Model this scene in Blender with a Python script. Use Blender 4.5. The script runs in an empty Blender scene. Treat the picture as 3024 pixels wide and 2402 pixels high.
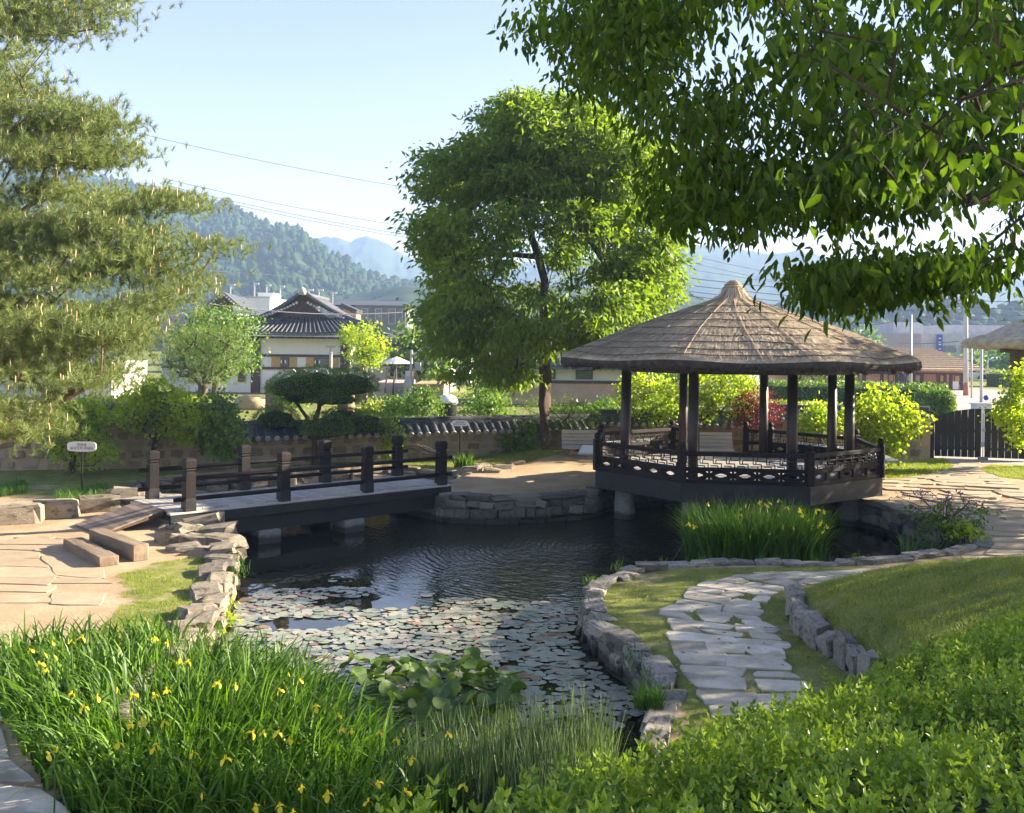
import bpy, bmesh, math, random
import numpy as np
from mathutils import Vector, Matrix
random.seed(7); rng = np.random.default_rng(7)
SC = bpy.context.scene; COL = SC.collection
rad = math.radians

# ---------------------------------------------------------------- camera, sky, sun, exposure
EYE, FPX, ROLL, HOR = 4.45, 3026.0, 0.011, 1017.0        # eye above the water, focal length / horizon in photograph pixels
cam = bpy.data.cameras.new('camera'); camo = bpy.data.objects.new('camera', cam); COL.objects.link(camo)
cam.sensor_width = 36; cam.lens = 36 * FPX / 3024; cam.shift_y = -(1201 - HOR) / 3024
cam.clip_start = 0.05; cam.clip_end = 6000
camo.matrix_world = Matrix.Translation((0, 0, EYE)) @ Matrix.Rotation(rad(90), 4, 'X') @ Matrix.Rotation(ROLL, 4, 'Z')
SC.camera = camo
SUN_EL, SUN_AZ = rad(20), rad(72)                        # azimuth clockwise from +Y (straight ahead)
w = bpy.data.worlds.new('World'); SC.world = w; w.use_nodes = True
nt = w.node_tree; bg = nt.nodes['Background']
sky = nt.nodes.new('ShaderNodeTexSky'); sky.sky_type = 'NISHITA'; sky.sun_disc = False
sky.sun_elevation = SUN_EL; sky.sun_rotation = SUN_AZ; sky.air_density = 1.0; sky.dust_density = .25; sky.ozone_density = 4.0
tint = nt.nodes.new('ShaderNodeMix'); tint.data_type = 'RGBA'; tint.blend_type = 'MULTIPLY'; tint.inputs[0].default_value = 1; tint.inputs[7].default_value = (1.40, .94, .87, 1)
nt.links.new(sky.outputs[0], tint.inputs[6]); nt.links.new(tint.outputs[2], bg.inputs[0]); bg.inputs[1].default_value = 0.060
sl = bpy.data.lights.new('sun', 'SUN'); sl.energy = 5.0; sl.angle = rad(0.55); sl.color = (1.0, 0.86, 0.66)
so = bpy.data.objects.new('sun', sl); COL.objects.link(so)
sdir = Vector((math.sin(SUN_AZ) * math.cos(SUN_EL), math.cos(SUN_AZ) * math.cos(SUN_EL), math.sin(SUN_EL)))
so.rotation_euler = sdir.to_track_quat('Z', 'Y').to_euler(); so.location = (40, 30, 40)
SC.view_settings.view_transform = 'Standard'; SC.view_settings.look = 'None'
SC.view_settings.exposure = 2.5; SC.view_settings.gamma = 1.0; SC.view_settings.use_curve_mapping = False
SC.render.engine = 'CYCLES'
cy = SC.cycles; cy.use_denoising = True; cy.max_bounces = 8; cy.diffuse_bounces = 3; cy.glossy_bounces = 3
cy.transmission_bounces = 5; cy.transparent_max_bounces = 6; cy.volume_bounces = 1; cy.caustics_reflective = False; cy.caustics_refractive = False
cy.use_adaptive_sampling = True; cy.adaptive_threshold = 0.02

# ---------------------------------------------------------------- helpers
def ray(px, py):
    du, dv = px - 1512.0, py - HOR; c, s = math.cos(ROLL), math.sin(ROLL)
    return (c * du + s * dv) / FPX, (-s * du + c * dv) / FPX
def at(px, py, z):                       # photograph pixel -> point of the plan at height z
    u, v = ray(px, py); D = (EYE - z) / v
    return (u * D, D, z)
def far(px, py, D):                      # photograph pixel -> point at distance D
    u, v = ray(px, py); return (u * D, D, EYE - v * D)
K = 3024 / 2156
def dat(x, y, z): return at(x * K, y * K, z)
def dfar(x, y, D): return far(x * K, y * K, D)

def tag(o, label=None, cat=None, group=None, kind=None):
    if label: o['label'] = label
    if cat: o['category'] = cat
    if group: o['group'] = group
    if kind: o['kind'] = kind
    elif cat: o['kind'] = 'thing'
    return o
def thing(name, label, cat, loc=(0, 0, 0), group=None, rz=0.0):
    o = bpy.data.objects.new(name, None); COL.objects.link(o); o.location = loc; o.rotation_euler = (0, 0, rz)
    o.empty_display_size = 0.2
    return tag(o, label, cat, group)
def rootloc(p):
    v = Vector((0, 0, 0))
    while p is not None: v += p.location; p = p.parent
    return v
def link(name, me, mat=None, parent=None):
    if mat is not None and not me.materials: me.materials.append(mat)
    o = bpy.data.objects.new(name, me); COL.objects.link(o)
    if parent is not None: o.parent = parent
    return o
def mesh_np(name, V, Fc, smooth=False):
    """V (n,3); Fc a list of integer arrays (m,k)."""
    me = bpy.data.meshes.new(name); V = np.asarray(V, np.float32)
    Fc = [np.asarray(f, np.int32) for f in (Fc if isinstance(Fc, list) else [Fc]) if len(f)]
    loops = np.concatenate([f.ravel() for f in Fc]); tot = np.concatenate([np.full(len(f), f.shape[1], np.int32) for f in Fc])
    st = np.concatenate([[0], np.cumsum(tot)[:-1]]).astype(np.int32)
    me.vertices.add(len(V)); me.vertices.foreach_set('co', V.ravel())
    me.loops.add(len(loops)); me.loops.foreach_set('vertex_index', loops)
    me.polygons.add(len(tot)); me.polygons.foreach_set('loop_start', st); me.polygons.foreach_set('loop_total', tot)
    if smooth: me.polygons.foreach_set('use_smooth', np.ones(len(tot), bool))
    me.update(calc_edges=True); me.validate()
    return me
def part_np(name, V, Fc, mat, parent=None, smooth=False, world=True):
    V = np.asarray(V, float)
    if world and parent is not None: V = V - np.array(rootloc(parent))
    return link(name, mesh_np(name, V, Fc, smooth), mat, parent)

class MB:                                 # collects simple solids; build() links them as one mesh object
    def __init__(s): s.v = []; s.f = []
    def add(s, vs, fs):
        n = len(s.v); s.v += [tuple(p) for p in vs]; s.f += [tuple(i + n for i in f) for f in fs]; return s
    def box(s, c, d, rz=0.0, m=None):
        x, y, z = (k / 2 for k in d); vs = [Vector((a * x, b * y, e * z)) for e in (-1, 1) for b in (-1, 1) for a in (-1, 1)]
        if m is None: m = Matrix.Translation(c) @ Matrix.Rotation(rz, 4, 'Z')
        return s.add([m @ v for v in vs], [(0, 2, 3, 1), (4, 5, 7, 6), (0, 1, 5, 4), (2, 6, 7, 3), (0, 4, 6, 2), (1, 3, 7, 5)])
    def beam(s, a, b, wd, ht, up=(0, 0, 1)):     # box from a to b
        a, b = Vector(a), Vector(b); d = b - a; L = d.length; x = d.normalized(); y = Vector(up).cross(x)
        y = y.normalized() if y.length > 1e-5 else Vector((0, 1, 0)); z = x.cross(y)
        m = Matrix(((x.x, y.x, z.x, 0), (x.y, y.y, z.y, 0), (x.z, y.z, z.z, 0), (0, 0, 0, 1))); m.translation = (a + b) / 2
        return s.box((0, 0, 0), (L, wd, ht), m=m)
    def tube(s, pts, rs, n=8, cap=True):
        V, Fc = tube_arr(pts, rs, n, cap); return s.add(V, [tuple(int(i) for i in f) for f in Fc])
    def lathe(s, prof, c=(0, 0, 0), n=16, a0=0.0, cap=True):
        vs = [(c[0] + r * math.cos(a0 + 2 * math.pi * k / n), c[1] + r * math.sin(a0 + 2 * math.pi * k / n), c[2] + z) for r, z in prof for k in range(n)]
        fs = [(i * n + k, i * n + (k + 1) % n, (i + 1) * n + (k + 1) % n, (i + 1) * n + k) for i in range(len(prof) - 1) for k in range(n)]
        if cap: fs += [tuple(range(n))[::-1], tuple((len(prof) - 1) * n + k for k in range(n))]
        return s.add(vs, fs)
    def prism(s, poly, z0, z1, m=None):
        n = len(poly); vs = [Vector((x, y, z0)) for x, y in poly] + [Vector((x, y, z1)) for x, y in poly]
        if m is not None: vs = [m @ v for v in vs]
        return s.add(vs, [tuple(range(n))[::-1], tuple(range(n, 2 * n))] + [(i, (i + 1) % n, n + (i + 1) % n, n + i) for i in range(n)])
    def mesh(s, name, smooth=False, bevel=0.0):
        me = bpy.data.meshes.new(name); me.from_pydata(s.v, [], s.f)
        bm = bmesh.new(); bm.from_mesh(me)
        if bevel: bmesh.ops.bevel(bm, geom=[e for e in bm.edges if len(e.link_faces) == 2 and e.calc_face_angle(0) > 0.6], offset=bevel, segments=1, affect='EDGES')
        bmesh.ops.recalc_face_normals(bm, faces=bm.faces); bm.to_mesh(me); bm.free()
        if smooth:
            me.polygons.foreach_set('use_smooth', np.ones(len(me.polygons), bool))
        me.update(); return me
    def build(s, name, mat, parent=None, smooth=False, bevel=0.0, world=True):
        if world and parent is not None:
            o = rootloc(parent); s.v = [(x - o.x, y - o.y, z - o.z) for x, y, z in s.v]
        return link(name, s.mesh(name, smooth, bevel), mat, parent)

def tube_arr(pts, rs, n=6, cap=True):
    P = np.asarray(pts, float); m = len(P); rs = np.broadcast_to(np.asarray(rs, float), (m,))
    T = np.gradient(P, axis=0); T /= np.linalg.norm(T, axis=1)[:, None] + 1e-9
    ref = np.array([0, 0, 1.0]) if abs(T[:, 2]).mean() < 0.8 else np.array([1.0, 0, 0])
    A = np.cross(T, ref); A /= np.linalg.norm(A, axis=1)[:, None] + 1e-9; B = np.cross(T, A)
    a = np.arange(n) * 2 * math.pi / n
    V = (P[:, None] + rs[:, None, None] * (np.cos(a)[None, :, None] * A[:, None] + np.sin(a)[None, :, None] * B[:, None])).reshape(-1, 3)
    i = np.arange(m - 1)[:, None] * n; k = np.arange(n)[None]; k2 = (k + 1) % n
    Fq = np.stack([i + k, i + k2, i + n + k2, i + n + k], -1).reshape(-1, 4)
    out = [tuple(f) for f in Fq]
    if cap: out += [tuple(range(n))[::-1], tuple(range((m - 1) * n, m * n))]
    return V, out
def tubes_np(chains, n=5):               # many uncapped tubes -> arrays
    Vs, Fs, o = [], [], 0
    for pts, rs in chains:
        V, F = tube_arr(pts, rs, n, False); Vs.append(V); Fs.append(np.array(F) + o); o += len(V)
    return np.concatenate(Vs), np.concatenate(Fs)

def unit(a): return a / (np.linalg.norm(a, axis=-1, keepdims=True) + 1e-9)
def leaves(P, Dn, L, W, fold=0.15, near=False, flat=0.0):
    """leaf blades: base points P, directions Dn, lengths L, widths W; flat>0 turns faces upward"""
    N = len(P); L = np.broadcast_to(L, (N,))[:, None]; W = np.broadcast_to(W, (N,))[:, None]
    rv = rng.normal(size=(N, 3)); rv[:, 2] += 0
    up = unit(rv * (1 - flat) + np.array([0, 0, 1.0]) * flat)
    S = unit(np.cross(Dn, up)); Nn = np.cross(S, Dn)
    if not near:
        V = np.stack([P, P + Dn * L * .42 + S * W * .5 + Nn * W * fold, P + Dn * L - Nn * L * .12, P + Dn * L * .42 - S * W * .5 + Nn * W * fold], 1)
        return V.reshape(-1, 3), (np.arange(N)[:, None] * 4 + np.arange(4)[None])
    tip = P + Dn * L - Nn * L * .18; up_ = Nn * W * fold
    V = np.stack([P, P + Dn * L * .25 + S * W * .46 + up_, P + Dn * L * .62 + S * W * .40 + up_ - Nn * L * .05, tip,
                  P + Dn * L * .62 - S * W * .40 + up_ - Nn * L * .05, P + Dn * L * .25 - S * W * .46 + up_], 1)
    b = np.arange(N)[:, None] * 6
    return V.reshape(-1, 3), np.concatenate([b + np.array([[0, 1, 2, 3]]), b + np.array([[0, 3, 4, 5]])])
def blades(P, H, W, lean, az, curl=1.6, seg=4, taper=1.0):
    """grass-like blades: base P, length H, width W, lean (horizontal share at tip), azimuth az"""
    N = len(P); t = np.linspace(0, 1, seg + 1)[None, :, None]
    d = np.stack([np.cos(az), np.sin(az), np.zeros(N)], 1)[:, None]; H = np.broadcast_to(H, (N,))[:, None, None]; ln = np.broadcast_to(lean, (N,))[:, None, None]
    hor = ln * t ** curl; ver = t - 0.55 * ln * t ** (curl + 1.2)
    C = P[:, None] + d * hor * H + np.array([0, 0, 1.0]) * ver * H
    tw = az + rng.normal(0, .9, N) + 1.57
    s = np.stack([np.cos(tw), np.sin(tw), np.zeros(N)], 1)[:, None]
    wv = np.broadcast_to(W, (N,))[:, None, None] * (1 - t ** 2.2 * taper) * .5
    V = np.stack([C - s * wv, C + s * wv], 2).reshape(-1, 3)
    b = np.arange(N)[:, None, None] * (2 * (seg + 1)) + (np.arange(seg) * 2)[None, :, None] + np.array([0, 1, 3, 2])[None, None]
    return V, b.reshape(-1, 4)
def join(parts):                          # [(V,F)...] quads only
    Vs, Fs, o = [], [], 0
    for V, F in parts: Vs.append(V); Fs.append(np.asarray(F) + o); o += len(V)
    return np.concatenate(Vs), np.concatenate(Fs)
def in_poly(poly, X, Y):
    X = np.asarray(X, float); Y = np.asarray(Y, float); r = np.zeros(X.shape, bool); n = len(poly)
    for i in range(n):
        x0, y0 = poly[i][:2]; x1, y1 = poly[(i + 1) % n][:2]
        if y0 == y1: continue
        c = ((y0 > Y) != (y1 > Y)) & (X < (x1 - x0) * (Y - y0) / (y1 - y0) + x0); r ^= c
    return r
def d_line(poly, X, Y, closed=True):
    X = np.asarray(X, float); Y = np.asarray(Y, float); best = np.full(X.shape, 1e9); n = len(poly)
    for i in range(n if closed else n - 1):
        x0, y0 = poly[i][:2]; x1, y1 = poly[(i + 1) % n][:2]; dx, dy = x1 - x0, y1 - y0
        t = np.clip(((X - x0) * dx + (Y - y0) * dy) / (dx * dx + dy * dy + 1e-12), 0, 1)
        best = np.minimum(best, np.hypot(X - x0 - t * dx, Y - y0 - t * dy))
    return best
def sample_poly(poly, n):
    xs = [p[0] for p in poly]; ys = [p[1] for p in poly]; out = np.zeros((0, 2))
    while len(out) < n:
        q = rng.uniform((min(xs), min(ys)), (max(xs), max(ys)), (max(64, n * 3), 2)); out = np.concatenate([out, q[in_poly(poly, q[:, 0], q[:, 1])]])
    return out[:n]
def vnoise(X, Y, sc, seed=0):             # smooth value noise in numpy
    r = np.random.default_rng(seed); G = r.random((64, 64)); x = X / sc; y = Y / sc
    xi = np.floor(x).astype(int); yi = np.floor(y).astype(int); fx = x - xi; fy = y - yi
    fx = fx * fx * (3 - 2 * fx); fy = fy * fy * (3 - 2 * fy); g = lambda a, b: G[a % 64, b % 64]
    return (g(xi, yi) * (1 - fx) + g(xi + 1, yi) * fx) * (1 - fy) + (g(xi, yi + 1) * (1 - fx) + g(xi + 1, yi + 1) * fx) * fy
def sstep(a, b, x): t = np.clip((x - a) / (b - a), 0, 1); return t * t * (3 - 2 * t)
def smooth_line(pts, step=0.12, closed=False):     # Catmull-Rom resample of a plan polyline
    P = np.array([p[:2] for p in pts], float); n = len(P); out = []
    for i in range(n if closed else n - 1):
        g = (lambda k: P[k % n]) if closed else (lambda k: P[min(max(k, 0), n - 1)])
        p0, p1, p2, p3 = g(i - 1), g(i), g(i + 1), g(i + 2); m = max(2, int(np.linalg.norm(p2 - p1) / step))
        for t in np.arange(m) / m:
            out.append(.5 * (2 * p1 + (p2 - p0) * t + (2 * p0 - 5 * p1 + 4 * p2 - p3) * t * t + (3 * p1 - p0 - 3 * p2 + p3) * t ** 3))
    if not closed: out.append(P[-1])
    return np.array(out)

# ---------------------------------------------------------------- materials
def newmat(name):
    m = bpy.data.materials.new(name); m.use_nodes = True; n = m.node_tree.nodes; n.clear()
    out = n.new('ShaderNodeOutputMaterial'); return m, m.node_tree, out
def N_(nt, t, **kw):
    n = nt.nodes.new(t)
    for k, v in kw.items():
        if k in ('i',):
            for a, b in v.items(): n.inputs[a].default_value = b
        else: setattr(n, k, v)
    return n
def ramp(nt, fac, stops):
    r = N_(nt, 'ShaderNodeValToRGB'); e = r.color_ramp.elements
    while len(e) < len(stops): e.new(0.5)
    for q, (p, c) in zip(e, stops): q.position = p; q.color = (*c, 1)
    nt.links.new(fac, r.inputs[0]); return r.outputs[0]
def mix(nt, f, a, b, mode='MIX'):
    m = N_(nt, 'ShaderNodeMix', data_type='RGBA', blend_type=mode)
    for s, v in ((0, f), (6, a), (7, b)):
        if hasattr(v, 'is_output'): nt.links.new(v, m.inputs[s])
        else: m.inputs[s].default_value = v if s == 0 else (*v, 1)
    return m.outputs[2]
def coords(nt, obj_shift=True):           # object coordinates moved by the object's random number
    tc = N_(nt, 'ShaderNodeTexCoord')
    if not obj_shift: return tc.outputs['Object']
    oi = N_(nt, 'ShaderNodeObjectInfo'); a = N_(nt, 'ShaderNodeVectorMath', operation='MULTIPLY_ADD')
    cmb = N_(nt, 'ShaderNodeCombineXYZ')
    for k in range(3): nt.links.new(oi.outputs['Random'], cmb.inputs[k])
    a.inputs[1].default_value = (37, 53, 71)
    nt.links.new(cmb.outputs[0], a.inputs[0]); nt.links.new(tc.outputs['Object'], a.inputs[2]); return a.outputs[0]
def noise(nt, co, sc, det=4, rough=.6, stretch=None):
    if stretch:
        mp = N_(nt, 'ShaderNodeMapping'); mp.inputs['Scale'].default_value = stretch; nt.links.new(co, mp.inputs[0]); co = mp.outputs[0]
    n = N_(nt, 'ShaderNodeTexNoise', i={'Scale': sc, 'Detail': det, 'Roughness': rough}); nt.links.new(co, n.inputs['Vector']); return n.outputs[0]
def surf(name, c1, c2, sc=4.0, rough=.8, bump=.0, bsc=None, stretch=None, spec=.3, objvar=0.0, c3=None, moss=None, bdist=.02, wet=False):
    """two-tone noise colour + fine bump; objvar shifts brightness from object to object; c3 = alternative tone chosen per object"""
    m, t, out = newmat(name); p = N_(t, 'ShaderNodeBsdfPrincipled'); t.links.new(p.outputs[0], out.inputs[0])
    co = coords(t); f = noise(t, co, sc, 5, .65, stretch); r1 = ramp(t, f, [(.32, c1), (.68, c2)])
    oi = N_(t, 'ShaderNodeObjectInfo')
    if c3 is not None: r1 = mix(t, ramp(t, oi.outputs['Random'], [(.25, (0, 0, 0)), (1., (1, 1, 1))]), r1, mix(t, f, c3, tuple(k * 1.3 for k in c3)))
    if objvar:
        g = ramp(t, oi.outputs['Random'], [(0, (1 - objvar,) * 3), (1, (1 + objvar,) * 3)]); r1 = mix(t, 1.0, r1, g, 'MULTIPLY')
    if moss: r1 = mix(t, ramp(t, noise(t, co, sc * .6, 4), [(.52, (0, 0, 0)), (.66, (1, 1, 1))]), r1, moss)
    if wet:                                   # dark damp band just above the water
        g_ = N_(t, 'ShaderNodeNewGeometry'); s_ = N_(t, 'ShaderNodeSeparateXYZ'); t.links.new(g_.outputs['Position'], s_.inputs[0]); ad = N_(t, 'ShaderNodeMath', operation='MULTIPLY_ADD'); ad.inputs[1].default_value = -.22; t.links.new(noise(t, g_.outputs['Position'], 3.5, 4), ad.inputs[0]); t.links.new(s_.outputs[2], ad.inputs[2])
        r1 = mix(t, ramp(t, ad.outputs[0], [(0.0, (.85, .85, .85)), (.09, (0, 0, 0))]), r1, (.028, .028, .018))
    t.links.new(r1, p.inputs['Base Color']); p.inputs['Roughness'].default_value = rough; p.inputs['Specular IOR Level'].default_value = spec
    if bump:
        b = N_(t, 'ShaderNodeBump', i={'Strength': bump, 'Distance': bdist}); t.links.new(noise(t, co, bsc or sc * 4, 6, .7, stretch), b.inputs['Height']); t.links.new(b.outputs[0], p.inputs['Normal'])
    return m
def leafmat(name, dark, light, trans=.35, tint=None, rough=.5, spec=.35, patch=.0):
    """foliage: colour per leaf, part of the light passes through"""
    m, t, out = newmat(name); g = N_(t, 'ShaderNodeNewGeometry')
    c = ramp(t, g.outputs['Random Per Island'], [(0, dark), (1, light)])
    if patch:
        tc = N_(t, 'ShaderNodeTexCoord'); c = mix(t, ramp(t, noise(t, tc.outputs['Object'], patch, 2), [(.38, (0, 0, 0)), (.65, (1, 1, 1))]), c, light)
    p = N_(t, 'ShaderNodeBsdfPrincipled', i={'Roughness': rough, 'Specular IOR Level': spec}); t.links.new(c, p.inputs['Base Color'])
    tr = N_(t, 'ShaderNodeBsdfTranslucent'); t.links.new(mix(t, 1.0, c, tint or (1.5, 1.5, .6), 'MULTIPLY'), tr.inputs[0])
    ms = N_(t, 'ShaderNodeMixShader', i={0: trans}); t.links.new(p.outputs[0], ms.inputs[1]); t.links.new(tr.outputs[0], ms.inputs[2])
    t.links.new(ms.outputs[0], out.inputs[0]); return m
MT = {}
MT['stone'] = surf('weathered_stone', (.13, .115, .09), (.33, .29, .23), 6, .88, .9, 18, objvar=.35, c3=(.24, .195, .14), moss=(.085, .085, .045), wet=True)
MT['stone_dark'] = surf('damp_shaded_stone', (.075, .07, .06), (.20, .185, .155), 6, .8, .6, 24, objvar=.35, c3=(.16, .14, .11), wet=True)  # wet dark stone, with the wall's shade put into the colour too
MT['stone_grey'] = surf('grey_granite_stone', (.15, .14, .12), (.37, .35, .31), 7, .88, .9, 18, objvar=.35, c3=(.25, .22, .175), moss=(.10, .10, .06), wet=True)
MT['flag'] = surf('pale_flagstone', (.42, .37, .28), (.63, .56, .44), 2.5, .85, .45, 22, objvar=.2, moss=(.30, .265, .19))
MT['flag_warm'] = surf('sandy_flagstone', (.32, .255, .17), (.43, .345, .235), 2.2, .85, .3, 25, objvar=.10, moss=(.38, .28, .17))
MT['granite'] = surf('granite_pier', (.19, .185, .17), (.31, .30, .275), 12, .85, .5, 45, objvar=.1, wet=True)
MT['dark_wood'] = surf('dark_painted_wood', (.020, .013, .010), (.040, .026, .019), 6, .42, .25, 40, stretch=(1, 1, .15), spec=.45, objvar=.25)
MT['post_wood'] = surf('dark_brown_post_wood', (.009, .006, .0055), (.020, .013, .010), 6, .6, .3, 40, stretch=(1, 1, .12), spec=.22, objvar=.25)
MT['black_beam'] = surf('black_painted_beam', (.012, .012, .014), (.028, .027, .028), 3, .5, .2, 30, spec=.4)
MT['deck'] = surf('weathered_deck_board', (.33, .30, .265), (.47, .44, .40), 5, .6, .3, 30, stretch=(.15, 1, 1), spec=.4, objvar=.16)
MT['floor'] = surf('pale_worn_floor', (.36, .34, .31), (.48, .46, .43), 4, .35, .1, 30, spec=.5, objvar=.1)
MT['ramp'] = surf('brown_ramp_board', (.20, .145, .10), (.30, .23, .17), 5, .7, .3, 30, stretch=(.15, 1, 1), objvar=.3)
MT['log'] = surf('weathered_timber', (.12, .085, .055), (.27, .21, .15), 4, .85, .6, 18, stretch=(.12, 1, 1), objvar=.2)
MT['bark'] = surf('brown_bark', (.045, .034, .026), (.12, .09, .066), 7, .95, .9, 14, stretch=(1, 1, .22), bdist=.05)
MT['twig'] = surf('twig_bark', (.06, .045, .035), (.13, .10, .075), 7, .9)
MT['pine_bark'] = surf('reddish_pine_bark', (.06, .042, .033), (.19, .12, .085), 7, .95, .8, 12, bdist=.04)
MT['mud'] = surf('ochre_mud_plaster', (.34, .255, .15), (.47, .37, .235), 2.5, .95, .4, 20)
MT['wall_stone'] = surf('tan_wall_stone', (.22, .155, .09), (.36, .275, .175), 5, .9, .5, 20, objvar=.3, c3=(.25, .215, .165))
MT['tile'] = surf('dark_roof_tile', (.040, .043, .050), (.095, .10, .11), 5, .55, .3, 30, spec=.45, objvar=.25)
MT['tile_cap'] = surf('pale_tile_end', (.36, .345, .32), (.54, .52, .48), 12, .85, .2, 40, objvar=.2)
MT['white'] = surf('white_plaster', (.66, .65, .62), (.74, .73, .70), 1.2, .85)
MT['brown_timber'] = surf('brown_timber', (.055, .035, .026), (.10, .066, .05), 4, .7)
MT['tan_shutter'] = surf('tan_shutter', (.40, .24, .09), (.50, .32, .13), 6, .7)
MT['orange'] = surf('orange_clay_wall', (.50, .27, .16), (.58, .33, .20), 1.5, .9)
MT['concrete'] = surf('pale_concrete', (.38, .37, .36), (.50, .49, .48), 1, .9)
MT['slate'] = surf('grey_cladding', (.13, .135, .145), (.19, .195, .205), 2, .8)
MT['steel'] = surf('galvanised_steel', (.33, .33, .33), (.45, .45, .45), 2, .45, spec=.5)
MT['black_metal'] = surf('black_metal', (.015, .015, .015), (.03, .03, .03), 3, .5)
MT['sign_white'] = surf('white_sign_board', (.70, .70, .69), (.78, .78, .77), 3, .6)
MT['ink'] = surf('black_lettering', (.02, .02, .02), (.03, .03, .03), 3, .6)
MT['thatch'] = surf('straw_thatch', (.30, .235, .145), (.56, .46, .31), 3, .95, .9, 26, stretch=(1, 1, 1), moss=(.24, .20, .14))
MT['thatch_dark'] = surf('dark_eave_straw', (.035, .030, .025), (.10, .085, .068), 8, .95, .9, 40)  # much darker straw for the eave edge, underside and fringe
MT['rope_dark'] = surf('dark_old_rope', (.10, .08, .055), (.20, .16, .11), 10, .95)
MT['rope'] = surf('straw_rope', (.26, .20, .12), (.42, .34, .22), 10, .95)
MT['glass'] = surf('window_glass', (.05, .075, .08), (.09, .12, .125), 1, .08, spec=.6)
MT['car_white'] = surf('white_vehicle_paint', (.72, .72, .72), (.78, .78, .78), 1, .3, spec=.5)
MT['blue'] = surf('blue_banner', (.03, .05, .30), (.05, .07, .36), 2, .7)
MT['rubber'] = surf('tyre_rubber', (.02, .02, .02), (.03, .03, .03), 3, .8)
MT['cloth'] = surf('dark_clothing', (.03, .035, .045), (.05, .055, .07), 8, .9)
MT['skin'] = surf('skin', (.42, .26, .18), (.48, .31, .22), 5, .6)

def strawmat():
    m, t, out = newmat('straw_strands'); g = N_(t, 'ShaderNodeNewGeometry'); p = N_(t, 'ShaderNodeBsdfPrincipled', i={'Roughness': .9, 'Specular IOR Level': .15})
    tc = N_(t, 'ShaderNodeTexCoord'); a = ramp(t, g.outputs['Random Per Island'], [(0, (.24, .18, .11)), (.5, (.50, .40, .26)), (1, (.70, .60, .43))])
    f = ramp(t, noise(t, tc.outputs['Object'], 1.3, 4), [(.42, (0, 0, 0)), (.62, (1, 1, 1))])
    t.links.new(mix(t, f, a, mix(t, .40, a, (.24, .20, .15))), p.inputs['Base Color']); t.links.new(p.outputs[0], out.inputs[0]); return m
MT['straw'] = strawmat()
LF = {}
LF['tree'] = leafmat('tree_leaf', (.065, .135, .015), (.180, .270, .030), .50, (1.5, 1.5, .45), patch=.5)
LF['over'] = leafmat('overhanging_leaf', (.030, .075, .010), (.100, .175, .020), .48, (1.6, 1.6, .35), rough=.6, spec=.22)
LF['redbud'] = leafmat('heart_leaf', (.13, .24, .018), (.38, .48, .05), .58, (1.3, 1.3, .5), patch=.9)
LF['maple'] = leafmat('red_maple_leaf', (.085, .022, .022), (.22, .060, .055), .4, (1.5, .7, .6))
LF['niwaki'] = leafmat('clipped_juniper', (.045, .105, .016), (.165, .260, .040), .3, patch=1.2)
LF['pine'] = leafmat('pine_needle', (.060, .115, .032), (.215, .270, .085), .25, (1.3, 1.25, .6), rough=.55, patch=.8)
LF['candle'] = leafmat('pine_candle', (.30, .21, .09), (.46, .34, .16), .15, (1, 1, 1))
LF['iris'] = leafmat('iris_blade', (.022, .075, .009), (.155, .280, .030), .36, (1.3, 1.4, .4), rough=.5, spec=.3)
LF['petal'] = leafmat('yellow_petal', (.82, .66, .015), (.92, .82, .06), .3, (1, 1, .6))
LF['rush'] = leafmat('striped_rush', (.025, .070, .020), (.20, .28, .13), .2)
LF['box'] = leafmat('box_leaf', (.045, .110, .014), (.310, .440, .060), .38, (1.4, 1.4, .5), rough=.4, spec=.45, patch=1.3)
LF['grass'] = leafmat('lawn_grass', (.11, .175, .022), (.32, .36, .08), .35, patch=1.0)
LF['weed'] = leafmat('green_weed', (.04, .11, .012), (.12, .24, .03), .35)
LF['bush'] = leafmat('garden_bush_leaf', (.05, .12, .015), (.16, .27, .04), .35, patch=.8)
LF['wood'] = leafmat('woodland_leaf', (.012, .032, .010), (.030, .065, .018), .0, spec=.05, rough=.9)
LF['lotus'] = leafmat('lotus_leaf', (.045, .110, .022), (.13, .21, .045), .3, (1.4, 1.3, .3), rough=.55, spec=.3)
LF['purple'] = leafmat('purple_flower', (.16, .09, .22), (.30, .20, .38), .2, (1, 1, 1))
LF['yellowhedge'] = leafmat('yellow_green_hedge', (.20, .28, .02), (.40, .46, .05), .35, (1.1, 1.1, .5))
def padmat():
    m, t, out = newmat('lily_pad'); g = N_(t, 'ShaderNodeObjectInfo'); gg = N_(t, 'ShaderNodeNewGeometry')
    ad = N_(t, 'ShaderNodeMath', operation='ADD'); t.links.new(g.outputs['Random'], ad.inputs[0]); t.links.new(gg.outputs['Random Per Island'], ad.inputs[1])
    fr = N_(t, 'ShaderNodeMath', operation='FRACT'); t.links.new(ad.outputs[0], fr.inputs[0])
    c = ramp(t, fr.outputs[0], [(0, (.20, .25, .17)), (.45, (.31, .32, .24)), (.85, (.38, .345, .265)), (.97, (.25, .14, .08))])
    p = N_(t, 'ShaderNodeBsdfPrincipled', i={'Roughness': .32, 'Specular IOR Level': .9}); t.links.new(c, p.inputs['Base Color']); t.links.new(p.outputs[0], out.inputs[0]); return m
MT['pad'] = padmat()

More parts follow.
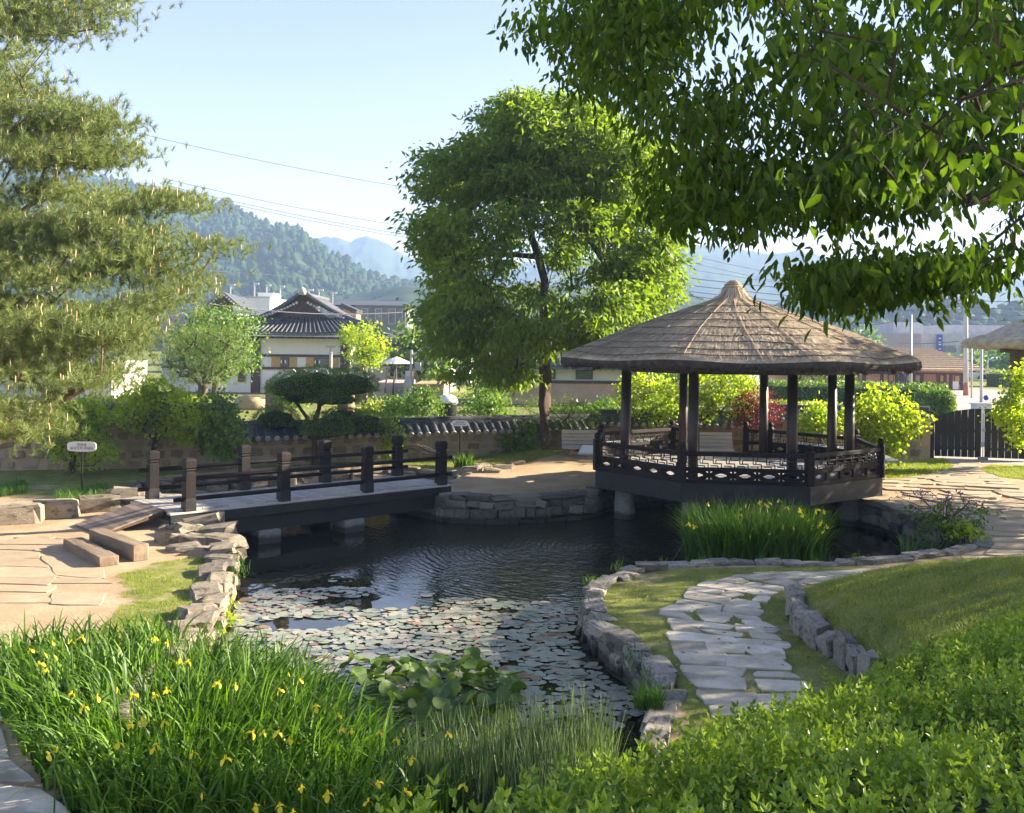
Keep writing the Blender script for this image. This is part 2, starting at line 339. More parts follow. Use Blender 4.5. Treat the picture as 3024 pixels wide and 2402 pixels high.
# ---------------------------------------------------------------- terrain
POND = [(-3.0, 9.0), (-1.0, 8.6), (0.6, 9.0), (1.25, 10.0), (1.5, 11.0), (1.75, 12.0), (1.68, 12.8), (1.5, 13.6), (1.18, 14.6), (1.1, 15.6), (1.25, 16.6),
        (1.75, 17.6), (2.4, 18.25), (3.7, 18.75), (5.4, 18.8), (6.5, 19.0), (8.0, 19.7), (9.1, 20.5), (9.7, 21.4), (9.6, 22.6), (9.1, 24.0), (8.9, 25.2),
        (7.6, 27.6), (5.6, 28.6), (3.6, 28.2), (2.55, 27.3), (2.1, 26.4), (1.3, 25.9), (0.4, 25.55), (-0.3, 25.4), (-0.95, 25.35), (-1.8, 25.7), (-2.1, 26.5),
        (-1.9, 28.0), (-1.5, 29.4), (-1.9, 30.5), (-3.1, 31.1), (-5.3, 30.4), (-7.8, 29.3), (-9.5, 28.2), (-10.1, 26.8), (-9.4, 25.2), (-8.5, 24.2),
        (-7.5, 23.2), (-6.75, 22.0), (-5.75, 20.5), (-5.1, 18.9), (-4.78, 17.6), (-4.38, 15.6), (-4.15, 14.3), (-3.98, 12.9), (-4.0, 11.8), (-3.8, 10.4)]
PONDS = smooth_line(POND, .15, True)
MOUND = [(6.2, 17.6), (4.9, 17.0), (4.4, 15.8), (4.2, 14.6), (4.12, 13.6), (4.28, 12.7), (4.2, 11.5), (3.8, 10.2), (3.0, 9.0), (2.0, 7.6), (1.1, 6.4), (.3, 5.2),
         (-.4, 3.8), (-1.0, 2), (-1.5, -8), (30, -8), (30, 24), (14, 21.6), (11, 20.3), (9, 19.1), (7.6, 18.2)]
LOWWALL = smooth_line([(4.62, 16.3), (4.45, 15.8), (4.2, 14.6), (4.12, 13.6), (4.28, 12.7), (4.25, 11.6)], .1)
def mound(X, Y):
    ins = in_poly(MOUND, X, Y); d = np.where(ins, d_line(MOUND, X, Y), 0)
    step = .28 * (1 - sstep(15.4, 16.6, Y)) * sstep(0, .14, d)
    return np.where(ins, np.minimum(step + .085 * d * sstep(0, 1.2, d) + (.075 * np.clip(17 - Y, 0, 30)) * sstep(0, .5, d) + .20 * (sstep(0, 2.4, d)) + .05 * (vnoise(X, Y, 1.3, 12) - .5) * sstep(0, 1, d), 2.15), 0)
def ground_z(X, Y, pond=True):
    X = np.asarray(X, float); Y = np.asarray(Y, float)
    z = .56 + .16 * sstep(22, 31, Y) + .12 * sstep(36, 60, Y) + .03 * (vnoise(X, Y, 1.7, 3) - .5) * (1 - sstep(40, 80, Y))
    z += .28 * np.exp(-((X - 1.2) ** 2 / 3.5 + (Y - 33.2) ** 2 / 1.6))
    z += .05 * np.exp(-((X + 9.5) ** 2 + (Y - 25.5) ** 2) / 3)
    z = z - .07 * sstep(0, 2, X) * (1 - sstep(20, 23, Y)) + mound(X, Y)
    if pond:
        z = np.where(in_poly(PONDS, X, Y) | (d_line(PONDS, X, Y) < .13), -.75, z)
    return z
def gz(x, y): return float(ground_z(np.array([x]), np.array([y]))[0])
def axis(a, b, h, lo, hi, g=1.24):
    xs = list(np.arange(a, b, h)); s = h; l = [a]
    while l[-1] > lo: s *= g; l.append(max(lo, l[-1] - s))
    s = h; u = [xs[-1]]
    while u[-1] < hi: s *= g; u.append(min(hi, u[-1] + s))
    return np.array(l[:0:-1] + xs + u[1:])
gx, gy = axis(-13, 18, .14, -2300, 2300), axis(4, 37, .14, -600, 2380)
GX, GY = np.meshgrid(gx, gy); GZ = ground_z(GX, GY)
nx, ny = len(gx), len(gy); ii = (np.arange(ny - 1)[:, None] * nx + np.arange(nx - 1)[None]).ravel()
gme = mesh_np('ground', np.stack([GX, GY, GZ], -1).reshape(-1, 3), np.stack([ii, ii + 1, ii + nx + 1, ii + nx], 1), True)
dk = lambda L, z=.56: [dat(x, y, z)[:2] for x, y in L]
LAWN_L = dk([(245, 1212), (330, 1185), (440, 1168), (485, 1195), (470, 1250), (440, 1300), (350, 1340), (200, 1345), (262, 1265)])
LAWN_R = [(1.3, 16.5), (1.9, 17.6), (2.8, 18.2), (5.4, 18.6), (6.6, 18.7), (4.9, 17.0), (4.2, 15), (4.1, 13), (4.2, 10.5), (2.6, 9.6), (1.9, 10.5), (1.8, 12.8), (1.35, 14.5)]
LAWN_W = [(-3.3, 31.3), (-1.2, 30.8), (0.0, 31.5), (1.4, 32.6), (2.3, 34.6), (-3.5, 34.9), (-9.5, 31.8), (-9.4, 29.6), (-5.4, 31.2)]
LAWN_G = dk([(1858, 1010), (1870, 975), (1990, 968), (2010, 985), (1950, 1000), (1900, 1012)], .7)
LAWN_G2 = dk([(2060, 990), (2090, 982), (2175, 985), (2175, 1012), (2110, 1006)], .7)
def soft(poly, w): ins = in_poly(poly, GX, GY); d = d_line(poly, GX, GY); return sstep(-w, w, np.where(ins, d, -d))
gr = np.maximum.reduce([soft(LAWN_L, .35) * .52, soft(LAWN_R, .15) * .62, soft(LAWN_W, .3), soft(LAWN_G, .25), soft(LAWN_G2, .25), sstep(.03, .22, mound(GX, GY)), sstep(33.8, 34.8, GY)])
gr = np.maximum(gr, sstep(24.0, 25.5, GY) * (GX < -9.6 + .1 * (GY - 25)) * .55)
gr = gr * (1 - .55 * np.exp(-d_line([tuple(q) for q in LOWWALL[::6]], GX, GY, False) / .45) * (GX > 4.2)) * (1 - .35 * (vnoise(GX, GY, 1.1, 55) > .72))
lane = in_poly([(12.5, 33.5), (17.5, 33.2), (21, 48), (40, 70), (46, 140), (26, 140), (22, 80), (17, 50)], GX, GY); gr = np.where(lane, 0, gr)
ca = gme.color_attributes.new('cover', 'FLOAT_COLOR', 'POINT')
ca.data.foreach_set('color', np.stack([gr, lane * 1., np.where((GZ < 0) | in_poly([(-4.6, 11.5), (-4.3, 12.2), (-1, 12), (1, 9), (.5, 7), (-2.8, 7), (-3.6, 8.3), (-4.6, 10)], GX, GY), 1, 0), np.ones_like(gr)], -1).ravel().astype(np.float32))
def groundmat():
    m, t, out = newmat('sandy_ground_and_turf'); p = N_(t, 'ShaderNodeBsdfPrincipled', i={'Roughness': .95, 'Specular IOR Level': .15})
    tc = N_(t, 'ShaderNodeTexCoord'); co = tc.outputs['Object']; at_ = N_(t, 'ShaderNodeAttribute', attribute_name='cover'); sp = N_(t, 'ShaderNodeSeparateColor'); t.links.new(at_.outputs['Color'], sp.inputs[0])
    sand = ramp(t, noise(t, co, 1.1, 6, .6), [(.3, (.32, .225, .135)), (.5, (.43, .32, .20)), (.72, (.52, .41, .275))])
    sand = mix(t, ramp(t, noise(t, co, 22, 5), [(.45, (0, 0, 0)), (.75, (.5, .5, .5))]), sand, (.22, .155, .09))
    turf = ramp(t, noise(t, co, 2.2, 6, .7), [(.3, (.10, .135, .028)), (.55, (.19, .21, .055)), (.75, (.34, .29, .14))])
    nz = noise(t, co, 3.2, 6, .75); th = N_(t, 'ShaderNodeMath', operation='ADD'); t.links.new(nz, th.inputs[0]); t.links.new(sp.outputs[0], th.inputs[1])
    g2 = ramp(t, th.outputs[0], [(.72, (0, 0, 0)), (1.02, (1, 1, 1))])
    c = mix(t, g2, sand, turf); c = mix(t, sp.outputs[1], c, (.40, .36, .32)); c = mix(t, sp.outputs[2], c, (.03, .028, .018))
    t.links.new(c, p.inputs['Base Color']); b = N_(t, 'ShaderNodeBump', i={'Strength': .5, 'Distance': .03}); t.links.new(noise(t, co, 14, 8, .75), b.inputs['Height']); t.links.new(b.outputs[0], p.inputs['Normal'])
    t.links.new(p.outputs[0], out.inputs[0]); return m
ground = tag(link('ground', gme, groundmat()), 'sandy garden ground with turf patches and a grassy mound', None, kind='structure')

# ---------------------------------------------------------------- water
def watermat():
    m, t, out = newmat('dark_pond_water'); p = N_(t, 'ShaderNodeBsdfPrincipled', i={'Roughness': .02, 'IOR': 1.5, 'Specular IOR Level': .5})
    p.inputs['Base Color'].default_value = (.020, .022, .012, 1)
    tc = N_(t, 'ShaderNodeTexCoord'); co = tc.outputs['Object']
    mp = N_(t, 'ShaderNodeMapping'); mp.inputs['Location'].default_value = (-2.3, -22.6, 0); t.links.new(co, mp.inputs[0])
    nzv = N_(t, 'ShaderNodeTexNoise', i={'Scale': 1.6, 'Detail': 3}); t.links.new(mp.outputs[0], nzv.inputs['Vector'])
    wv = N_(t, 'ShaderNodeTexWave', wave_type='RINGS', rings_direction='SPHERICAL', i={'Scale': 2.1, 'Distortion': 5.5, 'Detail': 3, 'Detail Scale': 1.8}); t.links.new(mp.outputs[0], wv.inputs['Vector'])
    ln = N_(t, 'ShaderNodeVectorMath', operation='LENGTH'); t.links.new(mp.outputs[0], ln.inputs[0])
    fall = N_(t, 'ShaderNodeMapRange', i={1: .3, 2: 6.5, 3: 1.0, 4: .0}); t.links.new(ln.outputs['Value'], fall.inputs[0])
    mu = N_(t, 'ShaderNodeMath', operation='MULTIPLY'); t.links.new(wv.outputs[1], mu.inputs[0]); t.links.new(fall.outputs[0], mu.inputs[1])
    n1 = noise(t, co, 2.6, 2, .4, (1.0, .6, 1)); n2 = noise(t, co, 17, 3, .6, (1, .6, 1))
    mu2 = N_(t, 'ShaderNodeMath', operation='MULTIPLY'); t.links.new(n2, mu2.inputs[0]); t.links.new(fall.outputs[0], mu2.inputs[1])
    a1 = N_(t, 'ShaderNodeMath', operation='MULTIPLY_ADD'); a1.inputs[1].default_value = .38; t.links.new(n1, a1.inputs[0]); t.links.new(mu.outputs[0], a1.inputs[2])
    a2 = N_(t, 'ShaderNodeMath', operation='MULTIPLY_ADD'); a2.inputs[1].default_value = .8; t.links.new(mu2.outputs[0], a2.inputs[0]); t.links.new(a1.outputs[0], a2.inputs[2])
    b = N_(t, 'ShaderNodeBump', i={'Strength': .42, 'Distance': .05}); t.links.new(a2.outputs[0], b.inputs['Height']); t.links.new(b.outputs[0], p.inputs['Normal'])
    t.links.new(p.outputs[0], out.inputs[0]); return m
wp = [(float(x), float(y)) for x, y in smooth_line(POND, .4, True)]; cen = np.mean(wp, 0)
wp = [(x + (x - cen[0]) * .02, y + (y - cen[1]) * .02) for x, y in wp]
wme = bpy.data.meshes.new('water'); wme.from_pydata([(x, y, 0) for x, y in wp], [], [tuple(range(len(wp)))])
water = tag(link('water', wme, watermat()), 'dark still pond water with ripples', None, kind='structure')

# ---------------------------------------------------------------- stones
def stone_proto(seed, sharp=.19):
    r = random.Random(seed); bm = bmesh.new(); bmesh.ops.create_cube(bm, size=1)
    bmesh.ops.bevel(bm, geom=list(bm.edges), offset=.13, segments=1, affect='EDGES')
    for v in bm.verts: v.co += Vector((r.uniform(-1, 1), r.uniform(-1, 1), r.uniform(-1, 1))) * sharp * .5
    a, b_ = r.uniform(-.18, .18), r.uniform(-.18, .18)
    for v in bm.verts: v.co.x += a * v.co.z + b_ * v.co.y; v.co.y *= 1 + .3 * b_ * v.co.x
    me = bpy.data.meshes.new('stone'); bm.to_mesh(me); bm.free(); me.update(); return me
STONES = {k: [stone_proto(i + 50 * j) for i in range(9)] for j, k in enumerate(('stone', 'stone_grey', 'wall_stone', 'stone_dark'))}
for k, l in STONES.items():
    for me in l: me.materials.append(MT[k])
def stone(parent, loc, size, rz, mk='stone', name='stone', tilt=.05):
    o = bpy.data.objects.new(name, random.choice(STONES[mk])); COL.objects.link(o); o.parent = parent
    o.location = Vector(loc) - rootloc(parent); o.scale = size
    o.rotation_euler = (random.gauss(0, tilt), random.gauss(0, tilt), rz + random.choice((0, math.pi)) + random.gauss(0, .06)); return o
def dry_wall(line, ztop, zbot, parent, mk='stone', course=(.16, .26), length=(.25, .6), depth=.34, off=.12, cap=True, skip=0.0, rough=.03):
    """stack random courses of stones along a plan polyline; the visible face lies on its left side"""
    L = smooth_line(line, .05); s = np.concatenate([[0], np.cumsum(np.linalg.norm(np.diff(L, axis=0), axis=1))]); tot = s[-1]; n = 0
    def P(q):
        q = min(max(q, 0), tot); x, y = np.interp(q, s, L[:, 0]), np.interp(q, s, L[:, 1]); q2 = min(q + .05, tot); q1 = q2 - .1
        t = np.array([np.interp(q2, s, L[:, 0]) - np.interp(q1, s, L[:, 0]), np.interp(q2, s, L[:, 1]) - np.interp(q1, s, L[:, 1])]); t /= np.linalg.norm(t) + 1e-9
        return x, y, t
    z = zbot
    while z < ztop - .03:
        zc = ztop - .14; top = z > zc - .04; h = (ztop - z) if top else random.uniform(*course)
        if not top and z + h > zc - .06: h = zc - z
        q = random.uniform(-.2, 0)
        while q < tot:
            l = random.uniform(*length) * (1.3 if top and cap else random.choice((.6, .9, 1.1))); x, y, t = P(q + l / 2); nrm = np.array([t[1], -t[0]])
            d = depth * random.uniform(.85, 1.15) * (1.3 if top and cap else 1); o = off + random.gauss(0, rough) + (d - depth) / 2
            if random.random() >= skip:
                stone(parent, (x + nrm[0] * o, y + nrm[1] * o, z + h / 2 + random.gauss(0, .018 if not top else .025)), (l * 1.04, d, h * random.uniform(.95, 1.22)), math.atan2(t[1], t[0]), mk); n += 1
            q += l * .96
        z += h
    return n
P = POND
wl = thing('pond_wall', 'tan dry-stone pond wall edging the sunny bank below the log benches', 'stone wall', (-4.5, 16, 0))
dry_wall([(-3.85, 10.6), (-4.0, 11.8), (-3.98, 12.9), (-4.15, 14.3), (-4.38, 15.6), (-4.78, 17.6), (-5.1, 18.9), (-5.75, 20.5), (-6.6, 21.9)][::-1], .66, -.15, wl, 'stone', length=(.28, .6), depth=.32, course=(.14, .24), rough=.05)
for (x, y, z, a, b, c, r) in [(430, 1090, .82, .85, .55, .42, .4), (400, 1105, .74, .6, .5, .36, .9), (455, 1108, .78, .75, .6, .34, .2), (375, 1125, .70, .7, .55, .3, .6), (425, 1130, .68, .8, .55, .25, .1),
                              (468, 1128, .70, .7, .5, .3, -.3), (385, 1150, .64, .6, .45, .22, .5), (440, 1152, .66, .6, .45, .22, .2), (360, 1105, .66, .4, .3, .24, .2), (478, 1150, .66, .6, .4, .25, .1), (405, 1278, .70, .5, .3, .25, -1), (388, 1310, .68, .55, .4, .2, -.9)]:
    q = dat(x, y, z); stone(wl, (q[0], q[1], z - c * .45), (a, b, c), r, 'stone', tilt=.12)
wr = thing('pond_wall', 'grey dry-stone pond wall curving beside the shaded flagstone path', 'stone wall', (1.6, 14, 0))
dry_wall([(1.3, 10.3), (1.5, 11.0), (1.75, 12.0), (1.68, 12.8), (1.5, 13.6), (1.18, 14.6), (1.1, 15.6), (1.25, 16.6), (1.75, 17.6), (2.4, 18.25), (3.7, 18.75), (5.4, 18.8), (6.5, 19.0), (8.0, 19.7), (9.1, 20.5), (9.7, 21.4)], .56, -.15, wr, 'stone_grey', length=(.24, .52), depth=.24, course=(.13, .24), rough=.045)
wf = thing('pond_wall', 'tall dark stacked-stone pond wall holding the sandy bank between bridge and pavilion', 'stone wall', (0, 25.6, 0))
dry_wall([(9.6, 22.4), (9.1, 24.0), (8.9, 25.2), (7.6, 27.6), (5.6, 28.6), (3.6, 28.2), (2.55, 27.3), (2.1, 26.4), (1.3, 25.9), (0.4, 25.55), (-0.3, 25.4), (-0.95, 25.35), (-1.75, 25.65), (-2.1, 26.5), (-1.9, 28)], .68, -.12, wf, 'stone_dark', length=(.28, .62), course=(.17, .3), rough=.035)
wb = thing('pond_wall', 'low tan stone edging of the far pond bank seen between the bridge rails', 'stone wall', (-5, 30, 0))
dry_wall([(-1.9, 28), (-1.5, 29.4), (-1.9, 30.5), (-3.1, 31.1), (-5.3, 30.4), (-7.8, 29.3), (-9.5, 28.2), (-10.1, 26.8), (-9.4, 25.2), (-8.5, 24.2), (-7.6, 23.3)], .66, -.05, wb, 'stone', length=(.35, .8), course=(.2, .32), rough=.06)
for (x, y, a, b, c, r) in [(990, 990, .7, .5, .25, .2), (1012, 984, .6, .45, .22, .5), (1035, 992, .5, .4, .2, .1), (1060, 985, .6, .4, .2, .3), (1085, 978, .5, .4, .2, .5), (1100, 972, .5, .35, .2, .3), (1125, 966, .5, .4, .24, .2)]:
    q = dat(x, y, .75); stone(wb, (q[0], q[1], .74), (a, b, c), r, 'stone', tilt=.1)
lw = thing('low_wall', 'low row of rough upright rocks holding the grassy mound beside the path', 'stone wall', (4.3, 14, .56))
for k, q in enumerate(np.arange(4, len(LOWWALL) - 4, 3.9)):
    x, y = LOWWALL[int(q)]; x2, y2 = LOWWALL[int(q) + 3]; stone(lw, (x - .06, y, .62 + random.uniform(-.04, .06) + .05 * (14 - y) * .5), (random.uniform(.26, .55), random.uniform(.2, .3), random.uniform(.28, .5)), math.atan2(y2 - y, x2 - x), 'stone_grey', tilt=.15)
# big kerb blocks left of the ramp: each can be lifted away
for k, (x, y, l, lab) in enumerate([(28, 1102, 1.0, 'rough tan kerb block cut off by the picture edge'), (112, 1090, 1.0, 'long tan kerb block second from the picture edge'), (195, 1078, .95, 'tan kerb block below the clump of weeds'), (262, 1062, .8, 'tan kerb block closest to the bridge ramp')]):
    q = dat(x, y, .58); o = link('kerb_block', STONES['stone'][k], None); o.location = (q[0], q[1] + .15, .72); o.scale = (l * .95, .42, .46); o.rotation_euler = (0, 0, .42); tag(o, lab, 'kerb stone', 'kerb blocks along the weedy verge')
for (x, y, a, b, r, lab) in [(345, 1045, 1.5, .75, .1, 'broad flat grey slab beside the bridge post'), (390, 1050, 1.1, .6, .35, 'flat grey slab tucked against the bridge deck end'), (300, 1040, .9, .5, .3, 'small flat slab at the edge of the weeds')]:
    q = dat(x, y, .75); o = link('flat_slab', STONES['stone_grey'][3], None); o.location = (q[0], q[1], .68); o.scale = (a, b, .17); o.rotation_euler = (0.03, 0, r); tag(o, lab, 'slab', 'flat slabs at the bridge end')

# ---------------------------------------------------------------- flagstone paths
def flag_mesh(poly, h, mat):
    n = len(poly); c = np.mean(poly, 0); pts = []
    for i in range(n):
        a, b = np.array(poly[i]), np.array(poly[(i + 1) % n]); pts.append(a + (c - a) * .07)
        for t in (.3, .65): pts.append(a + (b - a) * t + (c - (a + b) / 2) * random.uniform(-.04, .08))
    pts = [p - c for p in pts]; m = MB(); k = len(pts)
    vs = [(x, y, -.06) for x, y in pts] + [(x, y, h - .008) for x, y in pts] + [(x * .965, y * .965, h + random.uniform(-.002, .003)) for x, y in pts]
    m.add(vs, [(i, (i + 1) % k, k + (i + 1) % k, k + i) for i in range(k)] + [(k + i, k + (i + 1) % k, 2 * k + (i + 1) % k, 2 * k + i) for i in range(k)] + [tuple(range(2 * k, 3 * k))])
    me = m.mesh('flagstone'); me.materials.append(MT[mat]); return me, c
def flag_path(left, right, parent, mat, rowlen, cols, gap=.018, h=.018, drop=0.0):
    A, B = smooth_line(left, .05), smooth_line(right, .05); S = 60
    ra = np.linspace(0, 1, 400); f = lambda L, t: np.array([np.interp(t * (len(L) - 1), np.arange(len(L)), L[:, k]) for k in (0, 1)])
    tot = (np.linalg.norm(np.diff(A, axis=0), axis=1).sum() + np.linalg.norm(np.diff(B, axis=0), axis=1).sum()) / 2
    t = 0.0
    while t < 1:
        dt = rowlen * random.uniform(.8, 1.25) / tot; wd = np.linalg.norm(f(A, t) - f(B, t)); nc = max(1, round(wd / cols + random.uniform(-.4, .4)))
        cut = [0] + sorted((k + random.uniform(-.25, .25)) / nc for k in range(1, nc)) + [1]
        for k in range(nc):
            if random.random() < drop: continue
            def pt(u, q, j=.05):
                q = min(max(q + random.gauss(0, .13) * dt, 0), 1); u2 = u + random.gauss(0, .06) * (0 < u < 1) + random.uniform(-.07, .06) * (u in (0, 1)); return f(A, q) * (1 - u2) + f(B, q) * u2
            poly = [pt(cut[k], t), pt(cut[k + 1], t), pt(cut[k + 1], t + dt), pt(cut[k], t + dt)]; c = np.mean(poly, 0)
            poly = [p + (c - p) * min(.4, gap / (np.linalg.norm(c - p) + 1e-6)) * 1.4 for p in poly]
            me, c = flag_mesh(poly, h, mat); o = link('flagstone', me, None, parent)
            zc = float(np.max(ground_z(np.array([p[0] for p in poly]), np.array([p[1] for p in poly]), False)))
            o.location = Vector((c[0], c[1], zc + .004)) - rootloc(parent)
        t += dt
fp = tag(thing('flagstone_path', 'shaded curving path of pale irregular flagstones beside the pond', None, (3, 14, .5)), kind='structure')
flag_path(dk([(1480, 1500), (1445, 1410), (1398, 1310), (1395, 1278), (1440, 1240), (1500, 1212), (1600, 1198), (1750, 1196), (1900, 1188)]), dk([(1720, 1500), (1680, 1400), (1640, 1320), (1605, 1288), (1612, 1262), (1650, 1235), (1700, 1226), (1800, 1210), (1940, 1194)]), fp, 'flag', .42, .56, gap=.012)
fg = tag(thing('flagstone_path', 'dappled flagstone path running from the mound to the black gate', None, (11, 26, .6)), kind='structure')
flag_path(dk([(2010, 1175), (2080, 1145), (2050, 1090), (1960, 1055), (1862, 1035), (1850, 1020), (1920, 1012), (1985, 1000), (2010, 988), (2025, 978)], .62), dk([(2130, 1175), (2170, 1140), (2200, 1090), (2200, 1055), (2160, 1035), (2120, 1022), (2100, 1012), (2075, 1000), (2065, 988), (2070, 978)], .62), fg, 'flag_warm', .62, .85)
fl = tag(thing('flagstone_path', 'sunny crazy paving sunk into sand around the log benches', None, (-7.5, 16, .5)), kind='structure')
flag_path(dk([(-60, 1405), (-60, 1260), (-40, 1190), (-20, 1145), (60, 1130)]), dk([(205, 1400), (228, 1300), (228, 1225), (240, 1185), (215, 1135)]), fl, 'flag_warm', .70, 1.1, gap=.010, h=.003, drop=.10)
fi = tag(thing('flagstone_path', 'shaded grey paving in the corner beside the yellow irises', None, (-5, 9, .5)), kind='structure')
flag_path([(-6.0, 7.0), (-5.6, 8.2), (-6.1, 9.6), (-7.2, 11.2)], [(-2.6, 7.0), (-3.5, 8.2), (-4.6, 9.6), (-5.6, 11.2)], fi, 'flag', .8, 1.1, gap=.02)

# ---------------------------------------------------------------- bridge
BA = Vector((.749, .663, 0)); BP = Vector((-.663, .749, 0)); B0 = Vector((-6.79, 21.5, 0)); brz = math.atan2(BA.y, BA.x)
def bpt(s, p, z): return B0 + BA * s + BP * p + Vector((0, 0, z))
br = thing('footbridge', 'low dark wooden footbridge with square posts and round rails over the pond', 'bridge', bpt(3.3, .85, 0), rz=brz)
bl = lambda s, p, z: (s - 3.3, p - .85, z)
def bobj(name, me, loc, mat=None): o = link(name, me, mat, br); o.location = loc; return o
pl = MB().box((0, 0, 0), (.140, 1.86, .05)).mesh('deck_plank', bevel=.006); pl.materials.append(MT['deck'])
n = 49
for k in range(n): bobj('deck_plank', pl, bl(-.42 + .148 * k + .07, .85, .905 + random.uniform(-.002, .003)))
s0, s1 = -.45, 6.92
for p in (-.13, 1.83):
    MB().box((0, 0, 0), (s1 - s0, .18, .045)).build('edge_board', MT['deck'], None, bevel=.006).parent = br; e = br.children[-1] if False else COL.objects[-1]
    e.location = bl((s0 + s1) / 2, p, .868)
    e = MB().box((0, 0, 0), (s1 - s0 - .04, .07, .20)).build('fascia_board', MT['black_beam'], None, bevel=.006); e.parent = br; e.location = bl((s0 + s1) / 2, p + (-.03 if p < 0 else .03), .745)
    e = MB().box((0, 0, 0), (s1 - s0 - .3, .16, .36)).build('girder', MT['black_beam'], None, bevel=.01); e.parent = br; e.location = bl((s0 + s1) / 2, p + (.16 if p < 0 else -.16), .47)
R2 = math.sqrt(2)
prof = [(.112, 0), (.112, .26), (.106, .265), (.106, .80), (.086, .815), (.086, .84), (.106, .855), (.106, .865), (.090, .88), (.090, .893), (.114, .91), (.114, 1.06), (.084, 1.10)]
pm = MB().lathe([(r * R2, z) for r, z in prof], n=4, a0=math.pi / 4).mesh('post', bevel=.004); pm.materials.append(MT['post_wood'])
shoe = MB().lathe([(.117 * R2, 0), (.117 * R2, .24), (.110 * R2, .25)], n=4, a0=math.pi / 4).mesh('post_shoe'); shoe.materials.append(MT['black_beam'])
for p in (-.10, 1.80):
    for k in range(4):
        o = bobj('post', pm, bl(k * 2.213, p, .89)); q = link('post_shoe', shoe, None, o); q.location = (0, 0, .002)
    for z in (1.14, 1.565):
        m = MB().tube([(-3.64, 0, 0), (0, 0, .004), (3.64, 0, 0)], .047, 10); me = m.mesh('rail', True); me.materials.append(MT['post_wood']); bobj('rail', me, bl(3.32, p, z))
for k, s in enumerate((1.85, 4.05)):
    m = MB().lathe([(.30 * R2, -.8), (.27 * R2, .29)], n=4, a0=math.pi / 4).mesh('pier', bevel=.015); m.materials.append(MT['granite'])
    for p in (.1, 1.6): bobj('pier', m, bl(s, p, 0))
rp = MB().box((0, 0, 0), (.152, 1.42, .03)).mesh('ramp_board', bevel=.004); rp.materials.append(MT['ramp'])
a, b = Vector(bl(-.47, .78, .925)), Vector(bl(-1.82, .62, .60)); d = (b - a); nb = 9; ang = math.atan2(-d.z, -math.hypot(d.x, d.y)); 
for k in range(nb):
    o = bobj('ramp_board', rp, a + d * ((k + .5) / nb)); o.rotation_euler = (0, math.atan2(-(a.z - b.z), math.hypot(d.x, d.y)), 0)
for p in (.12, 1.35):
    e = MB().beam(bl(-.47, p, .87), bl(-1.78, p - .1, .58), .05, .08).build('ramp_stringer', MT['brown_timber'], None); e.parent = br
for e in (0, 1):
    m = MB().box((0, 0, 0), (.5, 2.3, 1.0)).build('abutment', MT['granite'], None, bevel=.03); m.parent = br; m.location = bl(-.15 if e == 0 else 6.75, .85, .2)

# ---------------------------------------------------------------- pavilion
PC = Vector((5.88, 27.3, 0)); PROT = -.123
pav = thing('pavilion', 'octagonal thatched pavilion with dark timber columns standing over the pond', 'pavilion', PC)
pa = lambda k: PROT - math.pi / 2 + (k - 1.5) * math.pi / 4
oct_ = lambda R, k: Vector((R * math.cos(pa(k)), R * math.sin(pa(k)), 0))
def pob(name, me, loc=(0, 0, 0), rz=0, mat=None, parent=None):
    o = link(name, me, mat, parent or pav); o.location = loc; o.rotation_euler = (0, 0, rz); return o
cm = MB().lathe([(.125, 1.24), (.128, 2.2), (.118, 3.80)], n=20).mesh('column', True); cm.materials.append(MT['dark_wood'])
pim = MB().lathe([(.30, -.8), (.28, 0.1), (.24, .84)], n=24).mesh('pier', True); pim.materials.append(MT['granite'])
for k in range(8):
    v = oct_(3.03, k); pob('column', cm, v); pob('pier', pim, v)
RF = 3.80; FL = 2 * RF * math.sin(math.pi / 8); AP = RF * math.cos(math.pi / 8)
fa = lambda i: PROT - math.pi / 2 + (i - 1) * math.pi / 4          # outward angle of face i
def fbox(m, x0, x1, z0, z1, y0=-.03, y1=.03): return m.box(((x0 + x1) / 2, (y0 + y1) / 2, (z0 + z1) / 2), (x1 - x0, y1 - y0, z1 - z0))
h = FL / 2
def mk(m, name, mat, bevel=.004): me = m.mesh(name, bevel=bevel); me.materials.append(MT[mat]); return me
fasc = mk(fbox(MB(), -h - .01, h + .01, .80, 1.245, -.02, .04), 'fascia_board', 'black_beam')
def rail_set(x0, x1):
    S = {}
    S['bottom_rail'] = mk(fbox(MB(), x0, x1, 1.25, 1.345, -.045, .045), 'bottom_rail', 'post_wood')
    S['middle_rail'] = mk(fbox(MB(), x0, x1, 1.535, 1.625, -.045, .045), 'middle_rail', 'post_wood')
    S['top_rail'] = mk(fbox(MB(), x0, x1, 1.885, 1.985, -.055, .055), 'top_rail', 'post_wood', .012)
    m = MB(); n = max(1, round((x1 - x0) / .30)); u = (x1 - x0) / n; z0, z1 = 1.625, 1.885; H = z1 - z0; t = .011; V = lambda x, a, b: fbox(m, x - t, x + t, z0 + a * H, z0 + b * H, -.012, .012)
    Hh = lambda xa, xb, a: fbox(m, max(xa, x0), min(xb, x1), z0 + a * H - t, z0 + a * H + t, -.010, .010)
    for i in range(n):
        q = x0 + i * u; V(q + .10 * u, .36, 1); Hh(q + .10 * u, q + .72 * u, .36 + .0); V(q + .42 * u, .66, 1) if i % 2 else None
        Hh(q + .30 * u, q + 1.05 * u, .68); V(q + .72 * u, 0, .36); V(q + .30 * u, .36, .68); Hh(q - .10 * u, q + .45 * u, .15); V(q + .45 * u, 0, .15)
    S['lattice'] = mk(m, 'lattice', 'dark_wood', 0); return S
RS = rail_set(-h + .085, h - .085); RST = rail_set(-.30, .30)
np_ = 5; pw = (FL - .17) / np_
m = MB(); N = 20; a0 = math.pi / N
inn = []; outr = []
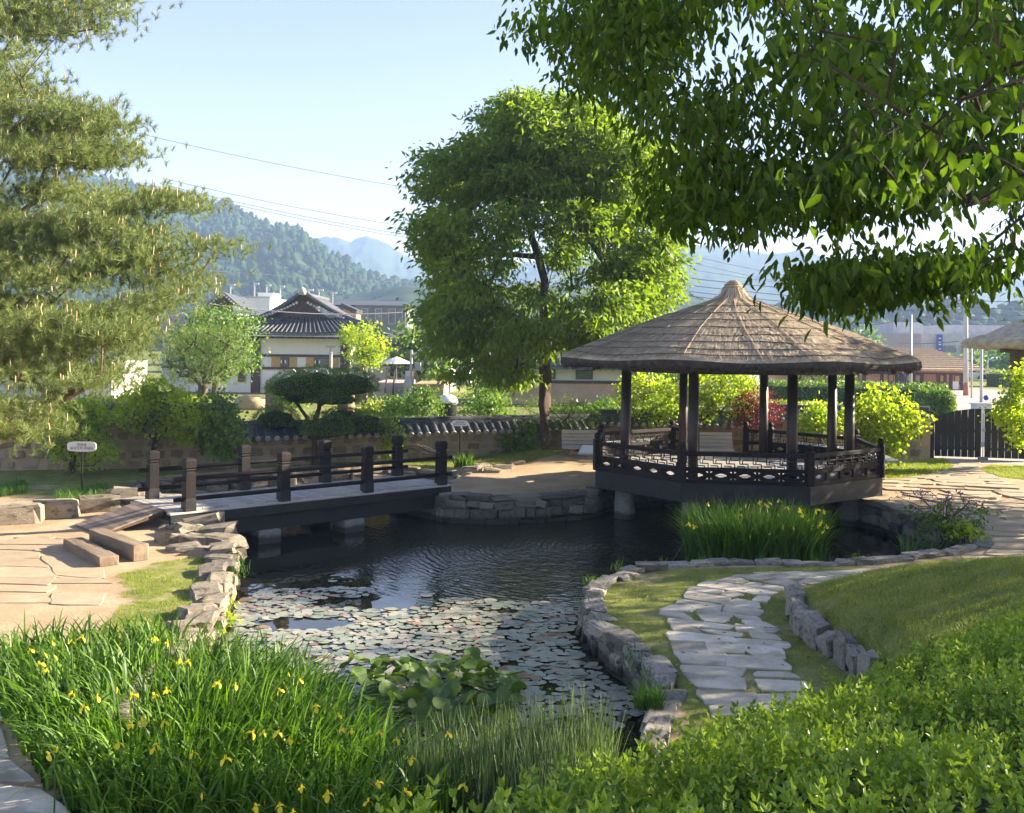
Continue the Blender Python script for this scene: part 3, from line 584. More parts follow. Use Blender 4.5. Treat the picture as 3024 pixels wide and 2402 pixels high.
for k in range(N):
    a = 2 * math.pi * k / N + a0; c, s = math.cos(a), math.sin(a); e = .135 * (1 - .18 * abs(math.sin(2 * a)) ** 2) * (1.0 if abs(c) > .8 else .92)
    inn.append((e * max(-1, min(1, c * 1.1)), .045 * s * (1.0 if abs(c) < .55 else .8)))
    q = max(abs(c) / (pw / 2 - .02), abs(s) / .096); outr.append((c / q, s / q))
vs = [(x, y, z + 1.44) for y in (-.012, .012) for P_ in (outr, inn) for x, z in P_]
m.add(vs, [f for k in range(N) for j in [(k + 1) % N] for f in ((k, j, N + j, N + k), (2 * N + k, 3 * N + k, 3 * N + j, 2 * N + j), (N + k, N + j, 3 * N + j, 3 * N + k))])
panel = mk(m, 'panel', 'post_wood', 0); stile = mk(fbox(MB(), -.028, .028, 1.345, 1.535, -.04, .04), 'stile', 'post_wood')
seat = mk(fbox(MB(), -h + .35, h - .35, 1.585, 1.63, -.52, -.08), 'bench_seat', 'floor')
pst = MB().lathe([(.085 * R2, 1.25), (.085 * R2, 2.02), (.07 * R2, 2.04), (.06 * R2, 2.06)], n=4, a0=math.pi / 4).lathe([(.055, 2.06), (.075, 2.085), (.082, 2.12), (.075, 2.17), (.05, 2.20), (.01, 2.215)], n=12)
pst = mk(pst, 'rail_post', 'post_wood', 0)
for i in range(8):
    mid = Vector((AP * math.cos(fa(i)), AP * math.sin(fa(i)), 0)); rz = fa(i) + math.pi / 2
    pob('fascia_board', fasc, mid, fa(i) + math.pi / 2 + math.pi)
    pob('rail_post', pst, oct_(RF, i), pa(i))
    if i == 5:
        tx = Vector((-math.sin(fa(i)), math.cos(fa(i)), 0))
        for sgn in (-1, 1):
            c = mid + tx * sgn * (h - .085 - .30)
            for nm, me in RST.items(): pob(nm, me, c, rz)
            pob('rail_post', pst, mid + tx * sgn * (h - .085 - .64), rz)
        continue
    for nm, me in RS.items(): pob(nm, me, mid, rz)
    tx = Vector((math.cos(rz), math.sin(rz), 0))
    for k in range(np_): pob('panel', panel, mid + tx * (-h + .085 + pw * (k + .5)), rz)
    for k in range(np_ + 1): pob('stile', stile, mid + tx * (-h + .085 + pw * k), rz)
    if i in (3, 4, 6, 7): pob('bench_seat', seat, mid, fa(i) + math.pi / 2 + math.pi if False else fa(i) - math.pi / 2 + math.pi)
lint = mk(fbox(MB(), -1.20, 1.20, 3.78, 3.98, -.08, .08), 'lintel', 'dark_wood')
for i in range(8):
    mid = Vector((3.03 * math.cos(math.pi / 8) * math.cos(fa(i)), 3.03 * math.cos(math.pi / 8) * math.sin(fa(i)), 0)); pob('lintel', lint, mid, fa(i) + math.pi / 2)
opoly = [oct_(3.74, k) for k in range(8)]
y = -3.7
while y < 3.7:                                       # floor boards clipped to the octagon
    xs = []
    for yy in (y + .01, y + .23):
        hit = [opoly[k].x + (yy - opoly[k].y) / (opoly[(k + 1) % 8].y - opoly[k].y) * (opoly[(k + 1) % 8].x - opoly[k].x) for k in range(8) if (opoly[k].y - yy) * (opoly[(k + 1) % 8].y - yy) < 0]
        if len(hit) >= 2: xs.append((min(hit), max(hit)))
    if len(xs) == 2: pob('floor_board', mk(MB().prism([(xs[0][0], y), (xs[0][1], y), (xs[1][1], y + .232), (xs[1][0], y + .232)], 1.19, 1.243 + random.uniform(-.002, .002)), 'floor_board', 'floor', 0))
    y += .24
pob('joist_frame', mk(MB().prism([(p.x * .97, p.y * .97) for p in opoly], .98, 1.18), 'joist_frame', 'black_beam', 0))
# thatch
RP = [(.02, 6.21), (.12, 6.17), (.22, 6.08), (.30, 5.96), (.31, 5.88), (.38, 5.77), (.50, 5.69), (.75, 5.60), (1.2, 5.44), (1.7, 5.27), (2.16, 5.12), (2.86, 4.88), (3.5, 4.64), (4.0, 4.44), (4.4, 4.28), (4.66, 4.17), (4.74, 4.11)]
rr = np.array([p[0] for p in RP]); rz_ = np.array([p[1] for p in RP])
def roof_pt(r, th, lift=0.0):
    oc = 1 + .022 * np.cos(8 * (th - pa(0))) * sstep(.8, 3.5, r); step = .016 * (1 - ((r * 1.75) % 1)) * sstep(.8, 1.2, r) * (r < 4.6)
    z = np.interp(r, rr, rz_) + step + lift + .02 * (vnoise(r * 2 + 9, th * 6, 1, 4) - .5) - .05 * sstep(3.8, 4.7, r) * np.cos(8 * (th - pa(0))) * -.6
    r = r * (1 - .03 * sstep(1, 4.5, r)); return np.stack([r * oc * np.cos(th), r * oc * np.sin(th), z], -1)
nr, nth = 110, 144
Rg = np.concatenate([np.linspace(.02, .75, 22), np.linspace(.78, 4.74, nr - 22)]); Tg = np.arange(nth) * 2 * math.pi / nth
V = roof_pt(Rg[:, None] * np.ones(nth)[None], Tg[None] * np.ones(nr)[:, None]).reshape(-1, 3)
edge = []
for (r, z) in [(4.76, 4.02), (4.72, 3.93), (4.45, 3.90), (3.4, 4.15), (1.0, 4.9), (.05, 5.2)]:
    jag = (.035 * (np.random.default_rng(3).random(nth) - .5)) if r > 4 else 0
    e = roof_pt(np.full(nth, 4.7), Tg); f_ = r / 4.7; edge.append(np.stack([e[:, 0] * f_, e[:, 1] * f_, np.full(nth, z) + jag], -1))
i = (np.arange(nr - 1)[:, None] * nth + np.arange(nth)[None]).ravel(); j = (np.arange(nr - 1)[:, None] * nth + (np.arange(nth)[None] + 1) % nth).ravel()
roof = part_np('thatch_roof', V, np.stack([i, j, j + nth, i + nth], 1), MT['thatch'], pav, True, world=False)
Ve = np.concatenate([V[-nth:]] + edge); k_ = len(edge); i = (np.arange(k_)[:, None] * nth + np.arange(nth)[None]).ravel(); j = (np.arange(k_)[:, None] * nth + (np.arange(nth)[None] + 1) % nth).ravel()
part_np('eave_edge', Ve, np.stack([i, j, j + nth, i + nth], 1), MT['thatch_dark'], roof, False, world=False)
ns = 30000; th = rng.uniform(0, 2 * math.pi, ns); r0 = 4.72 * np.sqrt(rng.uniform(.002, 1, ns)); ln = rng.uniform(.12, .42, ns); r1 = np.minimum(r0 + ln, 4.80)
dth = rng.normal(0, .05, ns) / np.maximum(r0, .4); A = roof_pt(r0, th, rng.uniform(.002, .016, ns)); B = roof_pt(np.minimum(r1, 4.74), th + dth, rng.uniform(.004, .045, ns)); B[:, 2] -= np.clip(r1 - 4.70, 0, 1) * .8
wd = (rng.uniform(.005, .012, ns) / np.maximum(r0, .3))[:, None]; sd = np.stack([-np.sin(th), np.cos(th), np.zeros(ns)], -1) * rng.uniform(.005, .016, ns)[:, None]
tag(part_np('straw', np.stack([A - sd, A + sd, B + sd * .6, B - sd * .6], 1).reshape(-1, 3), np.arange(ns * 4).reshape(-1, 4), MT['straw'], roof, world=False), kind='stuff')
ns = 9000; th = rng.uniform(0, 2 * math.pi, ns); A = roof_pt(rng.uniform(4.5, 4.74, ns), th); A[:, 2] = rng.uniform(3.93, 4.10, ns); dn = np.stack([np.cos(th) * rng.uniform(.0, .6, ns), np.sin(th) * rng.uniform(0, .6, ns), -rng.uniform(.3, 1, ns)], -1)
B = A + unit(dn) * rng.uniform(.04, .15, ns)[:, None]; sd = np.stack([-np.sin(th), np.cos(th), np.zeros(ns)], -1) * rng.uniform(.004, .012, ns)[:, None]
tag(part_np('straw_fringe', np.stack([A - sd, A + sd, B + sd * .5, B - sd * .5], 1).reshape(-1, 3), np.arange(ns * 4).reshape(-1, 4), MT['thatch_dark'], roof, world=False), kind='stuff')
def rope(pts, r, name='rope', mat='rope'):
    V, F = tube_arr(pts, r, 5, True); m = MB(); m.add(V, F); o = m.build(name, MT[mat], None); o.parent = roof
for k in range(18):
    t0 = 2 * math.pi * k / 18 + random.gauss(0, .05); dr = random.choice((-1, 1)) * random.uniform(.02, .14); q = np.linspace(.5, 4.72, 26); rope(roof_pt(q, t0 + dr * (q - .5) / 4.2, .034), .011)
for r in (1.15, 1.75, 2.3, 2.85, 3.35, 3.8, 4.2, 4.55):
    q = np.linspace(0, 2 * math.pi, 97); rope(roof_pt(r + .035 * np.sin(q * 5 + r * 7) + .03 * np.sin(q * 11 + r), q, .034), .013, 'rope', 'rope_dark')
q = np.linspace(0, 8 * math.pi, 90); r = np.interp(q, [0, 8 * math.pi], [.30, .08]); rope(roof_pt(r, q, .012), .02, 'cap_binding')
for k in range(24):
    a = 2 * math.pi * k / 24; e = MB().beam((.6 * math.cos(a), .6 * math.sin(a), 4.96), (4.5 * math.cos(a), 4.5 * math.sin(a), 3.87), .07, .08).build('rafter', MT['dark_wood'], None); e.parent = pav

# ---------------------------------------------------------------- timber seats, signs, benches
def log(A, C, w_, hh, z0, lab, seed):
    A, C = Vector(A), Vector(C); L = (C - A).length; o = MB().box((0, 0, 0), (L, w_, hh)); me = o.mesh('timber_log', bevel=.012); bm = bmesh.new(); bm.from_mesh(me); bmesh.ops.subdivide_edges(bm, edges=[e for e in bm.edges if e.calc_length() > .5], cuts=9)
    r = random.Random(seed)
    for v in bm.verts: v.co += Vector((0, r.uniform(-1, 1), r.uniform(-1, 1))) * .006
    bm.to_mesh(me); bm.free(); ob = link('timber_log', me, MT['log']); ob.location = ((A.x + C.x) / 2, (A.y + C.y) / 2, z0 + hh / 2 - .01); ob.rotation_euler = (0, 0, math.atan2(C.y - A.y, C.x - A.x)); tag(ob, lab, 'log bench', 'squared timber seats on the paving')
log((-8.2, 19.22, 0), (-6.88, 17.6, 0), .33, .17, .57, 'low grey squared timber lying in front of the taller one', 1)
log((-7.88, 19.52, 0), (-6.5, 18.06, 0), .28, .29, .57, 'taller reddish-brown squared timber with cracked top', 2)
def text_mesh(body, size, name='lettering'):
    c = bpy.data.curves.new(name, 'FONT'); c.body = body; c.size = size; c.align_x = 'CENTER'; c.align_y = 'CENTER'; c.extrude = .002; c.resolution_u = 2
    o = bpy.data.objects.new(name, c); COL.objects.link(o); bpy.context.view_layer.update(); me = bpy.data.meshes.new_from_object(o.evaluated_get(bpy.context.evaluated_depsgraph_get())); bpy.data.objects.remove(o); me.name = name; me.materials.clear(); me.materials.append(MT['ink']); return me
def sign(loc, ht, wd, hh, l1, l2, ts, lab):
    t = thing('notice_sign', lab, 'sign', loc, 'pond notice signs'); m = MB(); a, b_ = wd / 2, hh / 2; pts = []
    for k in range(28):
        q = 2 * math.pi * k / 28; c, s = math.cos(q), math.sin(q); pts.append((a * math.copysign(abs(c) ** .6, c), b_ * math.copysign(abs(s) ** .45, s)))
    M = Matrix.Translation((0, -.02, ht - hh / 2)) @ Matrix.Rotation(rad(90), 4, 'X'); m.prism(pts, -.012, .012, M).build('board', MT['sign_white'], t, world=False, bevel=.003)
    MB().box((0, .012, ht / 2 - .1), (.035, .035, ht + .24)).build('post', MT['black_metal'], t, world=False)
    for txt, z, s in ((l1, ht - hh * .36, ts), (l2, ht - hh * .68, ts)):
        o = link('lettering', text_mesh(txt, s), None, t); o.location = (0, -.0345, z); o.rotation_euler = (rad(90), 0, 0)
q = at(241, 1459, .62); sign((q[0], q[1], .62), 1.30, .72, .25, '연못에', '들어가지 마세요', .085, 'white oval notice on a thin black post among the weeds beside the ramp')
q = at(1357, 1368, .72); sign((q[0], q[1], .74), 1.32, .50, .19, '연못 주변에', '들어가지 마세요', .055, 'small pale oval notice on a thin post before the tiled wall')
def bench(loc, rz, lab, wmat):
    t = thing('park_bench', lab, 'bench', loc, 'slatted benches along the garden wall', rz)
    sl = MB().box((0, 0, 0), (1.55, .028, .105)).mesh('slat', bevel=.005); sl.materials.append(wmat)
    for k in range(5): o = link('slat', sl, None, t); o.location = (0, .14 + .045 * k * .9, .40 + .115 * k); o.rotation_euler = (-.26, 0, 0)
    for k in range(4): o = link('slat', sl, None, t); o.location = (0, .05 - .12 * k, .375); o.rotation_euler = (rad(90), 0, 0)
    for x in (-.55, .55):
        MB().beam((x, -.30, -.1), (x, -.30, .36), .07, .07).build('leg', MT['ramp'], t, world=False); MB().beam((x, .12, -.1), (x, .40, .92), .06, .05).build('leg', MT['ramp'], t, world=False); MB().beam((x, -.34, .335), (x, .2, .335), .06, .05).build('seat_bearer', MT['ramp'], t, world=False)
bw = surf('bleached_bench_slat', (.38, .355, .325), (.50, .475, .44), 6, .7, stretch=(.2, 1, 1))
bench((2.42, 32.9, .78), .02, 'bleached slatted bench standing near the big tree trunk', bw)
bench((6.45, 33.3, .72), -.03, 'slatted bench seen through the pavilion in shade', bw)

# ---------------------------------------------------------------- garden walls with tiled coping
def coping_protos():
    T = {}
    m = MB(); n = 7; pts = [(.075 * math.cos(math.pi * k / (n - 1)), .075 * math.sin(math.pi * k / (n - 1))) for k in range(n)]
    m.prism(pts, 0, .56, Matrix.Rotation(rad(90), 4, 'X')); T['round_tile'] = mk(m, 'round_tile', 'tile', 0)
    m = MB(); m.prism([(.085 * math.cos(2 * math.pi * k / 12), .085 * math.sin(2 * math.pi * k / 12) + .02) for k in range(12)], 0, .05, Matrix.Rotation(rad(90), 4, 'X')); T['tile_end'] = mk(m, 'tile_end', 'tile_cap', .008)
    T['ridge_tile'] = mk(MB().box((0, 0, 0), (.345, .27, .05)), 'ridge_tile', 'tile', .006)
    m = MB(); pts = [(.1 * math.cos(math.pi * k / 8), .1 * math.sin(math.pi * k / 8)) for k in range(9)]; m.prism(pts, -.17, .17, Matrix.Rotation(rad(90), 4, 'Z') @ Matrix.Rotation(rad(90), 4, 'X')); T['ridge_cap'] = mk(m, 'ridge_cap', 'tile', .004)
    return T
CT = coping_protos()
def tile_wall(a, b, zb, zbody, lab, stones=True, cap_every=.27):
    a, b = Vector((*a, 0)), Vector((*b, 0)); L = (b - a).length; rz = math.atan2(b.y - a.y, b.x - a.x); mid = (a + b) / 2
    t = thing('garden_wall', lab, 'wall', (mid.x, mid.y, zb), 'tile-topped garden walls', rz); H = zbody - zb
    MB().box((0, 0, H / 2 - .2), (L, .42, H + .4)).build('wall_body', MT['mud'], t, world=False)
    m = MB().prism([(-.40, H - .02), (.40, H - .02), (.40, H + .03), (.12, H + .24), (-.12, H + .24), (-.40, H + .03)], -L / 2, L / 2, Matrix.Rotation(rad(90), 4, 'Z') @ Matrix.Rotation(rad(90), 4, 'X')); m.build('tile_bed', MT['tile'], t, world=False)
    n = int(L / cap_every)
    for side in (-1, 1):
        for k in range(n):
            x = -L / 2 + (k + .5) * L / n; o = link('round_tile', CT['round_tile'], None, t); o.location = (x, side * .02, H + .29); o.rotation_euler = (rad(36), 0, 0 if side < 0 else math.pi)
            if side < 0: e = link('tile_end', CT['tile_end'], None, o); e.location = (0, -.535, 0)
    nr_ = max(2, int(L / .35))
    for lv in range(3):
        for k in range(nr_):
            o = link('ridge_tile', CT['ridge_tile'], None, t); o.location = (-L / 2 + (k + .5) * L / nr_ + (.06 if lv % 2 else 0), random.gauss(0, .004), H + .27 + .055 * lv); o.scale = (L / nr_ / .35, 1 - .06 * lv, 1)
    for k in range(nr_): o = link('ridge_cap', CT['ridge_cap'], None, t); o.location = (-L / 2 + (k + .5) * L / nr_, 0, H + .405); o.scale = (L / nr_ / .34, 1, .8)
    if stones:
        z = .06; c = 0
        while z < H - .12:
            hh = random.uniform(.15, .23); x = -L / 2 + random.uniform(0, .25)
            while x < L / 2 - .2:
                l = random.uniform(.2, .42)
                o = link('stone', random.choice(STONES['wall_stone']), None, t); o.location = (x + l / 2, -.185 - random.uniform(.0, .015), z + hh / 2); o.scale = (l, .10, hh); o.rotation_euler = (0, random.gauss(0, .12), 0); x += l + random.uniform(.10, .26)
            z += hh + random.uniform(.05, .10)
    return t
tile_wall((-17.5, 28.9), (-8.2, 30.45), .70, 2.13, 'taller tan stone wall behind the leafy shrubs and the pine')
tile_wall((-8.35, 30.62), (-2.7, 33.1), .72, 1.58, 'tan stone wall with dark tiles behind the cloud-pruned tree')
tile_wall((-2.68, 33.1), (3.0, 35.6), .74, 1.60, 'tan stone wall with dark tiles beside the big tree trunk')
tile_wall((3.05, 35.6), (8.8, 35.35), .76, 1.76, 'mud and stone wall seen through the pavilion')
tile_wall((8.85, 35.35), (14.25, 35.0), .76, 2.0, 'tile-topped wall ending beside the black gate')

# ---------------------------------------------------------------- gate
gt = thing('garden_gate', 'black arched double gate of spaced vertical boards', 'gate', (16, 34.75, .72), rz=math.atan2(-.7, 2.85))
bw_ = .200
for lf in (-1, 1):
    for k in range(7):
        x = lf * (.05 + (k + .5) * .212); top = 1.72 - .30 * (abs(x) / 1.5) ** 2; m = MB(); x0, x1 = x - bw_ / 2, x + bw_ / 2; f_ = lambda q: 1.72 - .30 * (abs(q) / 1.5) ** 2
        m.prism([(x0, .06), (x1, .06), (x1, f_(x1)), (x0, f_(x0))], -.015, .015, Matrix.Rotation(rad(90), 4, 'X')).build('board', MT['black_beam'], gt, world=False, bevel=.004)
    for z in (.35, .95): MB().box((lf * .79, .03, z), (1.46, .03, .09)).build('crossbar', MT['black_beam'], gt, world=False)
    MB().box((lf * 1.62, 0, .75), (.14, .16, 1.7)).build('gate_post', MT['black_beam'], gt, world=False, bevel=.01)
MB().box((0, -.03, .80), (.028, .03, 1.5)).build('meeting_stile', MT['steel'], gt, world=False); MB().box((.01, -.06, 1.0), (.10, .06, .12)).build('lock', MT['steel'], gt, world=False, bevel=.01)
MB().box((0, -.05, .03), (.30, .2, .12)).build('stop_block', MT['granite'], gt, world=False, bevel=.015)

# ---------------------------------------------------------------- trees
def grow(trunk, targets, k_r=.012, pw=.45, rmin=.006, sag=.0, bend=.12, tmin=0.35, seg=.7):
    """connect every target point to the nearest branch node; returns tubes with pipe-model radii. trunk: list of points"""
    T = np.array(trunk, float); nodes = [T[0]]; par = [-1]
    for p in T[1:]: nodes.append(p); par.append(len(nodes) - 2)
    nt0 = len(nodes); start = int(nt0 * tmin); dist = [0.0] * nt0
    for k in range(1, nt0): dist[k] = dist[k - 1] + np.linalg.norm(nodes[k] - nodes[k - 1])
    tg = np.array(targets, float); dd = np.min(np.linalg.norm(tg[:, None] - T[None], axis=2), axis=1); leaf = []
    for i in np.argsort(dd):
        p = tg[i]; A = np.array(nodes[start:]); dv = p - A; d = np.linalg.norm(dv, axis=1)
        cost = d + .22 * np.array(dist[start:]) + .5 * np.clip(A[:, 2] - p[2], 0, 9) * .4
        j = int(np.argmin(cost)) + start; n = max(1, int(d[j - start] / seg)); q0 = nodes[j]; off = rng.normal(0, bend, 3) * d[j - start] * .5; prev = j
        for s in range(1, n + 1):
            t = s / n; q = q0 + (p - q0) * t + off * math.sin(math.pi * t) + np.array([0, 0, (.10 - sag) * d[j - start] * math.sin(math.pi * t)])
            nodes.append(q); par.append(prev); dist.append(dist[prev] + d[j - start] / n); prev = len(nodes) - 1
        leaf.append(prev)
    cnt = np.zeros(len(nodes))
    for l in leaf: cnt[l] += 1
    for k in range(len(nodes) - 1, 0, -1): cnt[par[k]] += cnt[k]
    r = np.maximum(rmin, k_r * np.maximum(cnt, .6) ** pw); ch = {}
    for k in range(1, len(nodes)): ch.setdefault(par[k], []).append(k)
    chains = []
    def walk(k0, k1):
        pts = [nodes[k0], nodes[k1]]; rs = [min(r[k0], r[k1] * 1.25), r[k1]]; cur = k1
        while cur in ch:
            nx = max(ch[cur], key=lambda c: cnt[c])
            for c in ch[cur]:
                if c != nx: stack.append((cur, c))
            pts.append(nodes[nx]); rs.append(r[nx]); cur = nx
        chains.append((pts, rs))
    stack = [(0, c) for c in ch[0]]
    while stack: walk(*stack.pop())
    return chains, np.array(nodes), r
def tubes_part(name, chains, mat, parent, n=6): V, F = tubes_np(chains, n); return part_np(name, V, F, mat, parent, True)
def spray(C, n, sp, L, W, droop=.5, out=None, outw=.6, near=False, flat=.35, fold=.15):
    """n leaves round each cluster centre"""
    P = np.repeat(C, n, 0); N = len(P); off = rng.normal(size=(N, 3)) * np.array(sp); P = P + off
    D = rng.normal(size=(N, 3)) * .7 + off * outw + np.array([0, 0, -droop])
    if out is not None: D += unit(P - np.array(out)) * .5
    l = L * rng.uniform(.65, 1.25, N); return leaves(P, unit(D), l, W * rng.uniform(.75, 1.2, N) * l / L, fold, near, flat)

# big central tree ------------------------------------------------
TB = np.array([1.10, 33.3, .92]); bt = thing('broadleaf_tree', 'large round-crowned green tree standing between bridge and pavilion', 'tree', TB)
tz = [2.6, 3.6, 4.8, 6.3, 7.8, 9.3, 10.7, 11.7, 12.4]; trr = [1.3, 2.6, 3.6, 3.95, 4.2, 4.3, 3.6, 2.4, .8]
C = []
while len(C) < 690:
    z = rng.uniform(2.7, 12.35); a = rng.uniform(0, 2 * math.pi); rm = np.interp(z, tz, trr) * (1 + .10 * math.sin(3 * a + z) + .06 * math.sin(5 * a - 2 * z))
    q = (rng.uniform(.0, 1) ** (.42)); q = q if rng.random() > .8 else max(q, .6)
    if 5.0 < z < 8.5 and q < .62: continue
    p = np.array([TB[0] - .12 + rm * q * math.cos(a), TB[1] + rm * q * math.sin(a), z - .5 * q * q * (z < 9)])
    if vnoise(np.array([p[0] * 1.0 + 40]), np.array([p[2] * 1.25 + p[1]]), 1.0, 11)[0] < .36: continue
    if z < 3.5 or (z < 4.6 and p[0] > TB[0] - .9): continue
    if ((p[0] - TB[0]) / 1.6) ** 2 + ((z - 6.9) / 1.3) ** 2 < 1 and rng.random() < .6: continue
    C.append(p)
C = np.array(C)
ch, nd, rr_ = grow([TB - [0, 0, .3], TB + [.0, 0, .6], TB + [-.02, 0, 1.6], TB + [.0, .02, 2.5], TB + [-.05, .02, 3.3], TB + [-.06, 0, 4.1], TB + [-.1, .05, 4.9], TB + [-.05, .1, 5.6]], C, .0100, .47, .007, tmin=.6, bend=.14)
ch = [c for c in ch]
V, F = tubes_np(ch, 7); dz = np.clip(1.0 - (V[:, 2] - TB[2]), 0, 1.3)[:, None]; ax = np.hypot(V[:, 0] - TB[0], V[:, 1] - TB[1]) < .5
V[:, :2] = np.where((ax & (V[:, 2] < TB[2] + 3))[:, None], TB[:2] + (V[:, :2] - TB[:2]) * (1 + .28 * dz ** 2), V[:, :2])
part_np('trunk', V, F, MT['bark'], bt, True)
tag(part_np('crown', *spray(C, 150, (.34, .34, .13), .23, .085, .8, TB + [0, 0, 6]), LF['tree'], bt), kind='stuff')

# overhanging tree whose trunk stands outside the picture on the right ------------------------------------------------
OT = np.array([9.6, 6.6, 2.2]); ot = thing('overhanging_tree', 'dark leafy boughs hanging into the picture above the pavilion', 'tree', OT)
OV = [(1085, -40), (1100, 8), (1135, 62), (1120, 108), (1180, 118), (1200, 175), (1235, 205), (1262, 235), (1330, 245), (1372, 228), (1368, 292), (1402, 335), (1412, 470), (1432, 522), (1470, 512), (1510, 482), (1560, 505), (1605, 535), (1690, 532),
      (1740, 548), (1775, 600), (1735, 640), (1705, 668), (1760, 692), (1850, 682), (1960, 672), (2045, 655), (2110, 628), (2200, 600), (2200, -40)]
HO = [(1510, 130, 60, 42), (1455, 205, 40, 28), (1575, 330, 42, 34), (1960, 150, 42, 20), (1560, 70, 35, 22), (1830, 560, 55, 28), (1965, 560, 60, 30), (2080, 520, 70, 45), (1660, 440, 30, 18), (1930, 460, 25, 15), (2030, 55, 18, 14), (1750, 470, 22, 14), (2105, 420, 40, 22), (1880, 610, 50, 22), (2000, 615, 50, 20), (1890, 60, 25, 25)]
S2 = sample_poly(OV, 2200); kp = np.ones(len(S2), bool)
def hole_ok(A):
    A = np.asarray(A, float); k = np.ones(len(A), bool)
    for hx, hy, ha, hb in HO: k &= ((A[:, 0] - hx) / ha / 1.45) ** 2 + ((A[:, 1] - hy) / hb / 1.45) ** 2 > 1
    return k
kp &= hole_ok(S2)
kp &= vnoise(S2[:, 0] + 500, S2[:, 1] * 1.3 + 500, 62, 41) + .25 * vnoise(S2[:, 0] + 500, S2[:, 1] + 500, 25, 42) > .46 + .18 * ((S2[:, 0] > 1690) & (S2[:, 1] > 470)); S2 = S2[kp]; nearm = (S2[:, 0] > 1560) & (S2[:, 1] < 480) & (rng.random(len(S2)) < .42)
C1 = [dfar(x, y - 32 - 50 * (y > 430 and x > 1600), rng.uniform(5.2, 8.8)) for x, y in S2[~nearm][:370]]; C1n = [dfar(x, y - 25, rng.uniform(2.9, 4.4)) for x, y in S2[nearm][:52]]
C1 += [dfar(x, y - 75, rng.uniform(5.0, 7.5)) for x, y in np.concatenate([sample_poly([(1712, 655), (1760, 640), (1800, 655), (1790, 688), (1740, 690)], 16), sample_poly([(1800, 650), (1880, 640), (1900, 670), (1840, 682)], 16), sample_poly([(1940, 630), (2040, 610), (2055, 650), (1970, 668)], 18)])]
C1, C1n = np.array(C1), np.array(C1n)
CO = []                                     # rest of the crown, outside the picture
while len(CO) < 125:
    p = rng.normal(size=3); p = p / np.linalg.norm(p) * rng.uniform(.35, 1) ** .5 * np.array([5.0, 4.6, 3.2]) + np.array([12.6, 9.8, 8.2])
    if p[0] - .52 * p[1] > 1.0 and p[2] > 4.4: CO.append(p)
CO = np.array(CO)
ch, nd, rr_ = grow([OT, OT + [.1, .2, 1.2], OT + [-.2, .6, 2.4], OT + [-.3, 1.2, 3.6], OT + [.3, 2.2, 5.0], OT + [1.2, 3.6, 6.4]], np.concatenate([CO, C1, C1n]), .0030, .33, .0026, sag=.22, tmin=.3, seg=.5)
tubes_part('trunk', ch, MT['bark'], ot, 6)
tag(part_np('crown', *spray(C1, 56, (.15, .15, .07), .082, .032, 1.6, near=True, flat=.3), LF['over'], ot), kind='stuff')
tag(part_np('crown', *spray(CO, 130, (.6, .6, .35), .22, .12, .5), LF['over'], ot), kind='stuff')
LV, LFc = leaves(np.zeros((1, 3)), np.array([[0, 0, -1.0]]), 1.0, .48, .12, True, .0)     # single near leaves: one object each
lms = []
for s in range(6):
    V, F = leaves(np.zeros((1, 3)), np.array([[0, 0, -1.0]]), 1.0, rng.uniform(.34, .44), rng.uniform(.05, .2), True, .0); me = mesh_np('leaf', V, F); me.materials.append(LF['over']); lms.append(me)
C = np.repeat(C1n, 12, 0) + rng.normal(size=(len(C1n) * 12, 3)) * [.09, .09, .07]
big = np.argsort(C[:, 1])[:300]
for k in big:
    o = link('leaf', random.choice(lms), None, ot); o.location = C[k] - OT; s = rng.uniform(.05, .09); o.scale = (s, s, s); o.rotation_euler = (rng.normal(0, .55), rng.normal(0, .55), rng.uniform(0, 6.28))
rest = np.setdiff1d(np.arange(len(C)), big); D = rng.normal(size=(len(rest), 3)) * .5 + [0, 0, -1]
tag(part_np('crown', *leaves(C[rest], unit(D), rng.uniform(.055, .09, len(rest)), .036, .12, True, .2), LF['over'], ot), kind='stuff')

# neighbour tree just beyond the right edge, shading the path ------------------------------------------------
for NT, cc, rad3, lab in ((np.array([15.6, 17.6, 1.2]), (15.4, 17.4, 4.7), (3.9, 4.0, 2.0), 'leafy tree beyond the right picture edge shading the mound and curving path'), (np.array([17.6, 25.4, .8]), (17.4, 25.4, 5.6), (4.0, 3.6, 2.8), 'leafy tree beyond the right picture edge shading the gate path')):
  n2 = thing('shade_tree', lab, 'tree', NT, 'shade trees beside the mound'); CN = []
  while len(CN) < (115 if NT[1] < 20 else 160):
    p = rng.normal(size=3); p = p / np.linalg.norm(p) * rng.uniform(.25, 1) ** .5 * np.array(rad3) + np.array(cc)
    if vnoise(p[:1] * 1.3 + 20, p[1:2] * 1.3 + p[2], 1.0, 8)[0] > .3: CN.append(p)
  CN = np.array(CN); ch, nd, rr_ = grow([NT, NT + [0, 0, 1.2], NT + [.1, 0, 2.4], NT + [0, .1, 3.4], NT + [0, 0, 4.4]], CN, .012, .5)
  tubes_part('trunk', ch, MT['bark'], n2); tag(part_np('crown', *spray(CN, 95, (.5, .5, .3), .22, .10, .6), LF['tree'], n2), kind='stuff')

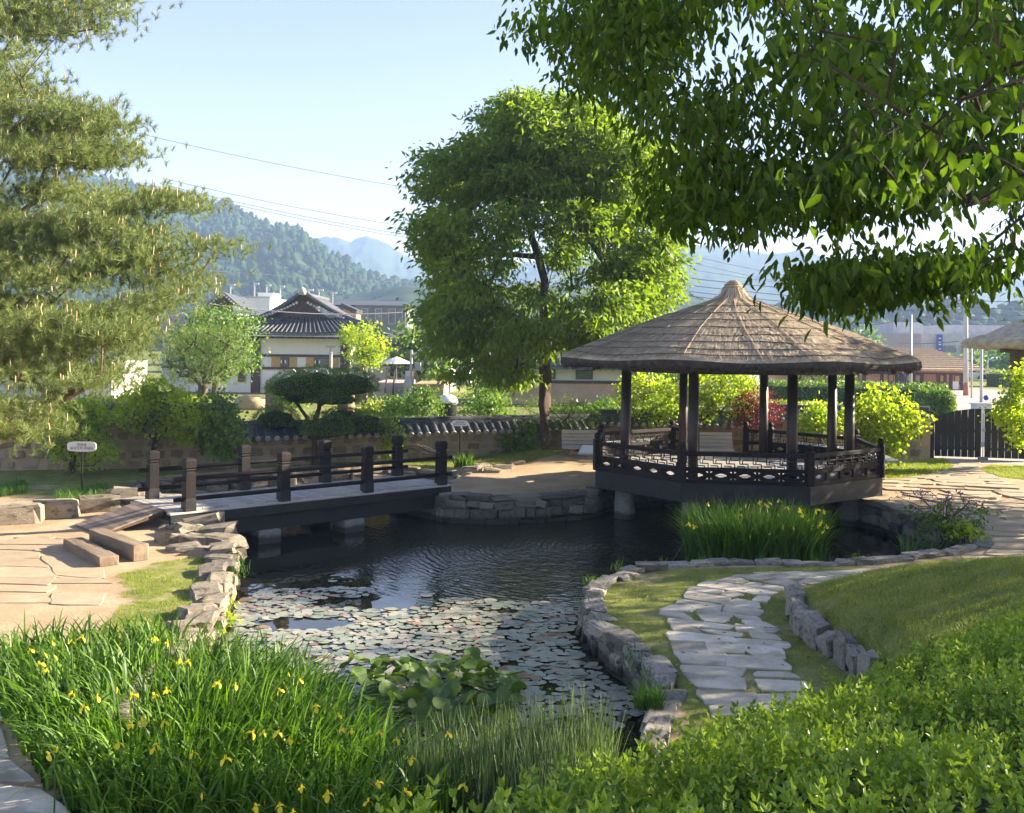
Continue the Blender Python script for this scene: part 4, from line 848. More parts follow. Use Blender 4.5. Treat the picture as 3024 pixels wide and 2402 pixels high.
# pine on the left ------------------------------------------------
PT = np.array([-12.2, 19.8, .56]); pt_ = thing('pine_tree', 'tall pine with pale pollen candles leaning over the sunny bank', 'tree', PT)
PV = [[(-80, -40), (225, -30), (240, 45), (195, 78), (95, 88), (0, 92), (-80, 92)], [(-80, 85), (20, 95), (75, 110), (130, 150), (140, 168), (118, 205), (75, 232), (-80, 240)],
      [(-80, 215), (60, 225), (150, 235), (205, 222), (262, 190), (272, 268), (300, 300), (368, 308), (378, 340), (398, 372), (408, 425), (392, 470), (400, 520), (432, 548), (470, 540), (505, 462), (517, 530), (470, 590), (410, 622), (420, 650), (372, 690), (335, 735), (310, 790), (250, 812), (160, 828), (60, 800), (-80, 800)]]
tip = []
for poly, n_, in ((PV[0], 36), (PV[1], 24), (PV[2], 270)): tip += [dfar(x - 38 * (x > 230), y, 19.6 + rng.normal(0, 1.25) - .9 * (y > 500) * (x < 300)) for x, y in [q for q in sample_poly(poly, n_ * 2) if vnoise(q[:1] + 300, q[1:] * 4.2 + 300, 130, 77)[0] > .36][:n_]]
tip += [dfar(x, y, 17.2 + rng.normal(0, .3)) for x, y in sample_poly([(-60, 838), (40, 842), (75, 870), (70, 905), (30, 925), (-60, 935)], 16)]
tip = np.array(tip); nin = len(tip); tz_ = rng.uniform(3.2, 12.5, 100); tr_ = np.interp(tz_, [3, 6, 10, 12.5], [2.0, 3.6, 3.0, 1.2]) * rng.uniform(.35, 1, 100); ta_ = rng.uniform(1.9, 4.4, 100)
tip = np.concatenate([tip, np.stack([PT[0] + .3 + tr_ * np.cos(ta_), PT[1] + tr_ * np.sin(ta_), tz_], 1)])
ch, nd, rr_ = grow([PT, PT + [.35, .1, 1.0], PT + [.75, .1, 2.2], PT + [1.0, .1, 3.4], PT + [.8, .2, 4.8], PT + [.5, .1, 6.5], PT + [.7, 0, 8.2], PT + [.9, 0, 10.0]], tip, .0085, .5, .008, tmin=.12, bend=.2)
l1 = [dfar(40, 905, 19.3), dfar(95, 855, 19.2), dfar(140, 790, 19.3), dfar(200, 720, 19.5)]; l2 = [dfar(-30, 935, 18.6), dfar(60, 880, 18.6), dfar(110, 850, 18.7), dfar(165, 820, 18.8), dfar(250, 780, 18.9)]
ch += [(l1, [.15, .13, .11, .07]), (l2, [.15, .13, .11, .10, .05])]
tubes_part('trunk', ch, MT['pine_bark'], pt_, 6)
TU = np.concatenate([np.repeat(tip[:nin], 50, 0), np.repeat(tip[nin:], 26, 0)]); TU = TU + rng.normal(size=TU.shape) * [.40, .42, .10]            # tufts
nn = 32; Pn = np.repeat(TU, nn, 0); ax_ = np.repeat(unit(rng.normal(size=TU.shape) * [.5, .5, .2] + [.2, -.1, .8]), nn, 0)
D = unit(rng.normal(size=Pn.shape) * .62 + ax_); Pn = Pn + ax_ * rng.uniform(-.05, .05, len(Pn))[:, None]; L = rng.uniform(.10, .16, len(Pn))[:, None]
S = unit(np.cross(D, rng.normal(size=D.shape))) * .0042; tag(part_np('needles', np.stack([Pn - S, Pn + S, Pn + D * L], 1).reshape(-1, 3), np.arange(len(Pn) * 3).reshape(-1, 3), LF['pine'], pt_), kind='stuff')
cs = TU[rng.random(len(TU)) < .055]; cs = cs + [0, 0, .05]; Hc = rng.uniform(.08, .17, len(cs))[:, None]; ln_ = rng.normal(0, .12, (len(cs), 2)); U = np.concatenate([ln_, np.ones((len(cs), 1))], 1) * Hc
a = np.array([0, 2.09, 4.19]); Rg3 = np.stack([np.cos(a), np.sin(a), 0 * a], -1) * .0125
V = np.concatenate([cs[:, None] + Rg3[None], cs[:, None] + U[:, None] * .8 + Rg3[None] * .9, (cs + U)[:, None]], 1); b_ = np.arange(len(cs))[:, None] * 7
F4 = np.concatenate([b_ + np.array([[k, (k + 1) % 3, 3 + (k + 1) % 3, 3 + k]]) for k in range(3)]); F3 = np.concatenate([b_ + np.array([[3 + k, 3 + (k + 1) % 3, 6]]) for k in range(3)])
tag(part_np('candles', V.reshape(-1, 3), [F4, F3], LF['candle'], pt_), kind='stuff')

# cloud-pruned tree ------------------------------------------------
NB = np.array([*at(932, 1338, .72)[:2], .70]); NB[1] = 31.0; NB[0] = far(932, 1300, 31.0)[0]; nw = thing('cloud_pruned_tree', 'cloud-pruned evergreen with flat clipped pads behind the bridge', 'tree', NB)
def pad_cloud(c, rx, ry, rz, n):
    d = unit(rng.normal(size=(n, 3))); d[:, 2] = np.where(d[:, 2] < -.25, -.25 * rng.random(n), d[:, 2]); P = np.array(c) + d * np.array([rx, ry, rz]) * (1 + .06 * np.sin(d[:, :1] * 9 + d[:, 1:2] * 7)) * rng.uniform(.88, 1.03, (n, 1))
    return leaves(P, unit(d * .8 + rng.normal(size=(n, 3)) * .55 + [0, 0, .25]), rng.uniform(.05, .09, n), .022, .1)
pads = [(620, 820, 60, 30, 1900), (668, 815, 62, 34, 2300), (735, 815, 62, 30, 2100), (580, 888, 50, 26, 1500), (688, 905, 54, 30, 1700), (775, 897, 48, 24, 1400), (722, 876, 40, 14, 700), (640, 838, 50, 20, 700), (700, 842, 60, 18, 700)]
pc_ = []
for k, (x, y, rx, rz, n) in enumerate(pads):
    D = 31.0 + [-.2, .2, .1, .3, -.5, .2, .8, .6, -.4][k]; c = np.array(dfar(x, y, D)); s = D / 3026 * K; pc_.append(c)
    part_np('foliage_pad', *pad_cloud(c, rx * s, rx * s * .85, rz * s * 1.3, int(n * 1.9)), LF['niwaki'], nw)
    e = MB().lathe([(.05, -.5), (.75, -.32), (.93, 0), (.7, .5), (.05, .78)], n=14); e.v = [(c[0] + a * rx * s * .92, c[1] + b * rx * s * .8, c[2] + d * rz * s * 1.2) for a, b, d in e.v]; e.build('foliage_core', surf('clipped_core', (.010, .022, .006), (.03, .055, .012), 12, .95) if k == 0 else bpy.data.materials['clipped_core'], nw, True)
J = np.array(dfar(665, 880, 31.0)); ch = [([NB, NB + [0, 0, .35], np.array(dfar(662, 930, 31)), J], [.13, .10, .09, .08]), ([np.array(dfar(658, 900, 31)), np.array(dfar(645, 878, 31)), np.array(dfar(625, 850, 31)), np.array(dfar(608, 838, 31))], [.06, .055, .05, .03]),
      ([J, np.array(dfar(672, 860, 31)), np.array(dfar(672, 830, 31))], [.08, .07, .04]), ([np.array(dfar(672, 855, 31)), np.array(dfar(690, 845, 31)), np.array(dfar(730, 835, 31))], [.055, .045, .03])] + [([np.array(dfar(663, 925, 31)), c + [0, 0, -.1]], [.05, .03]) for c in pc_[3:6]]
tubes_part('trunk', ch, MT['bark'], nw)

# shrubs and small trees ------------------------------------------------
def shrub(name, lab, cat, base, pts, n, L, W, mat, sp=(.16, .16, .12), stems=3, kr=.006, group=None, droop=.35, near=True, flat=.5, rmin=.004, tk='twig'):
    base = np.array(base, float); t = thing(name, lab, cat, base, group); pts = np.array(pts, float); o = rng.integers(0, stems, len(pts)); ch = []
    for s in range(stems):
        if (o == s).sum() == 0: continue
        b = base + [rng.normal(0, .06), rng.normal(0, .06), -.05]; c = pts[o == s].mean(0); ch += grow([b, b + (c - b) * .25, b + (c - b) * .5], pts[o == s], kr, .5, rmin, tmin=.3, seg=.3)[0]
    tubes_part('stem', ch, MT[tk], t, 5); tag(part_np('foliage', *spray(pts, n, sp, L, W, droop, near=near, flat=flat), mat, t), kind='stuff'); return t
def img_pts(polys, n, D, dv): return [dfar(x, y, D + rng.uniform(-dv, dv)) for x, y in sample_poly(polys, n)]
gS = 'heart-leaved shrubs along the wall'
shrub('leafy_shrub', 'bright yellow-green shrub behind the oval notice', 'shrub', dat(150, 1000, .68), img_pts([(85, 905), (130, 850), (180, 835), (215, 845), (225, 900), (240, 960), (200, 990), (150, 985), (110, 960)], 90, 28.0, .7), 26, .11, .095, LF['redbud'], group=gS)
shrub('leafy_shrub', 'wide bright shrub between the notice and the bridge', 'shrub', dat(315, 985, .68), img_pts([(235, 870), (290, 815), (335, 800), (400, 830), (420, 870), (400, 925), (340, 920), (280, 900), (245, 890)], 120, 28.9, .7), 26, .11, .095, LF['redbud'], group=gS)
shrub('leafy_shrub', 'darker green shrub at the end of the taller wall', 'shrub', dat(470, 985, .70), img_pts([(410, 850), (440, 825), (490, 850), (505, 900), (520, 950), (470, 975), (430, 950)], 85, 29.2, .6), 26, .10, .085, LF['bush'], group=gS)
shrub('leafy_shrub', 'big bright shrub between pavilion and gate', 'shrub', dat(1850, 970, .72), img_pts([(1800, 860), (1830, 820), (1880, 820), (1940, 870), (1945, 900), (1900, 920), (1890, 965), (1830, 975), (1795, 930)], 150, 31.0, .8), 28, .115, .10, LF['redbud'], group=gS)
shrub('leafy_shrub', 'bright shrub hiding the hinge of the black gate', 'shrub', (17.0, 32.6, .75), img_pts([(2100, 850), (2130, 800), (2170, 760), (2190, 930), (2140, 935), (2098, 880)], 80, 32.2, .6), 28, .12, .10, LF['redbud'], group=gS)
shrub('leafy_shrub', 'leafy shrub against the wall beside the tree trunk', 'shrub', (-.55, 33.6, .74), img_pts([(1060, 905), (1110, 893), (1138, 910), (1135, 950), (1085, 955), (1055, 930)], 45, 33.7, .4), 24, .10, .08, LF['bush'], group=gS)
shrub('leafy_shrub', 'slender shrub beside the second notice post', 'shrub', (-1.7, 33.0, .74), img_pts([(800, 880), (830, 890), (850, 930), (830, 955), (805, 930)], 22, 32.0, .3), 20, .10, .08, LF['redbud'], group=gS)
shrub('young_tree', 'young yellow-green tree seen between the pavilion columns', 'tree', (5.3, 34.3, .75), img_pts([(1435, 800), (1500, 775), (1590, 790), (1600, 850), (1550, 890), (1490, 880), (1430, 850)], 120, 34.5, .8), 26, .11, .08, LF['redbud'], group='young trees by the wall')
shrub('young_tree', 'young bright tree behind the pavilion and beside the bench', 'tree', (3.6, 34.8, .75), img_pts([(1300, 810), (1340, 790), (1420, 800), (1425, 880), (1350, 900), (1305, 870)], 80, 34.8, .6), 26, .11, .08, LF['redbud'], group='young trees by the wall')
shrub('red_maple', 'small red-leaved maple behind the pavilion', 'tree', (8.0, 34.2, .75), img_pts([(1552, 845), (1580, 828), (1625, 835), (1640, 870), (1632, 895), (1575, 900), (1550, 880)], 70, 34.0, .5), 34, .09, .05, LF['maple'], stems=2)
shrub('leafy_shrub', 'bright shrub reaching over the wall between the right columns', 'shrub', (10.4, 34.3, .75), img_pts([(1680, 875), (1720, 850), (1760, 850), (1790, 880), (1750, 915), (1690, 915)], 60, 34.2, .5), 26, .11, .09, LF['redbud'], group=gS)
shrub('clipped_pine', 'dark clipped evergreen behind the big tree trunk', 'tree', (2.4, 34.5, .75), img_pts([(1105, 850), (1150, 832), (1230, 845), (1262, 880), (1250, 905), (1170, 915), (1110, 880)], 70, 34.4, .5), 70, .07, .02, LF['niwaki'], stems=2, near=False, droop=-.3)
for k, (x, D, y0, y1, wd, lab) in enumerate([(455, 52, 655, 810, 95, 'green small-leaved tree in front of the white house'), (772, 58, 692, 790, 34, 'slim yellow-green tree at the corner of the white house')]):
    b = dfar(x, y1 + 20, D); b = (b[0], b[1], .85)
    polys = [(x - wd, y0 + 60), (x - wd * .5, y0), (x + wd * .4, y0 - 5), (x + wd, y0 + 30), (x + wd * .9, y1 - 40), (x + wd * .2, y1 - 15), (x - wd * .5, y1 - 25)]
    shrub('garden_tree', lab, 'tree', b, img_pts(polys, 150 if k == 0 else 70, D, 1.6), 34, .17, .12, LF['redbud'] if k else LF['bush'], (.35, .35, .25), stems=1, kr=.02, rmin=.012, group='trees beyond the wall', near=False)
shrub('dark_pine', 'dark round-headed pine in front of the white house', 'tree', (*dfar(425, 840, 47)[:2], .85), img_pts([(345, 760), (360, 715), (420, 690), (500, 700), (520, 740), (490, 790), (430, 810), (360, 795)], 150, 47, 1.3), 90, .15, .02, LF['niwaki'], (.3, .3, .2), stems=1, kr=.02, group='trees beyond the wall', near=False, droop=-.4)
for k, (x, y0, y1, wd, D, mt, lab) in enumerate([(615, 815, 850, 25, 44, 'bush', 'low green bush beyond the wall beside the cloud-pruned pads'), (835, 838, 876, 30, 42, 'bush', 'round green bush beyond the wall near the steps'), (890, 815, 872, 36, 41, 'bush', 'white-flecked bush beyond the wall before the orange base'), (1020, 828, 875, 50, 40, 'bush', 'broad bush beyond the wall under the big crown'), (790, 850, 878, 24, 45, 'yellowhedge', 'small yellow-green bush beyond the wall'),
      (1395, 830, 880, 26, 42, 'redbud', 'bush with pale flowers beyond the wall behind the bench'), (1265, 850, 880, 30, 40, 'bush', 'dark bush beyond the wall beside the trunk'), (1920, 850, 880, 30, 44, 'bush', 'green bush outside the wall before the clay hut'), (735, 690, 720, 16, 60, 'redbud', 'leaf tuft of a sapling against the dark roof')]):
    b = dfar(x, y1 + 6, D); polys = [(x - wd, y1), (x - wd, (y0 + y1) / 2), (x - wd * .4, y0), (x + wd * .5, y0), (x + wd, (y0 + y1) / 2), (x + wd, y1)]
    shrub('garden_bush', lab, 'bush', (b[0], b[1], .8), img_pts(polys, 46, D, .8), 26, .14, .10, LF[mt], (.2, .2, .15), stems=2, group='bushes beyond the wall', near=False)

# ---------------------------------------------------------------- pond plants
PADP = [dat(x, y, 0)[:2] for x, y in [(455, 1330), (500, 1275), (545, 1245), (660, 1238), (900, 1243), (1060, 1250), (1180, 1265), (1245, 1300), (1270, 1350), (1340, 1400), (1390, 1470), (1330, 1520), (1250, 1570), (900, 1640), (640, 1480), (430, 1400)]]
PADF = [(-1.9, 28.2), (-1.8, 29.6), (-2.2, 30.4), (-3.2, 30.8), (-5.3, 30.1), (-7.8, 29.0), (-9.3, 28.0), (-9.8, 26.8), (-9.2, 25.4), (-8.2, 24.4), (-6.8, 24.2), (-4.5, 26.2), (-3.0, 27.5)]
def pad_mesh(seed):
    r = random.Random(seed); n = 13; a0 = r.uniform(0, 6.28); pts = []
    for k in range(n): a = a0 + .14 + (2 * math.pi - .28) * k / (n - 1); q = 1 + r.uniform(-.05, .05); pts.append((q * math.cos(a), q * math.sin(a), .03 * math.sin(2 * a + seed) + .02 * r.random()))
    return np.array([(.08 * math.cos(a0), .08 * math.sin(a0), 0)] + pts), np.array([(0, k, k + 1) for k in range(1, n)])
PM = [pad_mesh(s) for s in range(8)]; PMm = []
for V, F in PM: me = mesh_np('lily_pad', V, F); me.materials.append(MT['pad']); PMm.append(me)
def scatter(poly, r, n):
    q = sample_poly(poly, n); keep = []; cell = {}
    for p in q:
        c = (int(p[0] / r), int(p[1] / r))
        if all(math.hypot(p[0] - o[0], p[1] - o[1]) > r for dx in (-1, 0, 1) for dy in (-1, 0, 1) for o in cell.get((c[0] + dx, c[1] + dy), ())): cell.setdefault(c, []).append(p); keep.append(p)
    return np.array(keep)
q = scatter(PADP, .112, 34000)
q = q[in_poly(PONDS, q[:, 0], q[:, 1])]; q = q[d_line(PONDS, q[:, 0], q[:, 1]) > .10]
op1 = np.array(dat(1310, 1385, 0)[:2]); op2 = np.array(dat(640, 1315, 0)[:2])
ex = (np.hypot((q[:, 0] - op1[0]) / .42, (q[:, 1] - op1[1]) / 1.3) < 1) | (np.hypot((q[:, 0] - op2[0]) / .75, (q[:, 1] - op2[1]) / .35) < 1) | ((vnoise(q[:, 0], q[:, 1], .55, 5) < .09)) | ((q[:, 1] > 17.0) & (vnoise(q[:, 0], q[:, 1], .7, 6) < .25 + .3 * (q[:, 1] - 17.0)))
q = q[~ex]; q = q[np.argsort(q[:, 1])]
q2 = scatter(PADF, .19, 3500); q2 = q2[vnoise(q2[:, 0], q2[:, 1], .9, 9) > .22]
vis = q[q[:, 1] > 10.2]; rest = np.concatenate([q[q[:, 1] <= 10.2], vis[290:], q2])
for p in vis[:290]:
    o = link('lily_pad', random.choice(PMm), None); s = .05 + .075 * rng.random() ** 1.3; tl = .035 if rng.random() < .94 else .45; o.location = (p[0], p[1], rng.uniform(.006, .022) + .1 * s * (tl > .1)); o.scale = (s, s, s); o.rotation_euler = (rng.normal(0, tl), rng.normal(0, tl), rng.uniform(0, 6.28))
    tag(o, 'round floating lily pad in the shaded near part of the pond', 'lily pad', 'lily pads floating near the irises')
Vs, Fs, of = [], [], 0
for p in rest:
    V, F = PM[rng.integers(0, 8)]; s = .055 + .07 * rng.random() ** 1.3; a = rng.uniform(0, 6.28); c, sn = math.cos(a), math.sin(a); W = V @ np.array([[c, sn, 0], [-sn, c, 0], [0, 0, 1]]).T * s
    W[:, 2] += W[:, 0] * rng.normal(0, .05) + W[:, 1] * rng.normal(0, .05) + rng.uniform(.006, .024); W[:, :2] += p; Vs.append(W); Fs.append(F + of); of += len(W)
tag(link('lily_pads', mesh_np('lily_pads', np.concatenate(Vs), np.concatenate(Fs)), MT['pad']), 'carpet of floating lily pads farther out on the pond', 'lily pads', kind='stuff')
# standing lotus leaves
LC = np.array(dat(900, 1500, 0)); lt = thing('lotus_clump', 'clump of raised round lotus leaves behind the irises', 'lotus', (LC[0], LC[1], 0))
def lotus_mesh(seed):
    r = random.Random(seed); n = 14; V = [(0, 0, 0)]; fold = r.uniform(.1, .9)
    for ring in (.5, 1.0):
        for k in range(n):
            a = 2 * math.pi * k / n; q = ring * (1 + .06 * r.uniform(-1, 1)); V.append((q * math.cos(a), q * math.sin(a), fold * abs(math.sin(a)) ** 1.5 * ring * .75 + .05 * ring * math.sin(3 * a + seed)))
    F3 = [(0, 1 + k, 1 + (k + 1) % n) for k in range(n)]; F4 = [(1 + k, 1 + n + k, 1 + n + (k + 1) % n, 1 + (k + 1) % n) for k in range(n)]
    me = mesh_np('leaf', np.array(V), [np.array(F3), np.array(F4)], True); me.materials.append(LF['lotus']); return me
LM = [lotus_mesh(s) for s in range(8)]; stm = MB().tube([(0, 0, -1), (0, 0, 0)], [.03, .03], 5).mesh('leaf_stem'); stm.materials.append(LF['weed'])
lp = scatter([dat(x, y, .05)[:2] for x, y in [(650, 1445), (760, 1418), (1000, 1412), (1090, 1440), (1100, 1480), (1060, 1530), (960, 1560), (900, 1575), (800, 1530), (700, 1490)]], .125, 1500)
for p in lp[:280]:
    o = link('leaf', random.choice(LM), None, lt); s = rng.uniform(.085, .135); z = rng.uniform(.05, .27); o.location = (p[0] - LC[0], p[1] - LC[1], z); o.scale = (s, s, s); o.rotation_euler = (rng.normal(0, .45), rng.normal(0, .45), rng.uniform(0, 6.28))
    e = link('leaf_stem', stm, None, o); e.scale = (.25, .25, z / s + 1)
for (x, y) in []:
    p = dat(x, y, .1); o = link('leaf', LM[2], None, lt); o.location = (p[0] - LC[0], p[1] - LC[1], .2); o.scale = (.13,) * 3; o.rotation_euler = (1.2, 0, .4)

# irises
def flower_mesh(seed):
    r = np.random.default_rng(seed); V, F, o = [], [], 0
    for k in range(3):
        a = 2.09 * k + r.normal(0, .2); d = np.array([math.cos(a), math.sin(a), 0]); s = np.array([-d[1], d[0], 0]); up = np.array([0, 0, 1.])
        pts = [(0, .0, .05), (.28, .16, .16), (.62, .30, .02), (.85, .22, -.30), (.95, .02, -.48)]
        for t, w_, z in pts: V += [d * t * .75 + s * w_ + up * z, d * t * .75 - s * w_ + up * z]
        F += [(o + 2 * i, o + 2 * i + 1, o + 2 * i + 3, o + 2 * i + 2) for i in range(4)]; o += 10
        a += 1.05; d = np.array([math.cos(a), math.sin(a), 0]); s = np.array([-d[1], d[0], 0])
        for t, w_, z in [(0, .03, 0), (.14, .11, .25), (.12, .08, .5), (.16, .01, .62)]: V += [d * t + s * w_ + up * z, d * t - s * w_ + up * z]
        F += [(o + 2 * i, o + 2 * i + 1, o + 2 * i + 3, o + 2 * i + 2) for i in range(3)]; o += 8
    me = mesh_np('flower', np.array(V), np.array(F)); me.materials.append(LF['petal']); return me
FM = [flower_mesh(s) for s in range(5)]
bud = MB().tube([(0, 0, 0), (.1, 0, .5), (0, 0, 1)], [.08, .16, .02], 6).mesh('flower'); bud.materials.append(LF['petal'])
stem_me = MB().tube([(0, 0, -1), (0, 0, 0)], [.008, .006], 5).mesh('flower_stem'); stem_me.materials.append(LF['iris'])
def iris_clump(lab, poly, zb, n, H, W, flowers, fs, nind, lean=(.1, .9), flower_h=None):
    c = np.mean(poly, 0); t = thing('iris_clump', lab, 'iris plants', (c[0], c[1], zb), 'yellow iris clumps'); q = sample_poly(poly, n); dv = q - c; az = np.arctan2(dv[:, 1], dv[:, 0]) + rng.normal(0, 1.1, n); edge = 1 - np.clip(d_line(poly, q[:, 0], q[:, 1]) / .8, 0, 1)
    ln = np.clip(rng.uniform(lean[0], lean[1] * .6, n) + rng.random(n) ** 3 * .45 + edge * .25 * rng.random(n), .03, 1.05); hh = H * rng.uniform(.62, 1.08, n); hh = hh + (.42 * (ground_z(q[:, 0], q[:, 1]) < 0.2) if q[:, 1].mean() < 15 else 0); P3 = np.concatenate([q, np.maximum(ground_z(q[:, 0], q[:, 1]), zb)[:, None] - .03], 1)
    o = np.argsort(q[:, 1]); ind, rs = o[:nind], o[nind:]
    if nind:
        protos = []
        for s in range(14):
            V, F = blades(np.zeros((1, 3)), np.array([1.0]), np.array([W / H * rng.uniform(.8, 1.2)]), np.array([np.quantile(ln, (s + .5) / 14)]), np.array([0.0]), 2.3, 7); me = mesh_np('blade', V, F, True); me.materials.append(LF['iris']); protos.append(me)
        rk = np.argsort(np.argsort(ln))
        for k in ind: e = link('blade', protos[int(rk[k] / n * 14)], None, t); e.location = P3[k] - [c[0], c[1], zb]; e.scale = (hh[k],) * 3; e.rotation_euler = (0, 0, az[k])
    tag(part_np('foliage', *blades(P3[rs], hh[rs], W * rng.uniform(.8, 1.25, len(rs)), ln[rs], az[rs], 2.3, 6), LF['iris'], t, True), kind='stuff')
    for (x, y, z) in flowers:
        m_ = random.choice(FM + [bud]) ; e = link('flower', m_, None, t); s = fs * rng.uniform(.8, 1.2); e.location = (x - c[0], y - c[1], z - zb); e.scale = (s,) * 3; e.rotation_euler = (rng.normal(0, .3), rng.normal(0, .3), rng.uniform(0, 6.28))
        g = link('flower_stem', stem_me, None, e); g.scale = (1 / s,) * 2 + ((z - zb) / s,); g.rotation_euler = (-e.rotation_euler[0], 0, 0)
    return t
IP = [dat(x, y, .15)[:2] for x, y in [(0, 1490), (60, 1455), (250, 1440), (430, 1430), (580, 1450), (660, 1500), (760, 1600), (880, 1690), (960, 1790), (860, 1920), (230, 1920), (90, 1760), (30, 1650), (-20, 1570)]]
fl = []
for (x, y) in [(100, 1385), (85, 1400), (65, 1370), (110, 1355), (150, 1352), (97, 1413), (150, 1462), (325, 1345), (280, 1465), (245, 1460), (325, 1465), (378, 1393), (395, 1395), (495, 1445), (610, 1425), (590, 1455), (632, 1435), (458, 1440), (300, 1520), (275, 1525), (118, 1585), (105, 1590), (248, 1568), (330, 1570), (322, 1580), (475, 1600), (585, 1545), (530, 1545), (610, 1560), (720, 1535), (800, 1545), (835, 1560), (850, 1545), (868, 1600), (855, 1670), (797, 1650), (775, 1690), (690, 1675), (635, 1660), (425, 1685), (540, 1700), (590, 1700), (665, 1490), (740, 1540), (350, 1455), (205, 1470)]:
    z = .9
    for _ in range(5): p = dat(x, y, z); z = max(gz(p[0], p[1]), .45) + .69
    fl.append((p[0], p[1], z))
iris_clump('big sunlit clump of yellow irises filling the near corner of the pond', IP, .05, 5000, .68, .035, fl + [(x + rng.normal(0, .35), y + rng.normal(0, .35), z - .02) for x, y, z in fl[::3]], .058, 260)
IQ = [(3.9, 20.5), (5.0, 20.3), (6.1, 20.5), (6.5, 21.1), (6.3, 22.0), (5.0, 22.4), (4.0, 22.0), (3.6, 21.2)]
fl = []
for (x, y) in [(1490, 1062), (1600, 1058), (1620, 1060), (1640, 1055), (1612, 1065), (1640, 1088), (1658, 1070), (1685, 1075), (1720, 1075), (1735, 1078), (1545, 1110), (1622, 1125), (1690, 1085), (1700, 1100), (1710, 1110), (1672, 1118), (1690, 1122), (1730, 1100), (1740, 1110), (1725, 1108), (1580, 1135), (1450, 1105), (1462, 1110), (1562, 1075), (1570, 1070), (1650, 1110), (1735, 1120), (1560, 1085)]:
    p = dfar(x, y, 20.45 + rng.uniform(-.15, .3)); fl.append((p[0], p[1], p[2]))
iris_clump('dark shaded clump of yellow irises in the water before the pavilion', IQ, -.05, 2800, 1.5, .026, fl, .085, 40, (.05, .6))
def blade_thing(name, lab, cat, poly, n, H, W, mat, lean, zb=None, curl=1.8, seg=5, group=None):
    c = np.mean(poly, 0); q = sample_poly(poly, n); z = ground_z(q[:, 0], q[:, 1]) if zb is None else np.full(n, zb); t = thing(name, lab, cat, (c[0], c[1], float(z.mean())), group)
    tag(part_np('blades', *blades(np.concatenate([q, z[:, None]], 1), H * rng.uniform(.6, 1.1, n), W * rng.uniform(.7, 1.2, n), rng.uniform(lean[0], lean[1], n), rng.uniform(0, 6.28, n), curl, seg), mat, t), kind='stuff'); return t
blade_thing('striped_rush', 'clump of upright cream-striped rushes between irises and box hedge', 'rush', [(-.9, 8.7), (.4, 8.5), (1.0, 9.4), (.95, 10.2), (.3, 10.0), (-.5, 9.7), (-.9, 9.2)], 2600, 1.15, .017, LF['rush'], (.03, .22), 0.0)
blade_thing('striped_rush', 'pale arching reeds at the right end of the pond', 'rush', [(8.0, 20.8), (8.9, 21.0), (9.1, 21.7), (8.4, 22.0)], 260, .8, .018, LF['rush'], (.1, .8), 0.0)
blade_thing('reed_tuft', 'dark green strappy tuft at the bridge end', 'reed', [(-1.7, 30.6), (-1.2, 30.6), (-1.1, 30.9), (-1.6, 30.95)], 130, .62, .035, LF['iris'], (.1, .6), .66)
blade_thing('reed_tuft', 'grassy tuft on the near pond wall', 'reed', [(1.35, 10.9), (1.65, 10.9), (1.7, 11.3), (1.4, 11.3)], 260, .36, .010, LF['weed'], (.3, .95), .55)
for k, (L, lab) in enumerate([([(115, 1050), (215, 1030), (245, 1040), (215, 1062), (120, 1068)], 'feathery green weeds round the notice post'), ([(-40, 1040), (50, 1020), (60, 1040), (-40, 1050)], 'green weeds at the picture edge behind the kerb'), ([(0, 1085), (45, 1080), (50, 1090), (0, 1096)], 'small weed patch on the kerb verge')]):
    blade_thing('weed_patch', lab, 'weeds', dk(L, .62), [1500, 900, 350][k], .30, .012, LF['weed'], (.1, .9), group='weeds behind the kerb blocks')
c = dat(1970, 1105, .4); shrub('flowering_plant', 'purple-flowered plants at the right end of the pond', 'plant', (9.3, 21.9, .3), [(9.3 + rng.normal(0, .35), 21.9 + rng.normal(0, .4), .45 + rng.uniform(0, .6)) for _ in range(26)], 16, .10, .06, LF['bush'], (.12, .12, .08), stems=5)
shrub('flowering_plant', 'tuft of small purple blooms over the pond edge', 'plant', (9.5, 22.4, .4), [(9.5 + rng.normal(0, .4), 22.4 + rng.normal(0, .4), .75 + rng.uniform(0, .55)) for _ in range(40)], 7, .05, .04, LF['purple'], (.06, .06, .06), stems=6)
shrub('flowering_plant', 'yellow-green leafy plant on the pond edge stones', 'plant', (9.35, 21.2, .5), [(9.35 + rng.normal(0, .22), 21.2 + rng.normal(0, .2), .62 + rng.uniform(0, .2)) for _ in range(20)], 14, .08, .07, LF['redbud'], (.08, .08, .05), stems=3)
p_ = dat(480, 1275, .3); shrub('flowering_plant', 'bright fern growing out of the sunny pond wall', 'plant', (-4.3, 15.2, .1), [(-4.25 + rng.normal(0, .06), 15.2 + rng.normal(0, .18), .18 + rng.uniform(0, .3)) for _ in range(16)], 16, .09, .03, LF['redbud'], (.07, .07, .05), stems=2)

